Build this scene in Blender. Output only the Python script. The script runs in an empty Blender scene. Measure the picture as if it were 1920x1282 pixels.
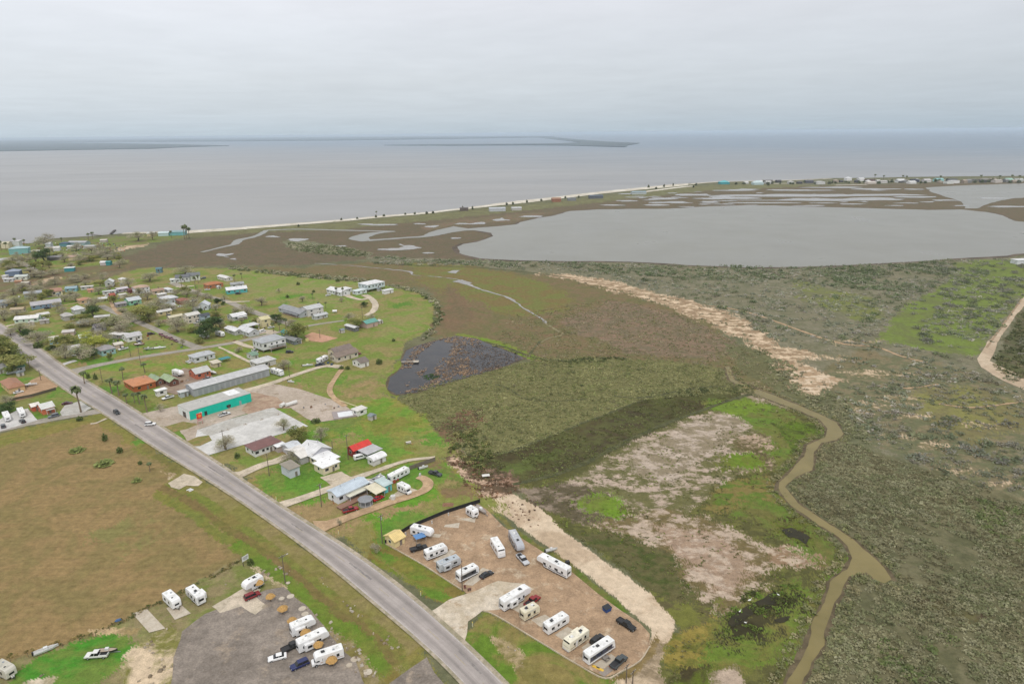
import bpy, bmesh, math, random
import numpy as np
from mathutils import Vector, Matrix
from mathutils.geometry import tessellate_polygon

RND = random.Random(7)
NPR = np.random.default_rng(11)
scene = bpy.context.scene
COL = scene.collection

# ------------------------------------------------------------------ camera
CAM_H = 128.0
PITCH = math.radians(17.0)
ROLL = math.radians(0.6)
FPX = 1280.0          # focal length in photograph pixels (1920 wide)

def g(px, py, z=0.0):
    """point of the photograph -> point on the ground (world metres)"""
    u = (px - 960) / FPX
    v = (641 - py) / FPX
    u, v = u * math.cos(ROLL) + v * math.sin(ROLL), -u * math.sin(ROLL) + v * math.cos(ROLL)
    d = (u, math.cos(PITCH) + v * math.sin(PITCH), -math.sin(PITCH) + v * math.cos(PITCH))
    t = (z - CAM_H) / d[2]
    return (d[0] * t, d[1] * t)

def to_px(x, y, z=0.0):
    dz = z - CAM_H
    w = y * math.cos(PITCH) - dz * math.sin(PITCH)
    v = (y * math.sin(PITCH) + dz * math.cos(PITCH)) / w
    u = x / w
    u, v = u * math.cos(ROLL) - v * math.sin(ROLL), u * math.sin(ROLL) + v * math.cos(ROLL)
    return 960 + u * FPX, 641 - v * FPX

def add_camera():
    cd = bpy.data.cameras.new('camera')
    cd.sensor_width = 36
    cd.lens = 36 * FPX / 1920
    cd.clip_start = 1
    cd.clip_end = 120000
    co = bpy.data.objects.new('camera', cd)
    COL.objects.link(co)
    r, p = ROLL, PITCH
    fwd = Vector((0, math.cos(p), -math.sin(p)))
    up0 = Vector((0, math.sin(p), math.cos(p)))
    rt0 = Vector((1, 0, 0))
    # image x axis / y axis
    rt = rt0 * math.cos(r) - up0 * math.sin(r)
    up = rt0 * math.sin(r) + up0 * math.cos(r)
    m = Matrix((rt, up, -fwd)).transposed().to_4x4()
    m.translation = (0, 0, CAM_H)
    co.matrix_world = m
    scene.camera = co
add_camera()

# ------------------------------------------------------------------ colour
def lin(c):
    c = c / 255.0
    return c / 12.92 if c <= 0.04045 else ((c + 0.055) / 1.055) ** 2.4

EXPO = 1.13
def alb(rgb, k=EXPO):
    return tuple(min(0.86, lin(c) / k) for c in rgb)

# ------------------------------------------------------------------ noise
def _h(ix, iy, s):
    n = (ix * 374761393 + iy * 668265263 + s * 1274126177) & 0xffffffff
    n = ((n ^ (n >> 13)) * 1274126177) & 0xffffffff
    n = n ^ (n >> 16)
    return (n & 0xffff) / 65535.0

def vnoise(x, y, s=0):
    x = np.asarray(x, float); y = np.asarray(y, float)
    ix = np.floor(x).astype(np.int64); iy = np.floor(y).astype(np.int64)
    fx = x - ix; fy = y - iy
    fx = fx * fx * (3 - 2 * fx); fy = fy * fy * (3 - 2 * fy)
    a = _h(ix, iy, s); b = _h(ix + 1, iy, s); c = _h(ix, iy + 1, s); d = _h(ix + 1, iy + 1, s)
    return (a * (1 - fx) + b * fx) * (1 - fy) + (c * (1 - fx) + d * fx) * fy

def fbm(x, y, s=0, o=4):
    t = 0; amp = 1; tot = 0
    for k in range(o):
        t = t + amp * vnoise(x * 2 ** k + 17.3 * k, y * 2 ** k - 9.1 * k, s + k)
        tot += amp; amp *= 0.55
    return t / tot

def inside(x, y, poly):
    res = np.zeros(x.shape, bool)
    xs = [p[0] for p in poly]; ys = [p[1] for p in poly]
    sel = np.where((x > min(xs)) & (x < max(xs)) & (y > min(ys)) & (y < max(ys)))[0]
    if len(sel) == 0:
        return res
    X = x[sel]; Y = y[sel]; r = np.zeros(X.shape, bool)
    j = len(poly) - 1
    for i in range(len(poly)):
        xi, yi = poly[i]; xj, yj = poly[j]
        if yi != yj:
            c = ((yi > Y) != (yj > Y)) & (X < (xj - xi) * (Y - yi) / (yj - yi) + xi)
            r ^= c
        j = i
    res[sel] = r
    return res

def W(pts):
    return [g(*p) for p in pts]

# ------------------------------------------------------------------ materials
MATS = {}
def new_mat(name):
    m = bpy.data.materials.new(name)
    m.use_nodes = True
    nt = m.node_tree
    b = nt.nodes['Principled BSDF']
    return m, nt, b

def N(nt, t, **kw):
    n = nt.nodes.new(t)
    for k, v in kw.items():
        setattr(n, k, v)
    return n

def mathn(nt, op, a, b=None, clamp=False):
    n = N(nt, 'ShaderNodeMath', operation=op); n.use_clamp = clamp
    for i, v in enumerate((a, b)):
        if v is None: continue
        if isinstance(v, (int, float)): n.inputs[i].default_value = v
        else: nt.links.new(v, n.inputs[i])
    return n.outputs[0]

def noise(nt, vec, scale, detail=4, rough=0.6, dist=0.0):
    n = N(nt, 'ShaderNodeTexNoise')
    n.inputs['Scale'].default_value = scale
    n.inputs['Detail'].default_value = detail
    n.inputs['Roughness'].default_value = rough
    n.inputs['Distortion'].default_value = dist
    nt.links.new(vec, n.inputs['Vector'])
    return n.outputs[0]

def remap(nt, v, a, b, c, d):
    n = N(nt, 'ShaderNodeMapRange')
    nt.links.new(v, n.inputs[0])
    for i, k in enumerate((a, b, c, d)): n.inputs[i + 1].default_value = k
    return n.outputs[0]

def mixc(nt, f, a, b, blend='MIX'):
    n = N(nt, 'ShaderNodeMix', data_type='RGBA', blend_type=blend)
    for idx, v in ((0, f), (6, a), (7, b)):
        if isinstance(v, (int, float)): n.inputs[idx].default_value = v
        elif isinstance(v, tuple): n.inputs[idx].default_value = (*v[:3], 1)
        else: nt.links.new(v, n.inputs[idx])
    return n.outputs[2]

def scalec(nt, c, f):
    n = N(nt, 'ShaderNodeVectorMath', operation='SCALE')
    if isinstance(c, tuple): n.inputs[0].default_value = c[:3]
    else: nt.links.new(c, n.inputs[0])
    if isinstance(f, (int, float)): n.inputs[3].default_value = f
    else: nt.links.new(f, n.inputs[3])
    return n.outputs[0]

def paint(rgb, rough=0.6, var=0.12, scale=0.8, metal=0.0, kind='paint'):
    """procedural paint / metal / stucco: the base colour with weathering"""
    key = (tuple(rgb), rough, var, scale, metal, kind)
    if key in MATS: return MATS[key]
    m, nt, b = new_mat(kind + '_%d_%d_%d' % tuple(rgb))
    tc = N(nt, 'ShaderNodeTexCoord')
    oi = N(nt, 'ShaderNodeObjectInfo')
    off = N(nt, 'ShaderNodeVectorMath', operation='ADD')
    nt.links.new(tc.outputs['Object'], off.inputs[0])
    sc = N(nt, 'ShaderNodeVectorMath', operation='SCALE'); sc.inputs[0].default_value = (37, 19, 53)
    nt.links.new(oi.outputs['Random'], sc.inputs[3]); nt.links.new(sc.outputs[0], off.inputs[1])
    n1 = noise(nt, off.outputs[0], scale, 5, 0.65)
    f = remap(nt, n1, 0.3, 0.7, 1 - var, 1 + var * 0.6)
    c = scalec(nt, alb(rgb), f)
    if kind in ('roof_metal', 'siding'):
        w = N(nt, 'ShaderNodeTexWave', wave_type='BANDS', bands_direction='X' if kind == 'roof_metal' else 'Z')
        w.inputs['Scale'].default_value = 0.55 if kind == 'roof_metal' else 0.9
        nt.links.new(tc.outputs['Object'], w.inputs['Vector'])
        c = scalec(nt, c, remap(nt, w.outputs[1], 0, 1, 0.88, 1.05))
        st = noise(nt, off.outputs[0], 0.35, 3)
        c = mixc(nt, remap(nt, st, 0.62, 0.72, 0, 0.35), c, alb((120, 95, 75)))
    if kind == 'shingle':
        n2 = noise(nt, off.outputs[0], 5, 2, 0.8)
        c = scalec(nt, c, remap(nt, n2, 0.3, 0.7, 0.75, 1.2))
    nt.links.new(c, b.inputs['Base Color'])
    b.inputs['Roughness'].default_value = rough
    b.inputs['Metallic'].default_value = metal
    MATS[key] = m
    return m

def glass(dark=0.02):
    key = ('glass', dark)
    if key in MATS: return MATS[key]
    m, nt, b = new_mat('dark_glass')
    tc = N(nt, 'ShaderNodeTexCoord')
    n1 = noise(nt, tc.outputs['Object'], 1.5, 2)
    nt.links.new(scalec(nt, (dark, dark * 1.1, dark * 1.2), remap(nt, n1, 0.3, 0.7, 0.7, 1.4)), b.inputs['Base Color'])
    b.inputs['Roughness'].default_value = 0.12
    MATS[key] = m
    return m

def attr_mat(name, rough=0.85, attr='col', fine=3.0, lo=0.8, hi=1.2):
    if name in MATS: return MATS[name]
    m, nt, b = new_mat(name)
    at = N(nt, 'ShaderNodeAttribute', attribute_name=attr)
    ge = N(nt, 'ShaderNodeNewGeometry')
    n1 = noise(nt, ge.outputs['Position'], fine, 2)
    nt.links.new(scalec(nt, at.outputs['Color'], remap(nt, n1, 0.3, 0.7, lo, hi)), b.inputs['Base Color'])
    b.inputs['Roughness'].default_value = rough
    b.inputs['Specular IOR Level'].default_value = 0.1
    tr = N(nt, 'ShaderNodeBsdfTranslucent'); mx = N(nt, 'ShaderNodeMixShader'); mx.inputs[0].default_value = 0.4
    nt.links.new(b.inputs['Base Color'].links[0].from_socket, tr.inputs['Color'])
    nt.links.new(b.outputs[0], mx.inputs[1]); nt.links.new(tr.outputs[0], mx.inputs[2])
    nt.links.new(mx.outputs[0], nt.nodes['Material Output'].inputs['Surface'])
    MATS[name] = m
    return m

def earth(name, a, b_, s1=0.05, s2=0.6, s3=3.0, con=1.0, c=None, rough=0.95):
    """loose ground: two colours in patches, mottling and grain"""
    m, nt, bs = new_mat(name)
    ge = N(nt, 'ShaderNodeNewGeometry'); P = ge.outputs['Position']
    n1 = remap(nt, noise(nt, P, s1, 6, 0.65, 0.5), 0.42, 0.58, 0, 1)
    col = mixc(nt, n1, alb(a), alb(b_))
    if c is not None:
        col = mixc(nt, remap(nt, noise(nt, P, s1 * 2.3, 5, 0.7), 0.56, 0.64, 0, 0.8), col, alb(c))
    n2 = remap(nt, noise(nt, P, s2, 4, 0.65), 0.3, 0.7, 1 - 0.16 * con, 1 + 0.16 * con)
    n3 = remap(nt, noise(nt, P, s3, 2, 0.6), 0.3, 0.7, 1 - 0.14 * con, 1 + 0.14 * con)
    col = scalec(nt, scalec(nt, col, n2), n3)
    nt.links.new(col, bs.inputs['Base Color'])
    bs.inputs['Roughness'].default_value = rough
    bs.inputs['Specular IOR Level'].default_value = 0.2
    return m

def water(name, a, b_, rough, s1, stretch=(1, 1), bump=0.0, s2=None, spec=0.3, off=None):
    m, nt, bs = new_mat(name)
    ge = N(nt, 'ShaderNodeNewGeometry')
    mp = N(nt, 'ShaderNodeMapping'); nt.links.new(ge.outputs['Position'], mp.inputs[0])
    mp.inputs['Scale'].default_value = (stretch[0], stretch[1], 1)
    n1 = remap(nt, noise(nt, mp.outputs[0], s1, 5, 0.6, 0.6), 0.38, 0.62, 0, 1)
    col = mixc(nt, n1, alb(a), alb(b_))
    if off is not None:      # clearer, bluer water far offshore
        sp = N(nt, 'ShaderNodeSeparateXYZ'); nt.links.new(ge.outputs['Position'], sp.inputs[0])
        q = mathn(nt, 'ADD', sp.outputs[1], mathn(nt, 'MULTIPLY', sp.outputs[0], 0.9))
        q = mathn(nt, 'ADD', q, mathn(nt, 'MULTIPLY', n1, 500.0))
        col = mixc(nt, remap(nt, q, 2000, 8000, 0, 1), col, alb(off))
    nt.links.new(col, bs.inputs['Base Color'])
    r = noise(nt, mp.outputs[0], s1 * 2.7, 4, 0.6, 0.3)
    nt.links.new(remap(nt, r, 0.3, 0.7, rough * 0.9, rough * 1.12), bs.inputs['Roughness'])
    bs.inputs['IOR'].default_value = 1.33
    bs.inputs['Specular IOR Level'].default_value = spec
    if bump:
        bn = N(nt, 'ShaderNodeBump'); bn.inputs['Strength'].default_value = bump
        bn.inputs['Distance'].default_value = 0.5
        nt.links.new(noise(nt, ge.outputs['Position'], s2 or 0.3, 3), bn.inputs['Height'])
        nt.links.new(bn.outputs[0], bs.inputs['Normal'])
    return m

# ------------------------------------------------------------------ objects
def tag(o, label=None, cat=None, group=None, kind=None):
    if label: o['label'] = label
    if cat: o['category'] = cat
    if group: o['group'] = group
    if kind: o['kind'] = kind
    return o

def link(name, me, m=None, parent=None):
    if m is not None:
        for mm in (m if isinstance(m, (list, tuple)) else [m]): me.materials.append(mm)
    o = bpy.data.objects.new(name, me)
    COL.objects.link(o)
    if parent is not None: o.parent = parent
    return o

def mesh_np(name, verts, faces, m=None, parent=None, attrs=None, smooth=False):
    """verts (n,3), faces (k,3|4) as numpy -> mesh object"""
    verts = np.asarray(verts, np.float32); faces = np.asarray(faces, np.int32)
    me = bpy.data.meshes.new(name)
    me.vertices.add(len(verts)); me.vertices.foreach_set('co', verts.ravel())
    k = faces.shape[1]
    me.loops.add(faces.size); me.loops.foreach_set('vertex_index', faces.ravel())
    me.polygons.add(len(faces))
    me.polygons.foreach_set('loop_start', np.arange(0, faces.size, k, dtype=np.int32))
    for an, (typ, data) in (attrs or {}).items():
        at = me.attributes.new(an, typ, 'POINT')
        at.data.foreach_set('color' if typ == 'FLOAT_COLOR' else 'value', np.asarray(data, np.float32).ravel())
    me.update(calc_edges=True)
    if smooth: me.polygons.foreach_set('use_smooth', np.ones(len(faces), bool))
    return link(name, me, m, parent)

def densify(poly, step, rough, seed, closed=True):
    """add points along an outline and jitter them, so natural edges are ragged"""
    out = []
    n = len(poly)
    for i in range(n if closed else n - 1):
        a = Vector(poly[i][:2]); b = Vector(poly[(i + 1) % n][:2])
        L = (b - a).length
        k = max(1, min(60, int(L / step)))
        for j in range(k):
            out.append(a + (b - a) * (j / k))
    if not closed: out.append(Vector(poly[-1][:2]))
    if rough:
        x = np.array([p.x for p in out]); y = np.array([p.y for p in out])
        s = 1.0 / (step * 3)
        dx = (fbm(x * s, y * s, seed, 3) - 0.5) * 2 * rough
        dy = (fbm(x * s + 50, y * s - 31, seed + 9, 3) - 0.5) * 2 * rough
        out = [Vector((p.x + a, p.y + b)) for p, a, b in zip(out, dx, dy)]
    return out

_zs = [0.0]
def sheet(name, pts, z, m, rough=0.0, step=None, seed=1, world=False, kind='structure', thick=0.0):
    _zs[0] += 0.0007; z = z + _zs[0]
    poly = pts if world else W(pts)
    if step is None:
        step = max(1.0, 0.006 * math.hypot(*poly[0]))
    pl = densify(poly, step, rough, seed) if rough else [Vector(p) for p in poly]
    v3 = [Vector((p.x, p.y, z)) for p in pl]
    tris = tessellate_polygon([v3])
    me = bpy.data.meshes.new(name)
    n = len(v3)
    vs = [tuple(v) for v in v3]
    fs = []
    for t in tris:
        a, b, c = (v3[i] for i in t)
        fs.append(tuple(t) if (b - a).cross(c - a).z > 0 else tuple(reversed(t)))
    if thick:
        vs += [(p.x, p.y, z - thick) for p in pl]
        area = sum(pl[i].x * pl[(i + 1) % n].y - pl[(i + 1) % n].x * pl[i].y for i in range(n))
        for i in range(n):
            j = (i + 1) % n
            fs.append((i, i + n, j + n, j) if area > 0 else (i, j, j + n, i + n))
    me.from_pydata(vs, [], fs)
    me.update()
    o = link(name, me, m)
    if kind: o['kind'] = kind
    return o

def grow(pts, d):
    P = [Vector(p[:2]) for p in W(pts)]; n = len(P)
    ar = sum(P[i].x * P[(i + 1) % n].y - P[(i + 1) % n].x * P[i].y for i in range(n))
    out = []
    for i in range(n):
        e = (P[(i + 1) % n] - P[i - 1]).normalized(); nn = Vector((e.y, -e.x)) * (1 if ar > 0 else -1)
        out.append(tuple(P[i] + nn * d))
    return out

def ribbon_pts(pts, widths, world=False):
    P = [Vector(p[:2]) for p in (pts if world else W(pts))]
    L, Rr = [], []
    for i, p in enumerate(P):
        d = (P[min(i + 1, len(P) - 1)] - P[max(i - 1, 0)]).normalized()
        n = Vector((-d.y, d.x))
        w = widths[i] if isinstance(widths, (list, tuple)) else widths
        L.append(p + n * w / 2); Rr.append(p - n * w / 2)
    return L, Rr

def smooth_line(pts, k=4):
    """Catmull-Rom through points"""
    P = [Vector(p[:2]) for p in pts]
    out = []
    for i in range(len(P) - 1):
        p0 = P[max(i - 1, 0)]; p1 = P[i]; p2 = P[i + 1]; p3 = P[min(i + 2, len(P) - 1)]
        for j in range(k):
            t = j / k
            out.append(0.5 * ((2 * p1) + (p2 - p0) * t + (2 * p0 - 5 * p1 + 4 * p2 - p3) * t * t + (3 * p1 - p0 - 3 * p2 + p3) * t ** 3))
    out.append(P[-1])
    return out

def ribbon(name, pts, widths, z, m, rough=0.0, seed=3, world=False, kind='structure', smooth=True):
    Pw = pts if world else W(pts)
    if smooth and len(Pw) > 2:
        k = 5
        if isinstance(widths, (list, tuple)):
            ww = []
            for i in range(len(Pw) - 1):
                ww += [widths[i] + (widths[i + 1] - widths[i]) * j / k for j in range(k)]
            widths = ww + [widths[-1]]
        Pw = smooth_line(Pw, k)
    L, Rr = ribbon_pts(Pw, widths, True)
    if rough:
        L = densify(L, max(1, rough * 1.5), rough, seed, False); Rr = densify(Rr, max(1, rough * 1.5), rough, seed + 5, False)
    poly = [tuple(p) for p in L] + [tuple(p) for p in reversed(Rr)]
    return sheet(name, poly, z, m, 0, world=True, kind=kind)
# ================================================================== setting
# ---- ground: polar sheet (finer near, coarser far), colours per kind of ground cover
ZONES = []
def Z(pts, a, b, warp=2.0, fine=1.0, stripe=0.0, world=False, patch=0.0):
    ZONES.append((pts if world else W(pts), alb(a), alb(b), warp, fine, stripe, patch))

BASE_A, BASE_B = (112, 111, 84), (98, 100, 74)
# marsh behind the beach
Z([(150,500),(240,478),(330,452),(450,436),(560,430),(870,398),(1000,385),(1200,362),(1300,352),(1600,343),(1925,338),(2500,338),(2500,440),(1925,440),(1300,470),(900,488),(860,493),(700,484),(560,497),(430,497),(260,503),(120,523),(0,548),(-100,565),(-100,540),(0,530)], (114,97,81), (98,94,72), 6, patch=.7)
Z([(340,438),(640,417),(870,395),(1000,383),(1160,364),(1300,349),(1480,343),(1600,341),(1600,346),(1480,351),(1320,358),(1180,373),(1000,394),(870,407),(640,430),(500,436),(340,447)], (120,120,84), (108,106,76), 6)
Z([(1480,340),(1700,335),(1920,334),(1920,341),(1700,344),(1500,348)], (118,112,92), (104,108,80), 5)
Z([(525,452),(560,448),(640,462),(700,474),(690,482),(600,476),(545,468)], (124,124,100), (108,110,84), 4)
Z([(800,432),(870,420),(960,415),(1040,398),(1000,398),(860,412),(790,424)], (122,104,86), (110,104,78), 5)
# scrub land between lagoon and creek
Z([(690,480),(900,488),(1070,490),(1290,497),(1400,501),(1500,500),(1700,490),(1800,484),(1920,482),(2400,470),(2400,1000),(1925,930),(1640,850),(1560,735),(1330,575),(1100,520),(900,499),(700,494)], (130,124,104), (108,108,84), 5, patch=.5)
Z([(1640,640),(1680,590),(1740,550),(1780,525),(1790,492),(1840,488),(1925,486),(2100,490),(2100,520),(1925,545),(1850,640),(1828,668),(1740,655)], (112,128,62), (106,114,68), 4)
Z([(1480,520),(1560,540),(1640,560),(1660,600),(1600,600),(1500,560)], (116,122,68), (112,112,84), 5)
Z([(1540,700),(1620,650),(1720,690),(1840,700),(1920,740),(1920,930),(1780,890),(1640,830),(1590,780)], (126,114,88), (108,104,76), 4)
Z([(1560,700),(1700,660),(1840,700),(1925,745),(1925,960),(1760,880),(1640,840),(1590,780)], (128,118,92), (104,106,78), 5, patch=1)
Z([(1700,740),(1800,720),(1900,750),(1920,800),(1850,830),(1760,800)], (128,126,76), (118,112,78), 5)
Z([(1860,690),(1925,735),(2100,800),(2100,560),(1925,575),(1890,625)], (96,92,70), (86,90,60), 3)
# central marsh
Z([(430,499),(560,502),(700,492),(820,492),(1000,514),(1150,542),(1330,602),(1440,690),(1480,735),(1400,735),(1360,692),(1250,676),(1100,668),(1000,676),(900,632),(800,632),(822,575),(800,542),(700,528),(560,514)], (124,104,80), (106,104,68), 6, patch=.5)
Z([(760,492),(880,497),(1000,520),(1075,552),(1050,588),(960,592),(880,562),(790,532)], (112,116,64), (120,106,68), 8)
Z([(840,530),(870,560),(900,600),(860,620),(820,610),(838,570)], (126,102,80), (108,98,72), 5, patch=.5)
Z([(1050,605),(1150,562),(1280,592),(1390,645),(1340,675),(1180,664)], (134,112,94), (110,102,80), 6, patch=.5)
Z([(1380,690),(1350,640),(1450,660),(1480,700),(1540,760),(1480,745)], (108,108,76), (98,98,68), 3)
Z([(745,748),(800,722),(1000,676),(1100,668),(1250,676),(1345,690),(1375,718),(1420,737),(1200,750),(1100,790),(960,850),(880,855),(830,812)], (120,118,78), (106,104,68), 4, patch=.4)
Z([(820,805),(870,770),(890,800),(870,830),(840,850)], (120,98,74), (88,76,56), 3)
Z([(840,852),(960,846),(1110,786),(1210,747),(1400,735),(1335,765),(1200,818),(1075,880),(960,910),(900,910)], (84,86,50), (74,68,46), 2)
Z([(1060,845),(960,890),(930,878),(1000,850)], (92,104,54), (82,88,48), 3)
# mud flat inside the creek's bend
Z([(960,905),(1075,880),(1200,815),(1330,765),(1430,735),(1520,780),(1556,804),(1512,845),(1460,910),(1500,960),(1560,1010),(1592,1050),(1545,1120),(1500,1210),(1470,1290),(1450,1420),(1180,1420),(1240,1250),(1262,1180),(1225,1110),(1130,1050),(1050,990),(980,930)], (104,104,58), (84,84,50), 2, patch=1)
Z([(1110,880),(1200,820),(1300,780),(1400,762),(1475,795),(1455,850),(1400,880),(1350,905),(1300,960),(1220,965),(1130,930),(1000,940),(960,918),(1060,905)], (178,160,144), (104,102,66), 3, patch=1)
Z([(1195,838),(1300,792),(1385,775),(1400,800),(1330,850),(1250,900),(1180,890)], (180,165,150), (138,126,104), 4, patch=1)
Z([(1380,820),(1470,800),(1480,830),(1440,880),(1380,880)], (178,156,136), (96,88,58), 4, patch=1)
Z([(1060,960),(1150,955),(1280,962),(1350,975),(1440,1032),(1478,1060),(1400,1095),(1345,1145),(1290,1110),(1250,1050),(1150,1010)], (180,162,144), (112,100,68), 4, patch=1)
Z([(1230,985),(1330,990),(1400,1030),(1440,1060),(1370,1085),(1330,1110),(1290,1070)], (184,166,148), (156,134,114), 4, patch=1)
Z([(1440,1028),(1500,1028),(1555,1040),(1535,1062),(1465,1056)], (184,166,146), (140,116,92), 3, patch=1)
Z([(960,918),(1060,905),(1150,925),(1180,965),(1100,985),(1040,965)], (138,124,108), (92,84,64), 3, patch=1)
Z([(1100,800),(1200,760),(1260,790),(1150,850),(1080,880),(1000,900)], (72,66,48), (84,86,52), 3, patch=1)
Z([(1380,735),(1440,740),(1482,760),(1445,772)], (182,166,150), (144,132,108), 2, patch=1)
Z([(1325,762),(1390,740),(1470,770),(1548,802),(1505,848),(1455,885),(1432,850),(1452,815),(1390,787)], (96,120,48), (108,110,58), 5)
Z([(1330,765),(1395,745),(1440,765),(1380,782)], (112,134,48), (102,124,48), 3)
Z([(1490,785),(1540,800),(1500,835),(1470,815)], (76,84,40), (92,112,40), 3, patch=1)
Z([(1090,945),(1150,922),(1178,958),(1112,978)], (106,136,44), (108,120,54), 5)
Z([(1345,850),(1405,850),(1430,878),(1350,872)], (100,130,40), (106,112,50), 5)
Z([(1350,900),(1440,890),(1470,940),(1400,960),(1330,960)], (92,112,46), (124,112,66), 4, patch=1)
Z([(1430,935),(1530,982),(1575,1030),(1565,1075),(1480,1100),(1540,1062),(1500,1030),(1430,1000),(1390,960)], (94,116,48), (106,104,58), 6)
Z([(1330,1170),(1390,1100),(1480,1088),(1545,1100),(1510,1170),(1480,1220),(1400,1260),(1330,1282),(1320,1230)], (100,120,48), (112,108,58), 6)
Z([(1230,1195),(1300,1140),(1345,1150),(1330,1230),(1270,1250)], (138,124,64), (104,104,50), 4, patch=1)
Z([(1060,1000),(1150,1005),(1260,1035),(1290,1120),(1330,1150),(1300,1170),(1230,1110),(1130,1045)], (76,84,44), (96,92,60), 3, patch=1)
Z([(1210,1100),(1290,1130),(1340,1110),(1330,1160),(1260,1180)], (94,88,60), (110,112,56), 3, patch=1)
Z([(1365,1150),(1400,1118),(1470,1103),(1520,1108),(1480,1140),(1430,1180),(1395,1200),(1368,1190)], (46,46,32), (62,62,40), 7)
Z([(1450,975),(1500,980),(1540,1012),(1520,1026),(1470,1008)], (66,56,36), (92,104,40), 4, patch=1)
Z([(1290,1240),(1350,1235),(1380,1290),(1240,1300)], (70,64,42), (96,110,40), 3)
Z([(1340,1260),(1380,1240),(1410,1300),(1340,1310)], (176,158,140), (120,112,80), 2, patch=1)
Z([(1452,792),(1470,798),(1506,856),(1492,850)], (58,60,34), (84,104,38), 2)
# lower right scrub
Z([(1640,850),(1925,940),(2500,1100),(2500,1500),(1500,1500),(1545,1215),(1590,1085),(1680,1070),(1600,1010),(1480,915),(1530,855),(1570,825)], (112,108,82), (92,92,66), 2)
Z([(1660,1085),(1760,1120),(1860,1150),(1800,1160),(1700,1130)], (84,70,58), (96,92,62), 3)
# sand flats
SAND_A, SAND_B = (208,189,164), (186,165,140)
Z([(1000,513),(1060,514),(1150,527),(1240,552),(1330,574),(1400,598),(1420,630),(1470,645),(1530,666),(1510,682),(1540,697),(1590,714),(1560,732),(1500,736),(1482,707),(1455,682),(1430,657),(1370,624),(1320,602),(1240,569),(1150,544),(1060,524)], (208,186,158), (150,128,102), 6, patch=1)
Z([(1490,680),(1545,697),(1588,714),(1560,730),(1503,733),(1482,705)], SAND_A, (166,142,114), 4, patch=1)
for (x, y, w, h) in ((1600,640,60,3),(1560,668,40,3),(1690,745,50,4),(1640,760,45,3),(1720,775,60,4),(1780,842,60,5),(1800,880,50,5),(1660,700,70,3),(1850,800,40,3),(1700,820,40,4),(1600,770,24,4),(1880,905,50,4)):
    Z([(x-w,y),(x-w*.3,y-h),(x+w*.5,y-h*.6),(x+w,y+h*.4),(x+w*.2,y+h),(x-w*.5,y+h)], (200,178,150), (124,114,84), 6, patch=1)
Z([(832,842),(865,848),(885,885),(930,915),(965,925),(940,945),(905,945),(870,915),(850,880)], (198,170,146), (100,82,64), 3, patch=1)
Z([(900,880),(960,880),(985,905),(960,925),(920,915)], (150,122,104), (90,76,60), 3, patch=1)
Z([(905,940),(960,927),(1010,948),(1060,1000),(1140,1060),(1222,1112),(1260,1160),(1256,1200),(1215,1230),(1215,1180),(1160,1130),(1110,1085),(1050,1045),(980,992),(920,952)], SAND_A, SAND_B, 0.9, 0.7)
Z([(1160,1250),(1215,1225),(1235,1190),(1250,1200),(1230,1300),(1120,1300)], (196,176,150), (140,124,100), 2)
Z([(862,775),(890,765),(905,790),(870,800)], (128,100,76), (84,72,54), 3)
# lawns of the settlement
Z([(-200,540),(0,478),(120,470),(245,488),(215,505),(60,538),(200,522),(260,502),(430,503),(560,517),(700,531),(785,548),(818,572),(812,612),(765,642),(738,684),(722,738),(760,757),(808,790),(832,830),(826,866),(905,934),(722,1032),(600,992),(480,905),(0,640),(-200,560)], (114,132,60), (140,130,84), 2)
Z([(-100,480),(0,462),(100,452),(170,447),(340,436),(340,447),(240,462),(200,475),(120,472),(0,480)], (112,128,62), (120,116,80), 5)
Z([(-100,530),(0,518),(60,510),(200,495),(260,490),(240,505),(120,520),(20,545),(-100,560)], (112,110,74), (118,100,76), 4)
Z([(20,540),(100,525),(190,512),(250,505),(200,522),(100,540),(0,560)], (122,108,84), (106,104,72), 4)
Z([(430,503),(560,517),(700,531),(740,545),(660,580),(560,575),(470,555),(400,530)], (120,138,66), (140,134,88), 4)
Z([(560,800),(640,765),(730,742),(800,790),(830,830),(824,850),(700,880),(640,850)], (104,138,52), (134,132,66), 4)
Z([(690,790),(760,780),(780,800),(700,815)], (126,124,62), (108,126,48), 3)
Z([(740,832),(800,828),(806,842),(745,848)], (148,118,72), (118,112,56), 2)
Z([(640,715),(720,700),(725,735),(660,750)], (130,126,80), (112,130,60), 3)
Z([(830,640),(742,680),(722,738),(745,745),(760,690),(850,632),(930,645),(990,672),(1030,675),(930,638),(860,624)], (110,136,46), (118,126,60), 1.5)
Z([(700,600),(800,570),(790,620),(720,640)], (118,138,64), (138,132,84), 4)
Z([(90,655),(360,650),(470,640),(560,690),(430,700),(240,700),(140,695)], (114,138,56), (140,130,78), 3)
Z([(180,715),(330,770),(360,790),(250,790),(170,735)], (102,126,52), (116,112,62), 2)
Z([(455,905),(600,850),(640,890),(520,945)], (102,136,48), (142,124,78), 2)
Z([(540,955),(640,915),(840,860),(905,934),(870,960),(625,1000)], (98,140,46), (138,128,70), 2.5)
Z([(630,995),(722,970),(880,945),(740,1025),(700,1040)], (98,138,46), (132,124,66), 2)
Z([(790,855),(830,860),(900,935),(860,945),(800,900)], (104,122,56), (128,108,78), 2)
# verges and meadow strip beside the road
Z([(-150,850),(0,812),(195,770),(215,790),(350,885),(500,985),(645,1095),(800,1225),(830,1290),(900,1500),(-150,1500)], (132,122,68), (118,120,60), 2.5)
Z([(230,800),(420,940),(560,1040),(760,1200),(740,1220),(640,1150),(470,1010),(330,910)], (126,114,66), (112,108,60), 2)
Z([(300,880),(345,893),(380,905),(345,915),(315,905)], (192,176,150), (160,140,110), 1.5)
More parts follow.
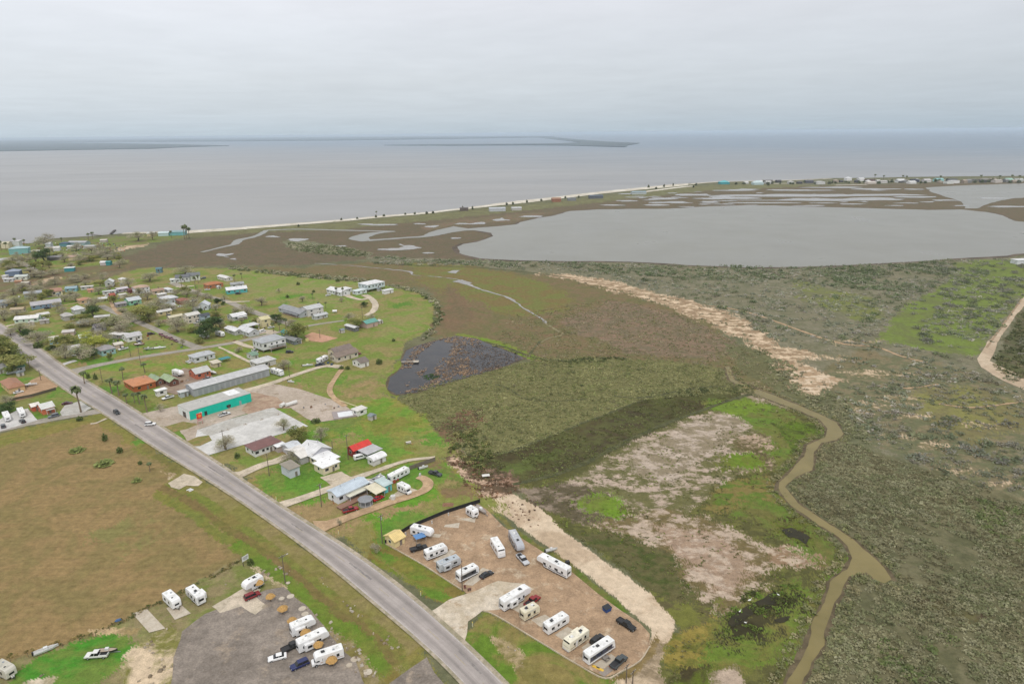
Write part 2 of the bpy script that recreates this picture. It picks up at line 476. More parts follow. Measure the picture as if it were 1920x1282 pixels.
# dry hay field
Z([(-250,880),(-100,860),(0,838),(180,795),(235,830),(330,895),(430,965),(505,1025),(460,1052),(350,1112),(180,1192),(0,1240),(-250,1310)], (144,122,84), (130,116,76), 3, 1.0, 0.6)
Z([(150,1000),(260,960),(320,1000),(230,1050)], (128,122,76), (138,118,80), 5, 1.0, 0.6)
Z([(430,930),(500,1020),(470,1045),(400,1000)], (142,128,82), (136,118,80), 3, 1.0, 0.6)
# yard in the lower left
Z([(-150,1300),(0,1240),(180,1190),(345,1108),(455,1044),(520,1030),(600,1100),(700,1190),(790,1282),(790,1500),(-150,1500)], (112,124,62), (140,128,94), 2, patch=.5)
Z([(20,1262),(100,1215),(200,1190),(270,1205),(240,1250),(150,1300),(60,1300),(20,1290)], (74,134,44), (106,128,58), 2)
Z([(60,1268),(115,1262),(100,1290),(40,1290)], (204,190,168), (150,140,108), 1.5)
Z([(240,1225),(330,1170),(340,1210),(300,1300),(230,1300)], (204,184,156), (122,120,66), 2)
Z([(165,1180),(260,1180),(250,1192),(170,1190)], (190,166,130), (150,132,92), 1.2)
Z([(560,1110),(620,1160),(700,1240),(760,1300),(680,1300),(600,1190)], (150,136,104), (122,114,66), 1.5)
Z([(470,1060),(530,1060),(555,1090),(540,1120),(500,1090)], (190,172,144), (124,118,70), 1.5)
Z([(555,1080),(720,1220),(790,1290),(740,1290),(640,1190)], (98,120,44), (122,110,60), 1.5)
# verge between road and the camper lot
Z([(600,985),(722,1012),(800,1062),(870,1105),(835,1135),(800,1120),(700,1050)], (108,122,48), (124,112,60), 1.5)
Z([(850,1200),(903,1138),(1010,1194),(1095,1244),(1150,1278),(1160,1400),(960,1400)], (96,122,44), (134,122,74), 1.5)
Z([(920,1190),(960,1195),(1020,1260),(1060,1300),(1010,1300)], (176,156,124), (122,114,66), 1.5)
Z([(1080,1100),(1150,1130),(1180,1152),(1150,1145)], (86,110,42), (100,108,50), 1)
Z([(900,942),(930,962),(1000,1015),(1060,1052),(1120,1100),(1180,1150),(1120,1115),(1050,1062),(985,1020)], (96,112,50), (118,112,66), 1)
Z([(1170,1250),(1215,1215),(1225,1185),(1235,1200),(1222,1230),(1180,1270),(1140,1282)], (120,104,62), (134,116,80), 1)

# strips that follow the road: dry verge, ditch, green strip
_SL = [(345,880),(380,900),(436,935),(492,972),(548,1013),(605,1055),(647,1090),(701,1136),(748,1176),(786,1211)]
def band(s0, s1, a, b, warp=1.2, k0=0, k1=10):
    q = [(x - s0, y + s0 * .8) for x, y in _SL[k0:k1]] + [(x - s1, y + s1 * .8) for x, y in reversed(_SL[k0:k1])]
    Z(q, a, b, warp)
band(-3, 20, (136,124,82), (124,120,66), 1.0)
band(20, 34, (112,120,56), (126,116,66), 1.0)
band(34, 46, (120,104,66), (112,108,58), 1.2)
band(46, 66, (98,124,44), (112,122,54), 1.4, 3)
band(46, 62, (122,120,60), (112,118,58), 1.4, 0, 4)
Z([(480,898),(560,945),(700,1036),(800,1118),(800,1108),(700,1026),(560,934),(490,893)], (134,124,82), (118,122,60), 1.0)
Z([(700,1030),(760,1050),(850,1120),(840,1132),(800,1118)], (122,118,58), (96,126,46), 1.5)

Z([(218,466),(240,460),(275,457),(278,460),(250,465),(225,472)], (206,184,156), (160,138,112), 4, patch=.5)
Z([(60,532),(85,524),(100,519),(106,521),(90,528),(70,535)], (206,180,150), (166,142,116), 4, patch=.5)
Z([(195,528),(240,522),(255,524),(210,532)], (166,140,114), (120,108,78), 4, patch=.5)
# lawns are patchy: lush and dry spots
_rz = random.Random(21)
_lawn = [W(q) for q in ([(0,540),(200,522),(430,503),(700,531),(812,572),(812,612),(765,642),(738,684),(722,738),(808,790),(826,866),(905,934),(722,1032),(600,992),(0,640)], [(0,470),(240,450),(240,500),(0,535)])]
_n = 0
while _n < 120:
    px, py = _rz.uniform(0, 880), _rz.uniform(455, 1020)
    x, y = g(px, py)
    if not any(inside(np.array([x]), np.array([y]), q)[0] for q in _lawn): continue
    r = _rz.uniform(5, 15); a_ = _rz.uniform(0, 3.14); e = _rz.uniform(.3, .8)
    q = [(x + r * math.cos(t) * math.cos(a_) - r * e * math.sin(t) * math.sin(a_), y + r * math.cos(t) * math.sin(a_) + r * e * math.sin(t) * math.cos(a_)) for t in (0, .8, 1.6, 2.4, 3.1, 3.9, 4.7, 5.5)]
    c = _rz.choice([((94,134,50),(116,132,62)), ((104,138,52),(122,134,64)), ((90,126,50),(112,126,62)), ((142,132,84),(124,130,68)), ((150,130,92),(130,126,74))])
    Z(q, c[0], c[1], 5, world=True); _n += 1
Z([(-200,700),(0,658),(60,690),(112,722),(180,762),(0,802),(-200,850)], (96,132,50), (126,126,72), 1.5)

def build_ground():
    dep = list(np.arange(58.0, 2.6, -0.085))
    r = [CAM_H / math.tan(math.radians(d)) for d in dep]
    rr = [0.0, 15, 30, 45] + r
    x = rr[-1]
    while x < 90000:
        x *= 1.12; rr.append(x)
    rr = np.array(rr)
    fine = np.arange(-46, 46.01, 0.085)
    mid1 = np.arange(-75, -46, 1.0); mid2 = np.arange(47, 76, 1.0)
    back = np.arange(80, 284, 6.0)
    th = np.concatenate([mid1, fine, mid2, back])
    thr = np.radians(th)
    nt_, nr = len(th), len(rr)
    X = (rr[:, None] * np.sin(thr)[None, :]).ravel()
    Y = (rr[:, None] * np.cos(thr)[None, :]).ravel()
    A = np.tile(np.array(alb(BASE_A)), (len(X), 1)); B = np.tile(np.array(alb(BASE_B)), (len(X), 1))
    F = np.ones(len(X)); S = np.zeros(len(X)); PT = np.zeros(len(X))
    w1 = (fbm(X / 14, Y / 14, 1, 4) - 0.5) * 2; w2 = (fbm(X / 14, Y / 14, 21, 4) - 0.5) * 2
    w3 = (fbm(X / 3, Y / 3, 41, 2) - 0.5) * 2; w4 = (fbm(X / 3, Y / 3, 61, 2) - 0.5) * 2
    j1 = NPR.uniform(-1, 1, len(X)); j2 = NPR.uniform(-1, 1, len(X))      # sparse, mingled edges
    for poly, a, b, warp, fi, st, pt in ZONES:
        m = inside(X + w1 * warp * 1.6 + w3 * warp * 0.5 + j1 * warp * .45, Y + w2 * warp * 1.6 + w4 * warp * 0.5 + j2 * warp * .45, poly)
        A[m] = a; B[m] = b; F[m] = fi; S[m] = st; PT[m] = pt
    one = np.ones((len(X), 1))
    i = np.arange(nr - 1)[:, None]; j = np.arange(nt_)[None, :]
    j2 = (j + 1) % nt_
    faces = np.stack([i * nt_ + j, (i + 1) * nt_ + j + 0 * i, (i + 1) * nt_ + j2, i * nt_ + j2 + 0 * i], -1).reshape(-1, 4)[:, ::-1]
    m, nt, bs = new_mat('ground')
    ca = N(nt, 'ShaderNodeAttribute', attribute_name='col_a'); cb = N(nt, 'ShaderNodeAttribute', attribute_name='col_b')
    fa = N(nt, 'ShaderNodeAttribute', attribute_name='fine'); sa = N(nt, 'ShaderNodeAttribute', attribute_name='stripe')
    ge = N(nt, 'ShaderNodeNewGeometry'); P = ge.outputs['Position']
    n1 = remap(nt, noise(nt, P, 0.06, 7, 0.68, 0.6), 0.44, 0.56, 0, 1)
    pa = N(nt, 'ShaderNodeAttribute', attribute_name='patch')
    m2 = N(nt, 'ShaderNodeMapping'); nt.links.new(P, m2.inputs[0])
    m2.inputs['Rotation'].default_value = (0, 0, math.radians(40)); m2.inputs['Scale'].default_value = (0.8, 1.1, 1)
    n1b = remap(nt, noise(nt, m2.outputs[0], 0.15, 10, 0.72, 0.15), 0.445, 0.52, 0, 1)
    n1 = mathn(nt, 'ADD', mathn(nt, 'MULTIPLY', n1, mathn(nt, 'SUBTRACT', 1.0, pa.outputs['Fac'])), mathn(nt, 'MULTIPLY', n1b, pa.outputs['Fac']))
    col = mixc(nt, n1, ca.outputs['Color'], cb.outputs['Color'])
    n2 = remap(nt, noise(nt, P, 0.45, 5, 0.7), 0.28, 0.72, -0.30, 0.30)
    n3 = remap(nt, noise(nt, P, 2.6, 3, 0.7), 0.28, 0.72, -0.22, 0.22)
    nn = mathn(nt, 'MULTIPLY', mathn(nt, 'ADD', n2, n3), fa.outputs['Fac'])
    # mowing streaks of the hay field
    mp = N(nt, 'ShaderNodeMapping'); nt.links.new(P, mp.inputs[0])
    mp.inputs['Rotation'].default_value = (0, 0, math.radians(-34)); mp.inputs['Scale'].default_value = (0.03, 0.9, 1)
    st = remap(nt, noise(nt, mp.outputs[0], 1.0, 3, 0.6), 0.3, 0.7, -0.16, 0.16)
    nn = mathn(nt, 'ADD', nn, mathn(nt, 'MULTIPLY', st, sa.outputs['Fac']))
    col = scalec(nt, col, mathn(nt, 'ADD', nn, 1.0))
    # slight hue drift
    n4 = noise(nt, P, 0.02, 4, 0.6)
    col = mixc(nt, remap(nt, n4, 0.45, 0.7, 0, 0.13), col, alb((128, 112, 78)))
    nt.links.new(col, bs.inputs['Base Color'])
    bs.inputs['Roughness'].default_value = 1.0
    bs.inputs['Specular IOR Level'].default_value = 0.1
    o = mesh_np('ground', np.stack([X, Y, np.zeros_like(X)], -1), faces, m,
                attrs={'col_a': ('FLOAT_COLOR', np.hstack([A, one])), 'col_b': ('FLOAT_COLOR', np.hstack([B, one])),
                       'fine': ('FLOAT', F), 'stripe': ('FLOAT', S), 'patch': ('FLOAT', PT)})
    o['kind'] = 'structure'
build_ground()

# ---- water
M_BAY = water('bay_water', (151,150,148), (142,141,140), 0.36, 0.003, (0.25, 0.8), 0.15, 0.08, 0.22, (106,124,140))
M_LAG = water('lagoon_water', (130,129,119), (127,126,117), 0.3, 0.006, (1, 1), 0.0, 0.15)
M_CREEK = water('creek_water', (136,124,84), (124,114,76), 0.3, 0.08, (1, 1), 0.05, 0.6, 0.15)
M_POOL = water('pool_water', (150,146,140), (136,132,126), 0.2, 0.05)
M_POND = water('pond_water', (40,40,44), (54,52,53), 0.14, 0.12, (1, 1), 0.08, 1.0)

shore = [(-300,468),(0,458),(60,456),(100,447),(165,443),(230,438),(340,433),(430,428),(520,421),(640,412),(700,406),(800,398),(870,390),(960,378),(1010,373),(1060,367),(1120,360),(1180,354),(1240,348),(1290,344),(1400,340),(1500,337),(1560,334),(1620,334),(1700,332),(1800,331),(1920,330),(2150,330),(2600,332)]
sw = densify(W(shore), 12, 3.5, 5, False)
bay = [(p.x, p.y) for p in sw] + [(9000, 2000), (60000, 3000), (60000, 85000), (-60000, 85000), (-60000, 3000), (-9000, 300), (-1500, 500)]
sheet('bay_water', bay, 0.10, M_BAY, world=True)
lag = [(857,463),(868,458),(895,454),(915,447),(925,443),(920,437),(873,429),(940,424),(968,421),(975,417),(1010,409),(1040,404),(1070,396),(1120,393),(1180,392),(1250,392),(1330,387),(1400,385),(1470,386),(1560,389),(1640,391),(1740,394),(1800,393),(1850,398),(1880,404),(1890,410),(1905,415),(1925,417),(2100,425),(2150,470),(1920,476),(1903,477),(1890,480),(1800,485),(1700,491),(1600,497),(1500,501),(1400,502),(1290,497),(1180,491),(1070,490),(960,488),(898,485),(880,480),(862,474)]
sheet('lagoon_water', lag, 0.15, M_LAG, 3.0, 10, 7)
sheet('lagoon_water', [(1735,352),(1800,348),(1925,344),(2300,344),(2300,380),(1925,371),(1900,372),(1870,378),(1840,386),(1832,391),(1810,391),(1800,378),(1770,368),(1745,360)], 0.15, M_LAG, 6.0, 14, 8)
# channel and pools of the salt marsh
ribbon('channel_water', [(873,428),(850,431),(825,436),(800,443),(760,446),(720,449),(690,451)], [60,40,30,14,10,12,16], 0.17, M_LAG, 2.0, 4)
ribbon('channel_water', [(740,434),(715,436),(690,440),(672,447),(690,452)], [10,14,22,26,14], 0.18, M_LAG, 2.0, 5)
ribbon('channel_water', [(740,434),(690,433),(640,432),(560,430),(500,432)], [6,8,9,8,8], 0.17, M_LAG, 1.5, 6)
ribbon('channel_water', [(500,432),(480,443),(450,450),(440,458),(415,464),(378,473)], [8,9,12,10,6,5], 0.17, M_LAG, 1.5, 7)
def pool(x, y, w, h, seed):
    n = 30; q = []
    for i in range(n):
        a = 2 * math.pi * i / n
        r = 0.35 + 1.15 * float(fbm(np.array([math.cos(a) * 1.6 + seed * 3.7]), np.array([math.sin(a) * 1.6 - seed * 1.3]), seed, 3)[0])
        q.append((x + w * r * math.cos(a) + h * 2 * math.sin(a * 2 + seed), y + h * r * math.sin(a) * (0.7 if math.sin(a) > 0 else 1)))
    sheet('marsh_pool', q, 0.17, M_POOL)
for k, q in enumerate(((760,464,22,6),(738,468,34,3),(722,422,30,2),(812,426,10,3),(900,419,16,2),(941,412,14,3),(996,406,28,2),(852,447,10,1.5),(802,475,10,1.5),(424,480,9,5),(440,486,6,2),(512,444,14,2),(787,420,14,1.5),(868,420,24,1.5),(690,421,20,1.5),(640,462,10,1.5))):
    pool(*q, 20 + k)
pool(560,451,16,4,41)
for k, q in enumerate(((1500,367,150,3),(1360,372,60,4),(1560,375,90,2.6),(1430,381,80,1.6),(1640,374,60,3),(1660,366,80,2),(1380,357,40,1.6),(1500,357,70,1.6),(1560,352,70,1.5),(1640,355,40,2),(1720,370,40,2),(1470,376,90,1.3),(1260,380,40,2.4),(1300,366,36,2.2),(1240,373,30,2),(1770,376,30,1.6),(1890,388,40,2),(1400,366,50,1.2),(1230,385,26,1.6),(1700,381,24,1.2),(1150,385,26,1.2),(1860,372,30,1.6),(1175,377,22,1.6),(1600,383,26,1.1),(1520,386,30,1),(1330,380,20,1.2),(1545,381,26,1),(1450,387,16,.8),(1680,386,20,.9),(1800,386,16,1),(1740,379,14,1.2),(1290,388,18,.9))):
    pool(*q, 50 + k)
_rp = random.Random(13)
for k in range(70):
    px, py = _rp.uniform(1170, 1915), _rp.uniform(351, 389)
    if py > 386 - abs(px - 1500) * .01 or (px > 1720 and py < 392 and px > 1735): continue
    if px < 1300 and py < 362: continue
    pool(px, py, _rp.uniform(5, 26), _rp.uniform(.35, 1.1), 130 + k)
# tidal creeklet in the brown marsh
ribbon('creeklet', [(590,494),(640,497),(690,501),(740,506),(770,510),(776,516),(830,520),(865,526),(880,534),(905,544),(935,552),(960,562),(985,580),(1015,597),(1022,606)], [1,1.5,1,2,3.5,1.2,1.5,3,3.5,2.5,2.2,2.5,1.5,1.8,1.2], 0.05, M_POOL, 1.5, 8)
sheet('marsh_pool', [(846,528),(865,524),(885,531),(872,534),(860,530)], 0.05, M_POOL, 2, 4, 90)
sheet('marsh_pool', [(838,511),(850,507),(862,507),(856,513)], 0.05, M_POOL, 2, 4, 91)
ribbon('creeklet', [(1022,606),(1045,620),(1055,628),(1030,634),(1015,642)], [1.5,2,2,1.5,1], 0.05, M_CREEK, 0.6, 9)
creek = [(1360,688),(1362,700),(1369,714),(1390,728),(1446,751),(1498,770),(1535,786),(1551,804),(1547,820),(1512,834),(1507,855),(1484,881),(1460,905),(1458,919),(1488,951),(1535,984),(1572,1007),(1589,1024),(1598,1047),(1587,1068),(1554,1092),(1547,1129),(1526,1166),(1512,1209),(1488,1255),(1474,1283),(1450,1345),(1425,1420),(1455,1420),(1480,1345),(1506,1281),(1520,1241),(1542,1209),(1560,1150),(1568,1129),(1582,1096),(1592,1080),(1624,1073),(1643,1089),(1660,1094),(1675,1087),(1660,1066),(1638,1045),(1600,1012),(1549,979),(1502,947),(1470,914),(1488,895),(1523,881),(1528,846),(1540,830),(1568,825),(1580,813),(1568,792),(1535,776),(1498,760),(1446,739),(1399,722),(1377,713),(1371,700),(1369,688)]
M_DITCH = earth('ditch_growth', (74,76,50), (92,92,62), 0.3)
for k, (q, w) in enumerate((([(962,908),(1075,878),(1200,815),(1330,764),(1400,741),(1425,736)], 1.8), ([(905,640),(960,655),(1000,670),(1060,676),(1120,672),(1180,672)], 1.6), ([(1150,742),(1210,745),(1300,728),(1360,724)], 1.4), ([(1012,640),(1000,655),(990,668)], 1.2), ([(860,853),(940,850),(1010,826),(1110,787),(1210,748)], 1.2), ([(930,720),(960,732),(985,748),(1040,752),(1100,748)], 1.0), ([(700,492),(780,498),(900,502),(1000,512),(1060,520)], 2.0), ([(1640,1085),(1700,1100),(1760,1120),(1850,1140)], 2.5))):
    ribbon('ditch', q, w * 1.3, 0.03, M_DITCH, 0.9, 70 + k)
M_MUDEDGE = earth('creek_mud', (88,78,60), (110,98,76), 0.2)
sheet('mud_bank', grow(creek, 0.9), 0.012, M_MUDEDGE, 0.8, 1.6, 81, world=True)
sheet('creek', creek, 0.05, M_CREEK, 0.9, 2.0, 11)
M_WET = earth('wet_mud', (84,74,64), (108,96,82), 0.05)
sheet('mud_margin', grow(lag, 5.0), 0.012, M_WET, 5.0, 9, 83, world=True)
pond = [(727,730),(730,708),(745,698),(757,686),(753,676),(762,657),(780,649),(820,638),(855,630),(892,635),(930,650),(985,672),(930,692),(885,705),(817,725),(780,736),(742,740)]
sheet('mud_margin', grow(pond, 1.0), 0.012, M_MUDEDGE, 1.0, 2.0, 82, world=True)
sheet('pond', pond, 0.05, M_POND, 0.9, 2.5, 12)
M_BOG = water('bog_water', (48,46,34), (62,58,42), 0.3, 0.25, spec=.12)
sheet('bog_pool', [(1380,1150),(1402,1132),(1425,1116),(1448,1109),(1475,1108),(1455,1122),(1436,1138),(1420,1160),(1400,1172),(1382,1176),(1374,1164)], 0.04, M_BOG, 4.0, 2.0, 61)
sheet('bog_pool', [(1448,1160),(1462,1154),(1480,1157),(1476,1166),(1455,1168)], 0.04, M_BOG, 2.0, 1.5, 62)
sheet('bog_pool', [(1468,995),(1490,990),(1512,1005),(1520,1018),(1500,1016),(1480,1008)], 0.04, M_BOG, 3.5, 1.6, 63)

# ---- beach and far land
M_SAND = earth('beach_sand', (216,210,196), (196,188,172), 0.03, 0.3, 1.0, 0.9, c=(150,146,118))
up = [(340,433),(430,428),(520,421),(640,412),(700,406),(800,398),(870,390),(960,378),(1010,373),(1060,367),(1120,360),(1180,354),(1240,348),(1290,344)]
dn = [(1290,348),(1240,352.5),(1160,360),(1080,369),(1000,379),(940,385),(870,393),(800,401),(700,409.5),(640,415.5),(520,425),(430,432.5),(340,438.5)]
sheet('beach', up + dn, 0.14, M_SAND, 3.0, 9, 13)
ribbon('beach_road', [(1195,362),(1230,357),(1270,352),(1300,349)], [14,16,18,14], 0.16, M_SAND, 2, 14)
ribbon('beach', [(1290,346),(1340,341.5),(1420,339.5),(1500,337.5),(1560,335)], [14,16,14,14,10], 0.14, M_SAND, 3, 15)
ribbon('beach', [(230,438),(285,436),(340,435)], [10,15,16], 0.14, M_SAND, 3, 16)
for (x, y, w) in ((1596,347,30),(1480,344,40),(1660,339,40),(1760,338,30)):
    ribbon('sand_strip', [(x-w,y+.5),(x,y),(x+w,y-.6)], 12, 0.12, M_SAND, 2, 17)
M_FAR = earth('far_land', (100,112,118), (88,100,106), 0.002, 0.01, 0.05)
def far(pts, z=0.9, seed=1, rough=25):
    sheet('far_shore', pts, z, M_FAR, rough, 120, seed, thick=z)
far([(-500,290),(-200,287),(0,284),(150,281.5),(280,279.5),(330,277),(380,275.3),(430,274),(330,271.5),(250,270),(0,265.5),(-500,270)], 6, 31)
far([(-500,270),(0,267.5),(200,266.5),(420,265.5),(640,263.8),(860,260.6),(1000,258.4),(1040,257.4),(1000,256),(640,257.4),(0,262.6),(-500,267)], 14, 32, 60)
far([(720,273),(850,273.6),(1000,272.8),(1060,273.3),(1120,275),(1172,276.5),(1178,273),(1200,269),(1140,266.5),(1080,262),(1030,257),(1000,257.5),(1060,264),(1090,268),(1040,270),(900,271.2),(800,271.6)], 5, 33)
# ================================================================== roads, lots, paths
def asphalt_road():
    """worn two-lane road: wheel tracks, seams and patches follow the road's own length"""
    m, nt, bs = new_mat('worn_asphalt')
    uv = N(nt, 'ShaderNodeAttribute', attribute_name='across'); al = N(nt, 'ShaderNodeAttribute', attribute_name='along')
    ge = N(nt, 'ShaderNodeNewGeometry'); P = ge.outputs['Position']
    cx = N(nt, 'ShaderNodeCombineXYZ'); nt.links.new(uv.outputs['Fac'], cx.inputs[0]); nt.links.new(mathn(nt, 'MULTIPLY', al.outputs['Fac'], 0.02), cx.inputs[1])
    n1 = remap(nt, noise(nt, cx.outputs[0], 0.9, 5, 0.65), 0.3, 0.7, 0.8, 1.16)
    n2 = remap(nt, noise(nt, P, 0.25, 5, 0.7), 0.3, 0.7, 0.88, 1.1)
    n3 = remap(nt, noise(nt, P, 4, 2), 0.3, 0.7, 0.93, 1.06)
    w = mathn(nt, 'ABSOLUTE', mathn(nt, 'SUBTRACT', mathn(nt, 'ABSOLUTE', uv.outputs['Fac']), 2.1))      # lane centres
    trk = remap(nt, w, 0.0, 1.5, 0.74, 1.04)
    f = mathn(nt, 'MULTIPLY', mathn(nt, 'MULTIPLY', n1, n2), mathn(nt, 'MULTIPLY', n3, trk))
    base = mixc(nt, remap(nt, noise(nt, P, 0.03, 3), 0.4, 0.6, 0, 1), alb((172,163,158)), alb((160,152,147)))
    nt.links.new(scalec(nt, base, f), bs.inputs['Base Color'])
    bs.inputs['Roughness'].default_value = 0.9
    return m

RD = Vector((math.cos(math.radians(-42)), math.sin(math.radians(-42))))
RN = Vector((-RD.y, RD.x))          # towards the camper lot
R0 = Vector(g(913, 1282))          # a point near the bottom edge
PRp = [(22,621),(72,652),(114,685),(175,724),(229,755),(258,775),(306,803),(350,834),(400,864),(436,890),(492,928),(548,966),(595,995),(638,1021),(692,1058),(744,1098),(796,1142),(854,1194),(909,1246),(946,1282)]
PLp = [(0,644),(44,674),(92,709),(140,742),(192,773),(229,797),(284,834),(345,872),(380,892),(436,928),(492,966),(548,1006),(605,1048),(647,1081),(701,1128),(748,1168),(796,1206),(843,1248),(873,1282)]
def _tab(px):
    q = sorted((R0.dot(RD) - Vector(v).dot(RD), Vector(v).dot(RN)) for v in W(px))
    t0, o0 = q[0]; t1, o1 = q[-1]
    return [t0 - 40] + [v[0] for v in q] + [t1 + 900], [o0 - 9] + [v[1] for v in q] + [o1 - 8]
TL, TR = _tab(PLp), _tab(PRp)
def road_pt(t, f, rim=False):
    """point t metres up the road; f runs 0..1 from the field side to the lot side of the pavement (or of the shoulders)"""
    def s(tab): return sum(float(np.interp(t + q, *tab)) for q in (-16, -8, 0, 8, 16)) / 5
    l, r = s(TL), s(TR)
    if rim: l -= .9; r += 1.3
    return RD * (R0.dot(RD) - t) + RN * (l + (r - l) * f), r - l
def strip_np(name, t0, t1, f0, f1, z, m, step=4.0, nx=2, kind='structure', rim=False, fn=None):
    ts = np.arange(t0, t1 + step * .5, step)
    V = []; AC = []; AL = []
    for t in ts:
        a_, b_ = fn(t) if fn else (f0, f1)
        for i in range(nx):
            f = a_ + (b_ - a_) * i / (nx - 1)
            q, w = road_pt(t, f, rim)
            V.append((q.x, q.y, z)); AC.append((f - .5) * 8.4); AL.append(t)
    F = []
    for i in range(len(ts) - 1):
        for j in range(nx - 1):
            k = i * nx + j
            F.append((k, k + nx, k + nx + 1, k + 1)[::-1])
    o = mesh_np(name, np.array(V), np.array(F), m, attrs={'across': ('FLOAT', AC), 'along': ('FLOAT', AL)})
    o['kind'] = kind
    return o
M_ROAD = asphalt_road()
M_SHOULD = earth('road_shoulder', (176,164,146), (150,142,118), 0.3, 0.8, 3)
M_LINE = earth('road_paint', (200,196,190), (180,174,168), 0.8)
M_YEL = earth('road_paint_yellow', (176,162,130), (166,156,138), 0.8)
M_TAR = earth('tar_patch', (132,126,124), (146,140,136), 0.5)
strip_np('road_shoulder', -38, 1100, 0, 1, 0.240, M_SHOULD, rim=True)
strip_np('road', -38, 1100, 0, 1, 0.246, M_ROAD, 4.0, 13)
strip_np('road_marking', -38, 520, .955, .975, 0.252, M_LINE)
strip_np('road_marking', -38, 520, .025, .042, 0.252, M_LINE)
for k in range(40):
    strip_np('road_marking', -40 + k * 12, -35 + k * 12, .49, .51, 0.252, M_YEL, 5.0)
for (px, py, L, f) in ((428,890,13,.62),(700,1085,12,.58),(300,796,9,.4),(590,985,7,.55),(905,1262,10,.7)):
    w = Vector(g(px, py)); t = R0.dot(RD) - w.dot(RD)
    strip_np('tar_patch', t, t + L, 0, 0, 0.2502, M_TAR, L / 6, fn=lambda q, f=f: (f - .02 - .03 * abs(math.sin(q * 1.7)), f + .02 + .02 * abs(math.cos(q))))

for k in range(16):
    t = 8 + k * 21 + RND.uniform(-8, 8); f = RND.choice([.12, .27, .49, .52, .73, .88]) + RND.uniform(-.02, .02); L = RND.uniform(10, 34)
    strip_np('tar_seam', t, t + L, 0, 0, 0.2504, M_TAR, L / 12, fn=lambda q, f=f, k=k: (f + .006 * math.sin(q * .7 + k) - .004, f + .006 * math.sin(q * .7 + k) + .005))
M_ST = earth('street_surface', (164,156,146), (150,144,132), 0.1, 0.6, 3)
M_DIRT = earth('dirt_drive', (190,162,130), (168,142,112), 0.2, 0.6, 3)
M_CALI = earth('caliche', (204,190,170), (186,174,154), 0.12, 0.5, 3, c=(160,148,128))
M_CONC = earth('concrete', (208,206,202), (194,192,188), 0.15, 0.5, 3, 0.7)
M_PAVE = earth('paving', (188,186,180), (176,172,164), 0.15)
_zst = [0.010]
def ST(n, p, w, m=M_ST, z=None, r=0.35):
    _zst[0] += 0.0041
    return ribbon(n, p, w, _zst[0], m, r, len(p))
ST('street', [(-120,838),(0,806),(100,785),(185,771),(225,765)], [6,6,6,7,12])
ST('street', [(128,700),(160,690),(250,672),(380,652),(440,642),(500,628),(545,618),(590,609),(645,601)], [13,7,5.5,5.5,5.5,5,4.5,4,3])
ST('street', [(188,573),(230,592),(290,617),(340,640),(378,654)], [6,5.5,5.5,5.5,7])
ST('street', [(322,530),(380,553),(422,564),(470,583),(527,602),(560,616)], [7,6,6,7,6,4])
ST('street', [(230,592),(215,580),(205,560)], [4,3,2], M_DIRT)
ST('street', [(15,483),(40,492),(60,503),(86,513)], [7,6,6,4], M_ST)
ST('street', [(-60,506),(0,501),(45,497)], [3,3,3], M_CALI)
ST('driveway', [(56,586),(90,578),(150,567),(60,560)][:3], [3,3,2.5], M_DIRT)
ST('driveway', [(45,560),(95,557),(150,551)], [3,3,3], M_ST)
ST('driveway', [(0,614),(30,608),(48,604)], [4,4,3], M_CALI)
ST('driveway', [(110,687),(125,681),(142,676)], [4,4,4], M_CONC)
ST('driveway', [(320,530),(350,527),(370,524)], [8,9,7], M_CALI)
ST('driveway', [(330,538),(352,537),(364,536)], [5,5,4], M_CALI)
ST('driveway', [(422,566),(445,566),(468,565)], [3,4,3], M_CALI)
ST('driveway', [(440,640),(460,648),(480,653)], [4,4,4], M_CALI)
ST('driveway', [(410,651),(440,664),(472,680)], [1.6,1.6,1.6], M_CALI)
ST('driveway', [(426,659),(450,671),(478,684)], [1.2,1.2,1.2], M_CALI)
ST('driveway', [(480,626),(500,622),(515,625)], [7,9,6], M_CALI)
ST('driveway', [(645,552),(660,558),(678,562),(692,558)], [6,5,4,3], M_CALI)
ST('driveway', [(683,553),(697,561),(704,573),(699,584),(686,592)], [6,5,5,5,4], M_CALI)
ST('driveway', [(395,749),(498,722),(560,701),(607,687),(640,688)], [5,4.5,4,4,6], M_CALI)
ST('trail', [(641,692),(629,709),(618,730),(628,748),(648,762)], [2.8,2.8,3,3,3], M_DIRT)
ST('driveway', [(437,893),(455,888),(490,873),(519,864),(540,855)], [9,5,4.5,5,4], M_CALI)
ST('driveway', [(517,955),(532,946),(580,930),(626,913),(664,898),(711,881),(763,864),(816,858)], [9,5,4.2,4,4,3,2.4,2], M_CALI)
sheet('apron', [(600,895),(640,884),(668,899),(628,915)], 0.018, M_CALI, 0.4, 2)
sheet('apron', [(628,912),(668,897),(700,898),(690,905),(650,922)], 0.014, M_CALI, 0.5, 2)
ST('driveway', [(592,990),(618,983),(650,971),(700,953),(740,939),(775,928),(797,918),(803,907),(796,898),(783,894)], [10,5.5,4,4,4,4,4,4,3.6,3.4], M_DIRT)
sheet('clearing', [(728,933),(752,917),(772,915),(790,921),(770,932),(740,942)], 0.008, M_CALI, 0.6, 2)
M_STORE = earth('gravel_yard', (186,172,158), (172,158,142), 0.06, 0.5, 3, c=(150,134,112))
sheet('gravel_yard', [(255,777),(300,768),(395,749),(500,718),(555,728),(600,742),(640,755),(668,775),(640,786),(590,792),(545,765),(513,764),(440,782),(372,805),(384,853),(365,845),(330,800),(290,800)], 0.009, M_STORE, 1.2, 3)
sheet('gravel_yard', [(470,735),(520,745),(545,765),(500,765),(470,778),(455,770)], 0.013, earth('brown_dirt', (158,132,112), (176,154,132), 0.15), 1.2, 2)
